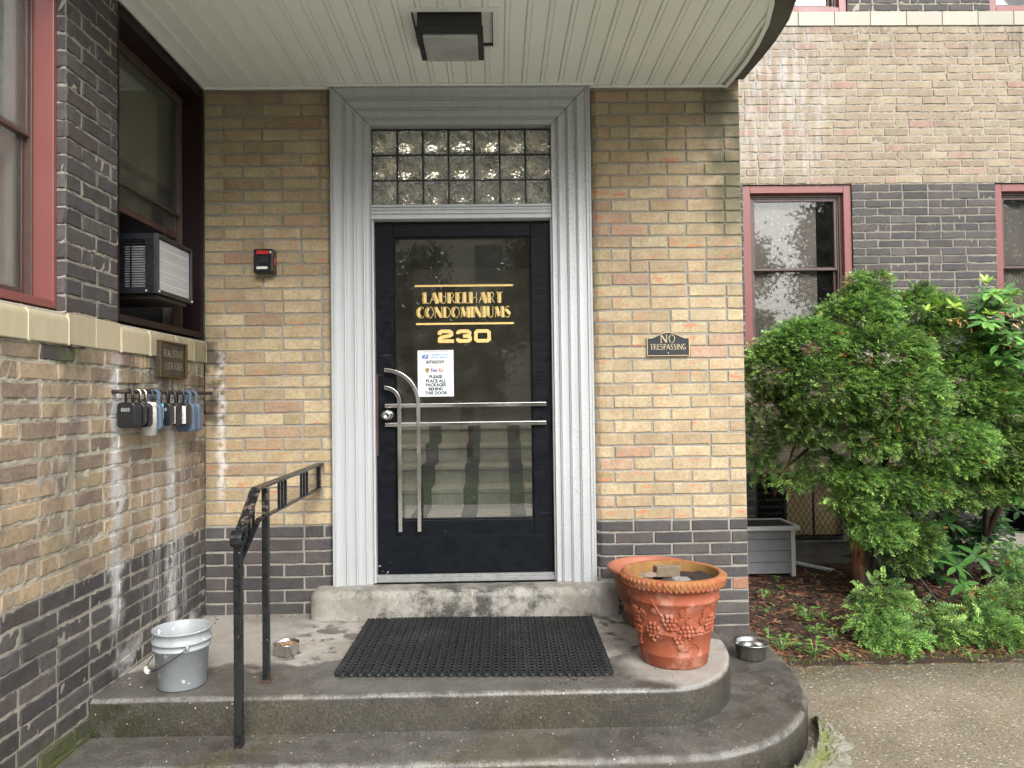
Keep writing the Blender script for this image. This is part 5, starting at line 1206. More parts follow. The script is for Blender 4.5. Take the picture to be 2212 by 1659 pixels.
curtain('curtain', 'taupe patterned curtain in the window cut by the right edge of the photo', 4.25, 5.05, 1.86, 3.17, YR+0.166, 'lace_curtain', amp=0.005)
m = MB(); m.box(XL-0.185, XL-0.180, -0.90, 0.04, 2.5, 3.15); m.build('roller_shade', 'olive_cloth', None, 'olive roller shade behind the upper pane over the air conditioner', 'shade')

# paper notice on the door glass
NYY = GY-0.0010
def npt(px, py): p = PY(px, py, NYY); return p[0], p[2]
nx0, nz1 = npt(902, 757); nx1, nz0 = npt(980.5, 856)
nt = thing('paper_notice', 'white laminated delivery notice taped to the door glass below the street number', 'notice', (nx0, NYY, nz0))
def mp_n(s, z, d): return (s, NYY-d, z)
MB().box(nx0, nx1, NYY-0.0008, NYY-0.0001, nz0, nz1).build('sheet', 'paper', nt)
nw, nh = nx1-nx0, nz1-nz0; xc = (nx0+nx1)/2
def nz_(f): return nz1-nh*f
D_ = 0.0010
for i, (s, f) in enumerate((('PLEASE', 0.605), ('PLACE ALL', 0.695), ('PACKAGES', 0.78), ('BEHIND', 0.868), ('THIS DOOR', 0.955))):
    text_part(s, nh*0.092, mp_n, xc, nz_(f), D_, 'ink', 'lettering', nt, bold=0.0012, sx=0.98, thick=0.0001, label=s)
text_part('amazon', nh*0.135, mp_n, xc-0.002, nz_(0.285), D_, 'ink', 'lettering', nt, bold=0.0009, thick=0.0001, sx=0.95, label='amazon')
m = MB(); pts = [(xc-0.050+0.075*i/14, nz_(0.325)-0.009*math.sin(math.pi*i/14)) for i in range(15)]
vs = []; 
for i, (a, b) in enumerate(pts): w = 0.0004+0.0018*math.sin(math.pi*min(1, i/12)); vs += [mp_n(a, b+w, D_+0.0001), mp_n(a, b-w, D_+0.0001)]
m.add(vs, [(2*i, 2*i+1, 2*i+3, 2*i+2) for i in range(14)]); a, b = pts[-1]; m.add([mp_n(a-0.006, b+0.003, D_+0.0001), mp_n(a+0.003, b+0.003, D_+0.0001), mp_n(a+0.001, b-0.006, D_+0.0001)], [(0, 1, 2)])
m.build('smile_arrow', 'ink_orange', nt)
text_part('UNITED STATES', nh*0.052, mp_n, xc+nw*0.11, nz_(0.118), D_, 'ink_blue', 'lettering', nt, bold=0.0003, shear=0.3, thick=0.0001, sx=0.92, label='UNITED STATES')
text_part('POSTAL SERVICE', nh*0.052, mp_n, xc+nw*0.10, nz_(0.175), D_, 'ink_blue', 'lettering', nt, bold=0.0003, shear=0.3, thick=0.0001, sx=0.92, label='POSTAL SERVICE')
m = MB(); ex0, ex1 = nx0+nw*0.11, nx0+nw*0.29
m.add([mp_n(ex0+0.006, nz_(0.095), D_+0.0001), mp_n(ex1+0.004, nz_(0.095), D_+0.0001), mp_n(ex1-0.002, nz_(0.185), D_+0.0001), mp_n(ex0, nz_(0.185), D_+0.0001)], [(0, 1, 2, 3)]); m.build('eagle_emblem', 'ink_blue', nt)
m = MB(); m.add([mp_n(ex0+0.004, nz_(0.105), D_+0.0003), mp_n(ex1-0.002, nz_(0.125), D_+0.0003), mp_n(ex1-0.006, nz_(0.142), D_+0.0003)], [(0, 1, 2)]); m.add([mp_n(ex0+0.001, nz_(0.178), D_+0.0003), mp_n(ex1-0.008, nz_(0.140), D_+0.0003), mp_n(ex0+0.014, nz_(0.176), D_+0.0003)], [(0, 1, 2)]); m.build('emblem_wing', 'paper', nt)
for f, mt in ((0.02, 'ink_red'), (0.035, 'ink_blue'), (0.505, 'ink')):
    m = MB(); m.box(xc-nw*0.36, xc+nw*0.36, NYY-D_-0.0002, NYY-D_-0.0001+0.00005, nz_(f)-0.0006, nz_(f)+0.0006); m.build('printed_line', mt, nt)
text_part('Fed', nh*0.098, mp_n, nx0+nw*0.365, nz_(0.465), D_, 'ink_purple', 'lettering', nt, align='LEFT', bold=0.0010, thick=0.0001, label='Fed')
text_part('Ex', nh*0.098, mp_n, nx0+nw*0.585, nz_(0.465), D_, 'ink_red', 'lettering', nt, align='LEFT', bold=0.0010, thick=0.0001, label='Ex')
ux, uz = nx0+nw*0.265, nz_(0.435); m = MB(); sh_ = [(-0.011, 0.013), (0, 0.0145), (0.011, 0.013), (0.011, -0.002), (0.007, -0.010), (0, -0.0145), (-0.007, -0.010), (-0.011, -0.002)]
m.add([mp_n(ux+a, uz+b, D_+0.0001) for a, b in sh_[::-1]], [tuple(range(8))]); m.build('shield_emblem', 'ink_brown', nt)
m = MB(); m.add([mp_n(ux+a*0.9, uz+b, D_+0.0003) for a, b in ((-0.011, 0.012), (0.011, 0.012), (0.011, 0.0085), (-0.011, 0.0055))][::-1], [(0, 1, 2, 3)]); m.build('shield_swoosh', 'ink_tan', nt)
text_part('ups', nh*0.055, mp_n, ux, uz-0.006, D_+0.0003, 'ink_tan', 'lettering', nt, bold=0.0003, thick=0.0001, label='ups')

# ------------------------------------------------------------------ handrail
hr = thing('handrail', 'black painted iron handrail with scroll end on two square posts at the steps', 'handrail', (-1.0, -1.1, 0.16))
def rx(y): return -0.980 if y > -1.0 else (-0.980-0.018*min(1, (-1.0-y)/0.245))
m = MB(); m.box(-0.998-0.015, -0.998+0.015, -1.262, -1.232, 0.158, 0.935); m.build('post', 'black_iron', hr, bevel=0.003)
m = MB(); m.box(-0.975-0.0135, -0.975+0.0135, -1.000, -0.973, 0.306, 1.108); m.build('post', 'black_iron', hr, bevel=0.003)
m = MB(); m.box(-0.975-0.020, -0.975+0.020, -1.007, -0.966, 0.309, 0.321); m.build('base_collar', 'rusty_hinge', hr, bevel=0.003)
# top rail: from the wall forward, bends down over the lower steps and rolls under into a scroll
P2 = [(-0.012, 1.128), (-0.5, 1.124), (-1.065, 1.118), (-1.090, 1.108), (-1.108, 1.088), (-1.175, 1.020), (-1.228, 0.972)]
cy_, cz_ = -1.252, 0.945; rad = 0.033
for a in range(-50, 330, 20):
    q = rad*(1-0.0014*(a+50)); P2.append((cy_-q*math.sin(R(a)), cz_+q*math.cos(R(a))))
P2 = [p for i, p in enumerate(P2)]
m = MB(); m.tube([(rx(y), y, z) for y, z in P2], 0, rect=(0.042, 0.010), up=(0, 0, 1)); m.build('top_rail', 'black_iron', hr, bevel=0.002)
LW = [(-0.020, 0.998), (-0.5, 0.994), (-1.045, 0.990), (-1.065, 0.982), (-1.232, 0.862)]
m = MB(); m.tube([(rx(y), y, z) for y, z in LW], 0, rect=(0.024, 0.009)); m.build('lower_rail', 'black_iron', hr, bevel=0.001)
def zon(P, y):
    for (a, za), (b, zb) in zip(P, P[1:]):
        if b <= y <= a: return za+(zb-za)*(y-a)/(b-a)
    return P[-1][1]
for g_ in ((-0.78, -0.73, -0.68), (-0.41, -0.355, -0.30), (-0.055,), (-1.105, -1.145, -1.185)):
    for y in g_:
        w_ = 0.0055 if len(g_) > 1 else 0.010
        m = MB(); m.box(rx(y)-w_, rx(y)+w_, y-w_, y+w_, zon(LW, y)+0.003, zon(P2[:7], y)-0.003); m.build('baluster', 'black_iron', hr)

# ------------------------------------------------------------------ rubber mat with holes
MXa, MXb, MYa, MYb, MZ = -0.688, 0.455, -0.965, -0.165, 0.3105
ft = thing('door_mat', 'thick black rubber ring mat with rows of holes in front of the door', 'door mat', ((MXa+MXb)/2, (MYa+MYb)/2, MZ))
NXm, NYm = 30, 22; cw, chh = (MXb-MXa)/NXm, (MYb-MYa)/NYm; V = []; Q = []
def sq(a, hw, hh):
    ca, sa = math.cos(a), math.sin(a); k = min(hw/abs(ca) if abs(ca) > 1e-6 else 9e9, hh/abs(sa) if abs(sa) > 1e-6 else 9e9); return ca*k, sa*k
for i in range(NXm):
    for j in range(NYm):
        cx = MXa+(i+0.5)*cw; cy = MYa+(j+0.5)*chh; base = len(V); ri = 0.0088
        zt = MZ+0.014+0.0006*math.sin(i*1.3+j*0.7); n8 = 16
        for a8 in range(n8):
            a = 2*math.pi*(a8+0.5)/n8; ca, sa = math.cos(a), math.sin(a)
            o1 = sq(a, cw/2, chh/2); o2 = sq(a, cw/2-0.0010, chh/2-0.0006); o3 = sq(a, cw/2-0.0020, chh/2-0.0016)
            V.append((cx+o1[0], cy+o1[1], zt-0.0030)); V.append((cx+o2[0], cy+o2[1], zt-0.0028)); V.append((cx+o3[0], cy+o3[1], zt)); V.append((cx+ca*ri, cy+sa*ri, zt)); V.append((cx+ca*ri, cy+sa*ri, zt-0.0018)); V.append((cx+ca*(ri+0.0065), cy+sa*(ri+0.0065), zt-0.0030)); V.append((cx+ca*(ri+0.0070), cy+sa*(ri+0.0070), MZ+0.001))
        for a8 in range(n8):
            b8 = (a8+1) % n8
            for q in range(6): Q.append((base+a8*7+q, base+b8*7+q, base+b8*7+q+1, base+a8*7+q+1))
V = np.array(V); Q = np.array(Q)
# the mat lies slightly askew and is a little uneven
cxm, cym = (MXa+MXb)/2, (MYa+MYb)/2; sk = (V[:, 1]-cym)*0.00
V[:, 1] += -(V[:, 0]-cxm)*0.045; V[:, 0] += (V[:, 1]-cym)*0.010
mo = np_mesh('ring_grid', V, Q, np.ones((len(V), 4)), 'rubber', ft)
m = MB()
def skew(p): x, y, z = p; y2 = y-(x-cxm)*0.045; return (x+(y2-cym)*0.010, y2, z)
e_ = 0.010
for (a, b, c, d) in ((MXa-e_, MXb+e_, MYa-e_, MYa), (MXa-e_, MXb+e_, MYb, MYb+e_), (MXa-e_, MXa, MYa, MYb), (MXb, MXb+e_, MYa, MYb)): m.box(a, b, c, d, MZ, MZ+0.0100)
for i in range(NXm): 
    if i % 1 == 0: x = MXa+(i+0.5)*cw; m.lathe([(0.0150, 0), (0.0150, 0.0132), (0.0088, 0.0132), (0.0106, 0.0)], (x, MYa-0.004, MZ), 10)
for j in range(NYm): m.lathe([(0.0150, 0), (0.0150, 0.0132), (0.0088, 0.0132), (0.0106, 0.0)], (MXb+0.004, MYa+(j+0.5)*chh, MZ), 10); m.lathe([(0.0150, 0), (0.0150, 0.0132), (0.0088, 0.0132), (0.0106, 0.0)], (MXa-0.004, MYa+(j+0.5)*chh, MZ), 10)
m.v = [skew(p) for p in m.v]; m.build('edge', 'rubber', ft)
m = MB(); m.add([skew((MXa, MYa, MZ+0.0008)), skew((MXb, MYa, MZ+0.0008)), skew((MXb, MYb, MZ+0.0008)), skew((MXa, MYb, MZ+0.0008))], [(0, 1, 2, 3)]); m.build('hole_shade_sheet', 'hole_shade', ft)  # black sheet added so the holes of the mat look shaded

# ------------------------------------------------------------------ bucket
bx, by = -1.318, -0.995
bk = thing('bucket', 'light grey plastic bucket with wire handle standing in the corner of the landing', 'bucket', (bx, by, 0.31))
m = MB(); H = 0.255
prof = [(0.0, 0.001), (0.098, 0.001), (0.103, 0.006), (0.113, 0.170), (0.122, 0.172), (0.123, 0.178), (0.116, 0.180), (0.117, 0.198), (0.125, 0.200), (0.126, 0.206), (0.118, 0.208), (0.120, H-0.010), (0.126, H-0.008), (0.126, H-0.001), (0.122, H), (0.118, H-0.004), (0.107, 0.16), (0.095, 0.012), (0.0, 0.010)]
m.lathe(prof, (bx, by, 0.31), 48); m.build('pail', 'grey_plastic', bk)
ea = R(-58); ex, ey = bx+0.124*math.cos(ea), by+0.124*math.sin(ea); eb = ea+math.pi; fx, fy = bx+0.124*math.cos(eb), by+0.124*math.sin(eb)
for (x, y, a) in ((ex, ey, ea), (fx, fy, eb)):
    m = MB(); m.sphere((x+0.002*math.cos(a), y+0.002*math.sin(a), 0.31+0.195), 0.016, sc=(0.6, 0.6, 1.0)); m.build('handle_ear', 'grey_plastic', bk)
da = ea-math.pi/2; hx, hy = math.cos(da), math.sin(da)
pts = []
for i in range(25):
    t_ = i/24; a = math.pi*t_; r_ = 0.150
    along = -math.cos(a)*0.132; outw = math.sin(a)*r_*0.98; dz = -math.sin(a)*0.105
    pts.append((bx-along*math.cos(ea)+outw*hx, by-along*math.sin(ea)+outw*hy, 0.31+0.195+dz))
m = MB(); m.tube(pts, 0.0022, n=6); m.build('wire_handle', 'dark_metal', bk)
m = MB(); m.tube(pts[10:15], 0.0095, n=12); m.build('grip', 'paint_white', bk)

bk.scale = (0.92, 0.92, 0.92)

# ------------------------------------------------------------------ bowls
def kib(cx, cy, cz, r, n):
    m = MB()
    for i in range(n):
        a = random.uniform(0, 6.28); q = r*math.sqrt(random.random()); m.col = (*random.choice([(0.20, 0.12, 0.065), (0.13, 0.075, 0.04), (0.28, 0.19, 0.11)]), 0.01)
        m.sphere((cx+q*math.cos(a), cy+q*math.sin(a), cz+0.012*(1-(q/r)**2)+random.uniform(0, 0.005)), random.uniform(0.004, 0.006), n=6, m=4, sc=(1, 1, 0.7))
    return m
cx, cy = -0.990, -0.650
o = thing('food_bowl', 'small round steel bowl of dry pet food on the landing beside the handrail', 'bowl', (cx, cy, 0.311))
m = MB(); m.lathe([(0, 0.001), (0.054, 0.001), (0.057, 0.004), (0.058, 0.048), (0.0605, 0.051), (0.058, 0.053), (0.056, 0.050), (0.055, 0.008), (0, 0.006)], (cx, cy, 0.311), 40); m.build('bowl_body', 'steel', o)
kib(cx, cy, 0.311+0.034, 0.050, 260).build('dry_pet_food', 'kibble', None, 'brown dry pet food pellets filling the steel bowl', 'pet food', kind='stuff')
m = MB(); m.disc(0.054, (cx, cy, 0.311+0.034), 30); m.build('food_bed', 'pot_soil', o)
cx, cy = 1.245, -0.395
o = thing('water_bowl', 'shiny steel water bowl with wide rim on the lower step at the right', 'bowl', (cx, cy, 0.163))
m = MB(); m.lathe([(0, 0.001), (0.062, 0.001), (0.068, 0.005), (0.080, 0.072), (0.095, 0.078), (0.0965, 0.081), (0.093, 0.083), (0.077, 0.075), (0.066, 0.012), (0, 0.008)], (cx, cy, 0.163), 44); m.build('bowl_body', 'steel', o)
m = MB(); m.disc(0.0735, (cx, cy, 0.163+0.060), 40); m.build('water', 'water', None, 'clear water standing in the steel bowl on the lower step', 'water', kind='stuff')

# ------------------------------------------------------------------ planters
px_, py_ = 0.762, -0.815; pz = 0.3105
pl = thing('decorated_planter', 'large terracotta planter with raised grape vines and ochre stained rim on the landing', 'planter', (px_, py_, pz))
PR = [(0.148, 0.001), (0.152, 0.006), (0.1585, 0.048), (0.162, 0.052), (0.160, 0.056), (0.1755, 0.136), (0.182, 0.141), (0.1825, 0.147), (0.178, 0.151), (0.2045, 0.262), (0.211, 0.267), (0.2115, 0.274), (0.2065, 0.278), (0.213, 0.318), (0.228, 0.322), (0.240, 0.334), (0.243, 0.350), (0.236, 0.365), (0.222, 0.370), (0.210, 0.366)]
def prad(z):
    for (r0, z0), (r1, z1) in zip(PR, PR[1:]):
        if z0 <= z <= z1: return r0+(r1-r0)*(z-z0)/(z1-z0)
    return 0.2
m = MB(); m.lathe([(0.0, 0.001)]+PR, (px_, py_, pz), 72); m.build('pot_wall', 'terracotta_decorated', pl)
m = MB(); m.lathe([(0.210, 0.366), (0.206, 0.350), (0.195, 0.300), (0.18, 0.22), (0.15, 0.18)], (px_, py_, pz), 60); m.build('inner_wall', 'terracotta_inner', pl)
# direction of angle 0 = towards the camera
A0 = math.atan2(-4.1-py_, 0-px_)
def psurf(ang, z, off=0.0): a = A0+ang; r = prad(z)+off; return (px_+r*math.cos(a), py_+r*math.sin(a), pz+z)
m = MB()
nb = 30
for i in range(nb):
    a = 2*math.pi*i/nb
    for (zz, off, rr_) in ((0.352, 0.000, 0.011), (0.331, -0.002, 0.010)):
        for da in (-0.055, 0.055):
            aa = A0+a+da; r = (0.236 if zz > 0.34 else 0.232); m.sphere((px_+r*math.cos(aa), py_+r*math.sin(aa), pz+zz), rr_, n=8, m=6)
    aa = A0+a+math.pi/nb; m.sphere((px_+0.238*math.cos(aa), py_+0.238*math.sin(aa), pz+0.342), 0.0075, n=8, m=6, sc=(0.8, 0.8, 1.7))
m.build('rim_relief', 'terracotta_decorated', pl)
def cluster(ang, z, n, tilt=0):
    m = MB(); k = 0
    rows = n
    for r_, cnt in enumerate(rows):
        for c in range(cnt):
            aa = ang+((c-(cnt-1)/2)*0.0185)/prad(z)+tilt*r_*0.012; zz = z-r_*0.0165; p = psurf(aa, zz, 0.002); m.sphere(p, 0.0105, n=9, m=6)
    return m
def leafrel(ang, z, s, rot):
    m = MB(); shp = [(0, -1.0), (0.45, -0.75), (0.75, -0.9), (0.95, -0.3), (0.8, 0.1), (1.0, 0.5), (0.5, 0.65), (0.28, 1.0), (0, 0.8), (-0.28, 1.0), (-0.5, 0.65), (-1.0, 0.5), (-0.8, 0.1), (-0.95, -0.3), (-0.75, -0.9), (-0.45, -0.75)]
    c, s_ = math.cos(R(rot)), math.sin(R(rot)); vs = []
    for off in (0.0065, -0.004):
        for a, b in shp: u, v = (a*c-b*s_)*s, (a*s_+b*c)*s; vs.append(psurf(ang+u/prad(z), z+v, off))
    vs.append(psurf(ang, z, 0.0085)); n = 16
    m.add(vs, [(i, (i+1) % n, 2*n) for i in range(n)]+[(i, n+i, n+(i+1) % n, (i+1) % n) for i in range(n)], 0, False); return m
# angles: left of the middle is negative in the picture (angle increases towards +X side seen from the camera)
SG = 1
for (a, z, rows) in ((-0.10, 0.222, (2, 4, 3, 2)), (0.36, 0.178, (4, 5, 3)), (-0.52, 0.185, (2, 4, 4, 3, 1)), (0.13, 0.135, (3, 2)), (0.98, 0.215, (2, 4, 4, 3)), (-1.02, 0.235, (2, 4, 3, 3)), (-1.02, 0.155, (3, 3, 2, 1, 1)), (2.0, 0.20, (2, 4, 3)), (-2.0, 0.2, (3, 4, 2)), (3.0, 0.2, (3, 4, 2))):
    cluster(a*SG, z, rows).build('grape_relief', 'terracotta_decorated', pl)
for (a, z, s, rot) in ((0.26, 0.238, 0.026, -60), (0.16, 0.205, 0.017, 30), (0.33, 0.205, 0.014, 80), (-0.34, 0.150, 0.028, 200), (-0.22, 0.148, 0.017, 110), (-0.44, 0.240, 0.013, 0), (0.78, 0.232, 0.022, 60), (0.70, 0.200, 0.017, 100), (-0.78, 0.215, 0.020, 150), (0.20, 0.100, 0.020, 70), (0.33, 0.090, 0.014, 190), (0.30, 0.115, 0.012, 0), (2.4, 0.2, 0.022, 20), (-2.5, 0.2, 0.022, 70)):
    leafrel(a*SG, z, s, rot).build('leaf_relief', 'terracotta_decorated', pl)
def vine(pts, r=0.0045):
    P = []
    for (a0, z0), (a1, z1) in zip(pts, pts[1:]):
        for i in range(6): t_ = i/6; P.append(psurf((a0+(a1-a0)*t_)*SG, z0+(z1-z0)*t_, 0.001))
    P.append(psurf(pts[-1][0]*SG, pts[-1][1], 0.001)); m = MB(); m.tube(P, r, n=6); return m
vine([(-0.75, 0.262), (-0.62, 0.278), (-0.48, 0.282), (-0.40, 0.262), (-0.34, 0.238), (-0.22, 0.215), (-0.16, 0.185), (-0.18, 0.158)]).build('vine_relief', 'terracotta_decorated', pl)
vine([(-0.16, 0.19), (-0.05, 0.172), (0.08, 0.168), (0.14, 0.14), (0.24, 0.125), (0.42, 0.130), (0.55, 0.150), (0.66, 0.160), (0.8, 0.150), (0.95, 0.17)]).build('vine_relief', 'terracotta_decorated', pl)
vine([(0.24, 0.098), (0.40, 0.100), (0.52, 0.096), (0.56, 0.115), (0.62, 0.102), (0.70, 0.088), (0.74, 0.098)], 0.0035).build('vine_relief', 'terracotta_decorated', pl)
pl.scale = (0.945, 0.945, 1.06)
# what lies in it
pz += 0.032
m = MB(); G_ = 26; rs = []
for k in range(9):
    for i in range(30): a = 2*math.pi*i/30; r = 0.188*k/8; m.v.append((px_+r*math.cos(a), py_+r*math.sin(a), pz+0.305+0.018*math.sin(a*1.0+1.2)*(k/8)+random.uniform(-0.006, 0.006))); m.c.append((1, 1, 1, 0))
for k in range(8):
    for i in range(30): m.f.append((k*30+i, k*30+(i+1) % 30, (k+1)*30+(i+1) % 30, (k+1)*30+i)); m.mi.append(0); m.sm.append(False)
m.build('potting_soil', 'pot_soil', None, 'dark potting soil with white grit inside the decorated planter', 'soil', kind='stuff')
def rock(c, s, label, mat, name, seed, rz=0, boxy=False):
    r_ = random.Random(seed); m = MB()
    if boxy: m.box(-s[0], s[0], -s[1], s[1], -s[2], s[2]); m.v = [(x+r_.uniform(-.004, .004), y+r_.uniform(-.004, .004), z+r_.uniform(-.004, .004)) for x, y, z in m.v]
    else:
        m.sphere((0, 0, 0), 1.0, n=8, m=6); m.v = [(x*s[0]*r_.uniform(.75, 1.15), y*s[1]*r_.uniform(.75, 1.15), z*s[2]*r_.uniform(.75, 1.15)) for x, y, z in m.v]; m.sm = [False]*len(m.sm)
    ca, sa = math.cos(R(rz)), math.sin(R(rz)); m.v = [(c[0]+x*ca-y*sa, c[1]+x*sa+y*ca, c[2]+z) for x, y, z in m.v]
    return m.build(name, mat, None, label, 'rubble', bevel=0.003 if boxy else 0)
rock((px_-0.01, py_+0.075, pz+0.338), (0.055, 0.026, 0.024), 'squared tan brick fragment at the back inside the decorated planter', 'rubble', 'brick_fragment', 1, 5, True)
rock((px_-0.105, py_+0.03, pz+0.328), (0.050, 0.030, 0.020), 'rough pinkish stone chunk at the left inside the decorated planter', 'rubble', 'stone_chunk', 2, 20)
rock((px_-0.03, py_-0.03, pz+0.318), (0.030, 0.020, 0.014), 'dark broken shard in the middle of the decorated planter', 'plaque_brown', 'broken_shard', 3)
rock((px_+0.03, py_-0.01, pz+0.320), (0.055, 0.030, 0.012), 'pale crumbled lump beside the dark shard in the decorated planter', 'perlite', 'stone_chunk', 4)
# plain planter behind
pz -= 0.032
qx, qy = 0.778, -0.300
p2 = thing('plain_planter', 'plain smooth terracotta planter half hidden behind the decorated one', 'planter', (qx, qy, pz))
m = MB(); m.lathe([(0.0, 0.001), (0.125, 0.001), (0.130, 0.01), (0.146, 0.075), (0.150, 0.078), (0.149, 0.084), (0.187, 0.235), (0.195, 0.240), (0.200, 0.285), (0.222, 0.292), (0.232, 0.304), (0.230, 0.318), (0.218, 0.324), (0.204, 0.318), (0.196, 0.28), (0.17, 0.14), (0, 0.13)], (qx, qy, pz), 64); m.build('pot_wall', 'terracotta_plain', p2); p2.scale = (1, 1, 0.93)

# ------------------------------------------------------------------ hutch beside the recessed wall
hx0, hx1, hy0, hy1, hz = 1.70, 2.268, 1.58, 1.945, 0.078
hu = thing('wooden_hutch', 'low grey boarded hutch with black felt roof against the recessed wall', 'hutch', (hx0, hy0, hz))
for i in range(4):
    z = hz+0.028+i*0.088; m = MB(); m.box(hx0, hx1-0.035, hy0, hy0+0.015, z, z+0.085); m.build('front_board', 'hutch_wood', hu, bevel=0.003)
    m = MB(); m.box(hx1-0.016, hx1-0.001, hy0+0.034, hy1-0.03, z, z+0.085); m.build('side_board', 'hutch_wood', hu, bevel=0.003)
m = MB(); m.box(hx1-0.033, hx1, hy0-0.003, hy0+0.033, hz-0.01, 0.455); m.build('leg', 'hutch_trim', hu, bevel=0.003)
m = MB(); m.box(hx1-0.03, hx1, hy1-0.03, hy1, hz-0.01, 0.455); m.build('leg', 'hutch_trim', hu, bevel=0.003)
rf = MB(); rf.box(hx0, hx1+0.012, hy0-0.012, hy1+0.004, 0.452, 0.458); rf = rf.build('roof', 'asphalt_roof', hu)
m = MB(); m.box(hx0, hx1+0.030, hy0-0.030, hy0-0.0125, 0.440, 0.472); m.box(hx0, hx1+0.030, hy1+0.0045, hy1+0.018, 0.440, 0.468); m.box(hx1+0.0125, hx1+0.030, hy0-0.012, hy1+0.004, 0.440, 0.470); m.build('roof_trim', 'hutch_trim', hu)
m = MB(); m.add([(2.30, 1.93, 0.115), (2.62, 1.72, 0.078), (2.645, 1.755, 0.078), (2.33, 1.965, 0.115), (2.30, 1.93, 0.135), (2.62, 1.72, 0.093), (2.645, 1.755, 0.093), (2.33, 1.965, 0.135)], [(3, 2, 1, 0), (4, 5, 6, 7), (0, 1, 5, 4), (1, 2, 6, 5), (2, 3, 7, 6), (3, 0, 4, 7)])
m.build('fallen_board', 'hutch_trim', None, 'narrow pale board lying on the mulch beside the hutch leg', 'board')

# ------------------------------------------------------------------ vegetation
def rot_basis(d, up):
    d = d/np.linalg.norm(d, axis=1, keepdims=True); s = np.cross(d, up); s /= (np.linalg.norm(s, axis=1, keepdims=True)+1e-9); n = np.cross(s, d); return d, s, n
def yew_twigs(P, D, L, col, nn=26, needle=0.021, nw=0.0030, up=None):
    """P base points, D directions, L lengths, col (n,3); flat two-ranked sprays of needles on a thin stem"""
    n = len(P); upv = np.tile(np.array([[0, -0.55, 1.0]]), (n, 1)) if up is None else up
    D, Sd, Nn = rot_basis(D, upv+rng.normal(0, 0.35, (n, 3)))
    Vs = []; Cs = []
    t = np.linspace(0.06, 1.0, nn); side = np.where(np.arange(nn) % 2 == 0, 1.0, -1.0)
    for k in range(nn):
        droop = -0.18*(t[k]**2)
        base = P+D*(L*t[k])[:, None]+np.array([0, 0, 1.0])*(L*droop)[:, None]
        ang = R(72)-R(30)*t[k]; jit_ = rng.normal(0, 0.16, n)
        dirn = D*np.cos(ang+jit_)[:, None]+Sd*(side[k]*np.sin(ang+jit_))[:, None]+Nn*rng.normal(0.12, 0.20, n)[:, None]
        ln = needle*(1.0-0.45*abs(t[k]-0.45))*rng.uniform(0.8, 1.15, n)
        wv = np.cross(dirn, Nn+rng.normal(0, 0.25, (n, 3))); wv /= (np.linalg.norm(wv, axis=1, keepdims=True)+1e-9)
        tip = base+dirn*ln[:, None]; mid = base+dirn*(ln*0.5)[:, None]
        Vs.append(np.stack([base, mid+wv*nw*0.5, tip, mid-wv*nw*0.5], 1))
        shade = rng.uniform(0.8, 1.15, (n, 1))*(0.85+0.4*t[k]); Cs.append(np.repeat((col*shade)[:, None, :], 4, 1))
    # stem
    w = Sd*0.0012; a = P; b = P+D*L[:, None]+np.array([0, 0, 1.0])*(-0.18*L)[:, None]
    Vs.append(np.stack([a-w, a+w, b+w*0.3, b-w*0.3], 1)); Cs.append(np.repeat(np.tile(np.array([[0.10, 0.07, 0.03]]), (n, 1))[:, None, :], 4, 1))
    V = np.concatenate(Vs, 0).reshape(-1, 3); C = np.concatenate(Cs, 0).reshape(-1, 3); C = np.concatenate([C, np.ones((len(C), 1))], 1)
    return V, np.arange(len(V)).reshape(-1, 4), C
GREENS = np.array([[0.125, 0.240, 0.055], [0.160, 0.300, 0.070], [0.080, 0.165, 0.042], [0.240, 0.410, 0.095], [0.046, 0.104, 0.030]])
def clump_twigs(clumps, dens, lmin=0.07, lmax=0.13, dead=0.006, outbias=1.0):
    P = []; D = []; C = []
    for (c, r, f) in clumps:
        c = np.array(c); r = np.array(r, float)*np.ones(3); n = int(dens*f*(r[0]*r[2]+r[0]*r[1]+r[1]*r[2])/3)
        u = rng.normal(0, 1, (n, 3)); u /= np.linalg.norm(u, axis=1, keepdims=True); u[:, 1] = np.where((u[:, 1] > 0.35) & (rng.random(n) < 0.6), -u[:, 1], u[:, 1])
        q = rng.uniform(0.55, 1.03, n)**0.6
        p = c+u*r*q[:, None]; d = u*np.array([1, 1, 0.45])*outbias+np.array([0, -0.45, -0.02])+rng.normal(0, 0.38, (n, 3))
        tone = rng.uniform(0.62, 1.3)
        cc = GREENS[rng.choice(5, n, p=[.3, .28, .17, .10, .15])]*rng.uniform(0.7, 1.3, (n, 1))*tone
        tipb = (q > 0.93) & (rng.random(n) < 0.38); cc[tipb] = np.array([0.30, 0.48, 0.11])*rng.uniform(0.8, 1.2, (int(tipb.sum()), 1))
        dd = rng.random(n) < dead; cc[dd] = np.array([0.42, 0.17, 0.05])
        P.append(p); D.append(d); C.append(cc)
    P = np.concatenate(P); D = np.concatenate(D); C = np.concatenate(C)
    return P, D, rng.uniform(lmin, lmax, len(P)), C
def CP(px, py, Y, rx, rz, ry=None, f=1.0):     # clump measured on the photograph, rx, rz in its pixels
    p = PY(px, py, Y); k = (Y+4.1)/FPX; return (tuple(p), (rx*k*0.86, (ry or 0.22)*0.9, rz*k*0.84), f)
ye = thing('yew_bush', 'big spreading yew bush with dense dark green needles in front of the recessed wall', 'bush', (2.50, 1.05, 0.045))
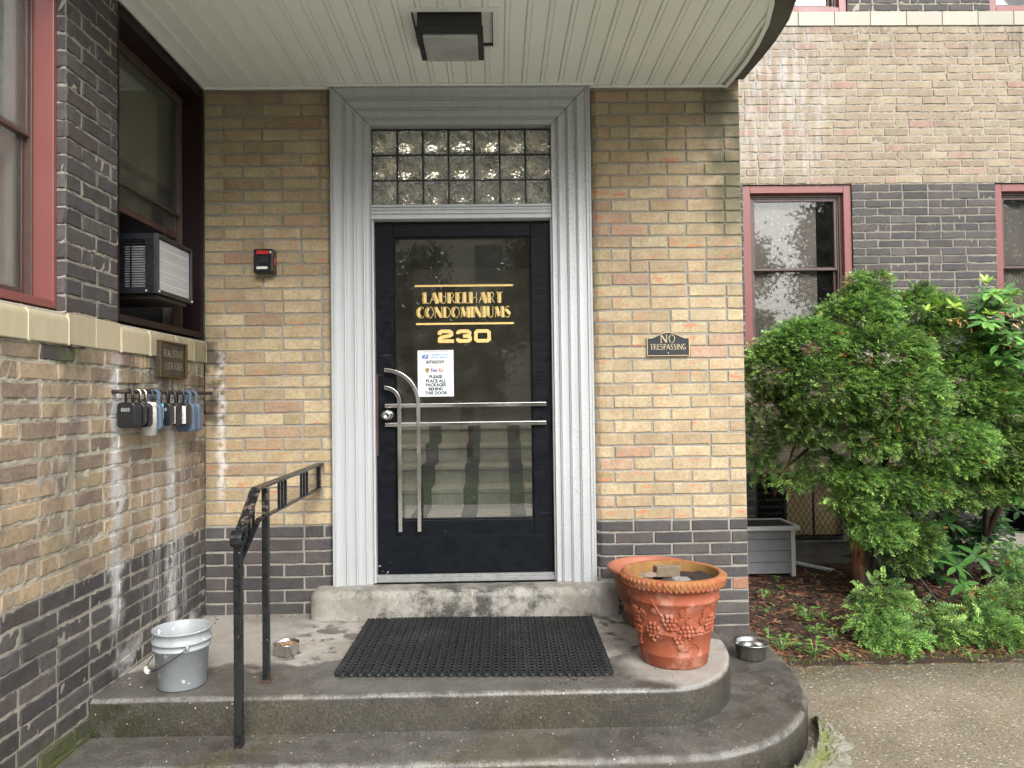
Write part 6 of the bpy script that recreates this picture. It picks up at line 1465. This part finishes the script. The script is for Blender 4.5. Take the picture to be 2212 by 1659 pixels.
cl_ = [CP(1870, 650, 1.05, 60, 40, .15, .8), CP(1850, 690, 1.0, 95, 60, .25), CP(1985, 680, 1.1, 95, 50, .25), CP(1745, 745, 0.95, 110, 62, .26), CP(1900, 770, 0.85, 120, 80, .3), CP(2040, 740, 1.0, 90, 70, .28),
       CP(1670, 800, 0.95, 75, 62, .22), CP(1790, 840, 0.80, 110, 75, .3), CP(1930, 860, 0.72, 120, 85, .3), CP(2080, 840, 0.85, 100, 85, .3), CP(2160, 880, 0.9, 80, 90, .28),
       CP(1655, 890, 1.05, 50, 40, .2, .6), CP(1745, 925, 0.9, 70, 36, .2, .8), CP(1885, 945, 0.75, 65, 42, .2, .6), CP(2040, 960, 0.75, 110, 70, .3), CP(2150, 990, 0.8, 90, 70, .28),
       CP(1640, 965, 1.15, 38, 42, .15, .6), CP(1650, 1015, 1.1, 26, 30, .1, .4), CP(1775, 1000, 1.0, 60, 30, .16, .6), CP(1845, 1030, 0.85, 62, 34, .2, .8), CP(1712, 1040, 1.0, 34, 18, .1, .5), CP(1960, 1050, 0.8, 95, 45, .25), CP(2080, 1050, 0.85, 85, 42, .22, .9), CP(2180, 1040, 0.9, 50, 40, .18, .8),
       CP(1835, 1085, 0.8, 45, 24, .14, .8), CP(1900, 1140, 0.78, 65, 40, .18), CP(1985, 1160, 0.8, 45, 40, .15, .8), CP(1960, 1205, 0.78, 38, 30, .12, .6), CP(1850, 618, 1.05, 24, 28, .08, .9), CP(1895, 606, 1.05, 26, 18, .07, .8), CP(1980, 636, 1.1, 34, 20, .1, .8), CP(2040, 668, 1.1, 30, 20, .1, .7), CP(1760, 700, 1.0, 30, 26, .1, .7), CP(1690, 738, 1.0, 34, 22, .1, .7), CP(1628, 770, 1.05, 22, 24, .08, .7), CP(2120, 760, 1.0, 40, 26, .12, .8)]
P, D, L, C = clump_twigs(cl_, 36000, 0.05, 0.085, 0.011)
print('twigs', len(P))
V, Q, C = yew_twigs(P, D, L, C, nn=14, needle=0.021, nw=0.0072); np_mesh('crown', V, Q, C, 'needles', ye, label='dense sprays of yew needles')
# trunk and limbs
def limb(pts, rs, name='limb'):
    m = MB(); P_ = []
    for p in pts: P_.append(tuple(p))
    # subdivide with wiggle
    Q_ = []; RR = []
    for i in range(len(P_)-1):
        for k in range(5):
            t_ = k/5; Q_.append(tuple(P_[i][a]*(1-t_)+P_[i+1][a]*t_+(random.uniform(-1, 1)*rs[i]*0.25 if k else 0) for a in range(3))); RR.append(rs[i]*(1-t_)+rs[i+1]*t_)
    Q_.append(P_[-1]); RR.append(rs[-1]); m.tube(Q_, RR, n=10); return m.build(name, 'bark', ye)
tb = (2.49, 1.02, 0.02)
limb([tb, (2.495, 1.03, 0.45), (2.50, 1.02, 0.85), (2.46, 1.0, 1.25), (2.42, 0.98, 1.7)], [0.075, 0.058, 0.050, 0.035, 0.02], 'trunk')
limb([(2.56, 1.05, 0.02), (2.58, 1.06, 0.55), (2.68, 1.03, 1.0), (2.80, 1.0, 1.6)], [0.05, 0.042, 0.034, 0.02])
for pts, rs in ((((2.49, 1.02, 0.80), (2.25, 0.95, 1.10), (2.0, 0.95, 1.35), (1.85, 0.95, 1.55)), (0.03, 0.022, 0.014, 0.006)), (((2.48, 1.0, 1.05), (2.7, 0.8, 1.3), (3.0, 0.75, 1.5), (3.3, 0.8, 1.6)), (0.03, 0.022, 0.014, 0.006)),
                (((2.47, 1.0, 1.2), (2.35, 0.85, 1.5), (2.2, 0.85, 1.8)), (0.025, 0.015, 0.006)), (((2.45, 1.0, 1.3), (2.6, 0.95, 1.7), (2.62, 1.0, 2.1)), (0.025, 0.015, 0.006)), (((2.5, 1.0, 0.75), (2.6, 0.8, 0.95), (2.85, 0.75, 0.92), (3.1, 0.8, 0.85)), (0.02, 0.014, 0.010, 0.005)),
                (((2.2, 1.0, 1.15), (1.98, 1.05, 0.95), (1.93, 1.1, 0.75)), (0.012, 0.007, 0.004)), (((2.1, 1.0, 1.25), (2.0, 1.0, 1.0), (2.02, 1.05, 0.72)), (0.010, 0.006, 0.003))):
    limb(pts, rs)
# low yew sprays spilling over the edge of the bed
lo = thing('low_yew', 'low bright green yew sprays spreading over the edge of the planting bed', 'shrub', (2.9, 0.35, 0.02))
def CZ(px, py, Y, rx, rz, ry, f=1.0): return CP(px, py, Y, rx, rz, ry, f)
cl2 = [CP(1900, 1285, 0.45, 55, 32, .12), CP(1890, 1345, 0.30, 50, 34, .12), CP(1925, 1370, 0.18, 60, 28, .12), CP(1985, 1320, 0.45, 40, 20, .10, .8), CP(2030, 1360, 0.22, 55, 26, .1, .8), CP(2100, 1340, 0.35, 65, 38, .14), CP(2150, 1370, 0.2, 70, 36, .14), CP(2180, 1310, 0.45, 60, 40, .16), CP(2120, 1280, 0.55, 40, 22, .1, .6), CP(2195, 1245, 0.6, 40, 34, .12, .8), CP(2170, 1190, 0.7, 40, 20, .1, .5)]
GR0 = GREENS.copy(); GREENS[:] = GREENS*1.2
P, D, L, C = clump_twigs(cl2, 15000, 0.07, 0.12, 0.01); keep = P[:, 2] > 0.03; P, D, L, C = P[keep], D[keep], L[keep], C[keep]; D[:, 2] -= 0.12
V, Q, C = yew_twigs(P, D, L, C, nn=22, needle=0.024, nw=0.0066); V[:, 2] = np.maximum(V[:, 2], 0.012); np_mesh('sprays', V, Q, C, 'needles', lo)
GREENS[:] = GR0
m = MB()
for pts in (((2.62, 0.9, 0.30), (2.75, 0.7, 0.22), (2.9, 0.45, 0.10)), ((2.7, 0.75, 0.33), (2.78, 0.6, 0.15), (2.8, 0.5, 0.05)), ((3.0, 0.8, 0.3), (3.05, 0.5, 0.15), (3.3, 0.3, 0.12)), ((3.2, 0.9, 0.4), (3.25, 0.6, 0.25), (3.5, 0.35, 0.15))): m.tube(pts, [0.010, 0.007, 0.004], n=6)
m.build('branches', 'bark', lo)
# rhododendrons: whorls of long leaves
def leafmesh(n_seg=5):
    return [(0.0, 0.0), (0.18, 0.10), (0.45, 0.155), (0.75, 0.12), (1.0, 0.0)]
def whorls(cs, col, mb, Lr=(0.10, 0.14), nl=(6, 9), tilt=(-0.25, 0.35), young=False):
    for c in cs:
        k = random.randint(*nl); a0 = random.uniform(0, 6.28); ax = Vector((random.uniform(-.4, .4), random.uniform(-.7, .1), 1)).normalized()
        q = ax.to_track_quat('Z', 'Y')
        for i in range(k):
            a = a0+2*math.pi*i/k+random.uniform(-.25, .25); el = random.uniform(*tilt); Ln = random.uniform(*Lr)
            d = q @ Vector((math.cos(a)*math.cos(el), math.sin(a)*math.cos(el), math.sin(el))); s = d.cross(ax).normalized(); n = s.cross(d).normalized()
            cc = random.choice(col); f = random.uniform(0.8, 1.2); mb.col = (cc[0]*f, cc[1]*f, cc[2]*f, 1)
            prof = leafmesh(); vs = []; cur = random.uniform(-0.35, 0.0)
            for (t_, w) in prof:
                o = Vector(c)+d*(t_*Ln)+n*(cur*t_*t_*Ln)
                vs += [o+s*w*Ln+n*0.03*Ln*(w > 0), o, o-s*w*Ln+n*0.03*Ln*(w > 0)]
            fs = []
            for j in range(len(prof)-1):
                b = j*3; fs += [(b, b+1, b+4, b+3), (b+1, b+2, b+5, b+4)]
            mb.add(vs, fs, 0, True)
RH = [(0.11, 0.25, 0.06), (0.08, 0.20, 0.05), (0.15, 0.32, 0.075)]; RHD = [(0.022, 0.062, 0.02), (0.03, 0.085, 0.022), (0.018, 0.05, 0.018)]; RHY = [(0.30, 0.42, 0.045), (0.24, 0.40, 0.05)]
rh = thing('rhododendron', 'tall rhododendron with glossy leaves and lime new growth at the right edge', 'shrub', (3.55, 1.3, 0.05))
m = MB(); cs = []
for (x, y, Y, sx, sy, n) in ((2165, 700, 0.75, 50, 45, 22), (2190, 770, 0.7, 35, 50, 22), (2150, 650, 0.8, 30, 22, 9), (2175, 740, 0.95, 40, 40, 14), (2200, 880, 0.65, 14, 50, 8), (2130, 720, 1.1, 20, 25, 5), (2200, 1010, 0.9, 22, 20, 4), (2260, 760, 1.2, 50, 120, 20)):
    for i in range(n): cs.append(tuple(PY(x+random.uniform(-sx, sx), y+random.uniform(-sy, sy), Y+random.uniform(-.18, .18))))
whorls(cs, RH, m); m.build('leaves', 'leaf', rh)
m = MB(); cs = [tuple(PY(x, y, 0.62)) for x, y in ((2130, 612), (2150, 640), (2138, 680), (2190, 640), (2060, 664), (2030, 662), (2165, 655), (2000, 672))]; whorls(cs, RHY, m, (0.05, 0.08), (7, 11), (0.2, 1.0)); m.build('new_growth', 'leaf', rh, label='lime green young leaves')
m = MB()
for (x, y) in ((2170, 680), (2200, 700), (2130, 700), (2060, 690), (2205, 668), (2150, 705), (2180, 740), (2080, 700)):
    p = PY(x, y, 0.62)
    for k in range(10): m.col = (*jit((0.45, 0.22, 0.08), .3), 1); q = p+rng.normal(0, 0.022, 3); e = q+np.array([random.uniform(-.03, .03), random.uniform(-.02, .02), random.uniform(-.035, .02)]); m.add([q, e, e+np.array([0.005, 0, 0.004]), q+np.array([0.006, 0, 0.002])], [(0, 1, 2, 3)])
m.build('spent_blooms', 'leaf', rh, label='withered orange brown flower remains')
m = MB()
for (a, b) in (((3.55, 1.3, 0.02), (3.55, 1.3, 2.2)), ((3.55, 1.3, 0.7), (3.8, 1.25, 1.9)), ((3.55, 1.3, 0.9), (3.4, 1.2, 1.9)), ((3.55, 1.3, 0.4), (3.75, 1.1, 1.2))): m.tube([a, tuple((a[i]+b[i])/2+random.uniform(-.04, .04) for i in range(3)), b], [0.028, 0.02, 0.008], n=8)
m.build('stems', 'bark', rh)
rl = thing('rhododendron', 'dark glossy broad-leaved shrub in the shade under the yew bush', 'shrub', (3.0, 1.45, 0.05))
m = MB(); cs = []
for (x, y, Y, sx, sy, n) in ((1900, 1180, 1.35, 60, 60, 24), (1960, 1230, 1.45, 70, 50, 20), (2050, 1180, 1.5, 80, 60, 30), (2120, 1130, 1.5, 80, 70, 24), (1890, 1240, 1.3, 35, 30, 8), (2170, 1050, 1.5, 50, 60, 14), (2010, 1130, 1.6, 60, 40, 16), (2180, 1230, 1.4, 50, 60, 12)):
    for i in range(n): cs.append(tuple(PY(x+random.uniform(-sx, sx), y+random.uniform(-sy, sy), Y+random.uniform(-.18, .18))))
cs = [c for c in cs if c[2] > 0.12]
whorls(cs, RHD, m, (0.11, 0.15)); m.build('leaves', 'leaf', rl)
m = MB(); cs = [tuple(PY(x, y, Y)) for x, y, Y in ((2065, 1225, 0.62), (2040, 1195, 0.75), (1945, 1215, 0.85), (2110, 1200, 0.7), (2080, 1265, 0.6), (1905, 1225, 1.15), (2050, 1130, 0.9), (2205, 1030, 0.75), (2190, 1060, 0.8))]; whorls(cs, [(0.05, 0.14, 0.03), (0.07, 0.18, 0.04)], m, (0.12, 0.15), (5, 7)); m.build('leaves', 'leaf', rl, label='brighter front leaves')
m = MB()
for (a, b) in (((2.9, 1.4, 0.02), (2.8, 1.3, 0.6)), ((3.0, 1.45, 0.02), (3.15, 1.4, 0.8)), ((3.05, 1.45, 0.02), (3.4, 1.4, 0.9)), ((2.95, 1.45, 0.02), (2.75, 1.25, 0.45))): m.tube([a, tuple((a[i]+b[i])/2+random.uniform(-.04, .04) for i in range(3)), b], [0.022, 0.016, 0.006], n=8)
m.build('stems', 'bark', rl)
# bark mulch, fallen needles, weeds
m = MB(); CH = [(0.10, 0.042, 0.022), (0.055, 0.028, 0.018), (0.17, 0.075, 0.038), (0.03, 0.018, 0.012), (0.23, 0.115, 0.06)]
for i in range(4200):
    x = random.uniform(1.42, 4.4); y = random.uniform(0.02, 1.97)**1.0; z = soil_z(x, y)+0.012; l = random.uniform(0.008, 0.035)*(1.8 if random.random() < .08 else 1); w = l*random.uniform(0.15, 0.4); a = random.uniform(0, 3.14); tl = random.uniform(-.2, .2)
    m.col = (*jit(random.choice(CH), .2), 1); c, s_ = math.cos(a), math.sin(a); P_ = []
    for (u, v) in ((-l, -w), (l, -w*.6), (l*.9, w), (-l*.8, w*.8)): P_.append((x+u*c-v*s_, y+u*s_+v*c, z+u*tl+random.uniform(0, .003)))
    m.add(P_+[(p[0], p[1], p[2]-0.004) for p in P_], [(0, 1, 2, 3), (0, 4, 5, 1), (1, 5, 6, 2), (2, 6, 7, 3), (3, 7, 4, 0)])
m.build('bark_mulch', 'chips', None, 'reddish brown bark chips covering the planting bed', 'mulch', kind='stuff')
m = MB()
for i in range(1500):
    if random.random() < 0.75: x = random.uniform(1.45, 3.4); y = random.gauss(0.02, 0.16); 
    else: x = random.uniform(1.45, 3.2); y = random.uniform(-0.9, 0.3)
    if x < 1.45: continue
    z = (soil_z(x, y)+0.016) if y > -0.05 else 0.002
    a = random.uniform(0, 3.14); l = random.uniform(.006, .012); m.col = (*jit(random.choice([(0.48, 0.24, 0.07), (0.35, 0.15, 0.05), (0.42, 0.34, 0.08), (0.25, 0.11, 0.04)]), .2), 1)
    c, s_ = math.cos(a)*l, math.sin(a)*l; m.add([(x-c-s_*.12, y-s_+c*.12, z), (x+c-s_*.12, y+s_+c*.12, z+.002), (x+c+s_*.12, y+s_-c*.12, z+.002), (x-c+s_*.12, y-s_-c*.12, z)], [(0, 1, 2, 3)])
m.build('fallen_needles', 'chips', None, 'scattered orange and yellow fallen yew needles along the bed edge', 'leaf litter', kind='stuff')
m = MB()
def sprout(x, y, s, cnt):
    z = soil_z(x, y)+0.01
    for k in range(cnt):
        a = random.uniform(0, 6.28); h = random.uniform(.3, 1.0)*s; r = random.uniform(.2, .9)*s; c = (x+r*math.cos(a), y+r*math.sin(a), z+h); L_ = s*random.uniform(.28, .55); w = L_*0.42
        d = Vector((math.cos(a), math.sin(a), random.uniform(-.2, .4))).normalized(); sd_ = d.cross(Vector((0, 0, 1))).normalized(); m.col = (*jit(random.choice([(0.13, 0.30, 0.045), (0.17, 0.36, 0.06), (0.09, 0.22, 0.035)]), .15), 1)
        C_ = Vector(c); m.add([C_, C_+d*L_*.5+sd_*w, C_+d*L_, C_+d*L_*.5-sd_*w], [(0, 1, 2, 3)]); m.add([(x, y, z), (x+.0015, y, z), C_+Vector((.001, 0, 0)), C_], [(0, 1, 2, 3)])
for (px, py, s, c) in ((1745, 1345, .09, 34), (1760, 1370, .07, 24), (1690, 1400, .075, 26), (1760, 1410, .08, 30), (1650, 1300, .05, 16), (1690, 1285, .04, 12), (1760, 1265, .04, 8), (1800, 1380, .05, 14), (1655, 1330, .05, 12), (1860, 1390, .06, 16), (1990, 1390, .07, 26), (2040, 1400, .06, 20), (1830, 1420, .05, 16), (1900, 1415, .05, 14), (1970, 1420, .05, 14), (2100, 1420, .05, 12), (1680, 1270, .05, 8), (1710, 1395, .04, 12), (1660, 1375, .05, 14), (1780, 1345, .05, 12)):
    p = PZ(px, py, 0.03); sprout(p[0], p[1], s, c)
for i in range(70): sprout(random.uniform(1.5, 3.3), random.uniform(0.0, 1.2), random.uniform(.012, .03), random.randint(2, 6))
for i in range(500):
    x = random.uniform(1.5, 3.6); y = random.gauss(0.0, 0.035); h = random.uniform(.012, .035); m.col = (*jit((0.12, 0.24, 0.04), .3), 1); dx_ = random.uniform(-.012, .012); m.add([(x, y, 0.0), (x+.002, y, 0.0), (x+dx_, y+random.uniform(-.012, .01), h)], [(0, 1, 2)])
m.build('weeds', 'leaf', None, 'bright green seedlings and grass sprouting from the mulch along the bed', 'weeds', kind='stuff')

# ------------------------------------------------------------------ across the street (seen mirrored in the glass)
def street_tree(x, y, h, r, seed, label):
    g = np.random.default_rng(seed); o = thing('street_tree', label, 'tree', (x, y, 0), 'trees across the street')
    m = MB(); m.tube([(x, y, -0.05), (x+.1, y, h*0.35), (x-.05, y, h*0.7)], [0.22, 0.16, 0.08], n=10)
    for k in range(6): a = k*1.05; m.tube([(x+.05, y, h*(0.3+0.05*k)), (x+r*.5*math.cos(a), y+r*.5*math.sin(a), h*(0.5+.05*k))], [0.08, 0.03], n=6)
    m.build('trunk', 'bark', o)
    n = int(5600*r*r); cc = g.normal(0, 1, (40, 3)); cc /= np.linalg.norm(cc, axis=1, keepdims=True); cc *= g.uniform(.25, .85, (40, 1)); cc = cc*np.array([r, r, h*0.36])+np.array([x, y, h*0.62])
    p = cc[g.integers(0, 40, n)]+g.normal(0, 1, (n, 3))*r*0.145; d = g.normal(0, 1, (n, 3)); d /= np.linalg.norm(d, axis=1, keepdims=True); e = np.cross(d, g.normal(0, 1, (n, 3))); e /= np.linalg.norm(e, axis=1, keepdims=True)
    s = g.uniform(.06, .11, (n, 1)); V = np.stack([p-d*s, p+e*s*.5, p+d*s, p-e*s*.5], 1).reshape(-1, 3); col = np.repeat(np.array([[0.035, 0.075, 0.02]])*g.uniform(.7, 1.5, (n, 1)), 4, 0); col = np.concatenate([col, np.ones((len(col), 1))], 1)
    np_mesh('crown', V, np.arange(len(V)).reshape(-1, 4), col, 'leaf', o)
for i, (x, y, h, r, lb) in enumerate(((-3.6, -17, 7.6, 2.2, 'leafy street tree seen mirrored at the left of the door glass'), (2.0, -18, 8.2, 2.3, 'leafy street tree seen mirrored at the right of the door glass'), (-0.9, -15.5, 4.7, 1.9, 'low round tree seen mirrored in the middle of the door glass'), (6.3, -15.5, 8.5, 2.4, 'leafy street tree seen mirrored between door and right window'), (12.2, -16, 10.0, 3.0, 'leafy street tree seen mirrored in the right window pane'), (17.6, -17, 10.0, 3.0, 'leafy street tree seen mirrored in the window at the right edge'), (-10, -18, 8, 3.0, 'leafy street tree far left across the road'))):
    street_tree(x, y, h, r, i+5, lb)
cb = thing('cream_apartment_house', 'cream rendered house across the street mirrored in the top of the door glass', 'building', (0, -30, 0))
m = MB(); m.box(-8, 7, -38, -30, -0.05, 9.5); m.box(-8.3, 7.3, -38.3, -29.7, 9.5, 10.0); m.build('wall', 'cream_wall', cb)
for i in range(5):
    for k in range(3): m = MB(); m.box(-6.8+i*2.9, -5.5+i*2.9, -29.99, -29.93, 1.2+k*2.9, 2.9+k*2.9); m.build('window', 'far_window', cb)

# grit, crumbs and small dead leaves on the landing and steps
m = MB(); g = random.Random(11)
def bit(x, y, z, l, col):
    a = g.uniform(0, 3.14); c, s_ = math.cos(a)*l, math.sin(a)*l; k = g.uniform(.3, .7); m.col = (*col, 1)
    P_ = [(x-c, y-s_, z), (x+s_*k, y-c*k, z), (x+c, y+s_, z), (x-s_*k, y+c*k, z)]; h = g.uniform(.001, .003)
    m.add(P_+[(p[0]*.7+x*.3, p[1]*.7+y*.3, z+h) for p in P_], [(4, 5, 6, 7), (0, 1, 5, 4), (1, 2, 6, 5), (2, 3, 7, 6), (3, 0, 4, 7)])
COLS = [(0.012, 0.010, 0.008), (0.03, 0.022, 0.015), (0.30, 0.17, 0.07), (0.45, 0.40, 0.30), (0.10, 0.05, 0.025)]
for i in range(60): bit(g.gauss(0.28, 0.06), g.gauss(-1.06, 0.025), 0.3106, g.uniform(.0015, .0035), COLS[0])
for i in range(130): bit(g.uniform(-1.5, 0.95), g.uniform(-1.1, -0.25), 0.3106, g.uniform(.0015, .004), g.choice(COLS))
for i in range(40): bit(-1.58+abs(g.gauss(0, .05)), g.uniform(-1.05, -0.02), 0.3106, g.uniform(.003, .010), g.choice(COLS[1:]))
for i in range(30): bit(g.uniform(-1.55, -1.1), -0.02-abs(g.gauss(0, .03)), 0.3106, g.uniform(.003, .009), g.choice(COLS[1:]))
for i in range(150): bit(g.uniform(-1.5, 1.0), g.uniform(-1.36, -1.17), 0.1626, g.uniform(.0015, .0045), g.choice(COLS))
for i in range(60): bit(g.uniform(1.08, 1.33), g.uniform(-0.9, -0.1), 0.1626, g.uniform(.0015, .004), g.choice(COLS))
for i in range(80): bit(g.uniform(-0.69, 0.46), -0.12-abs(g.gauss(0, .02))-0.04, 0.3250 if False else 0.3106, g.uniform(.002, .005), g.choice(COLS))
m.build('grit', 'chips', None, 'scattered grit, crumbs and bits of dead leaf on the landing and steps', 'debris', kind='stuff')
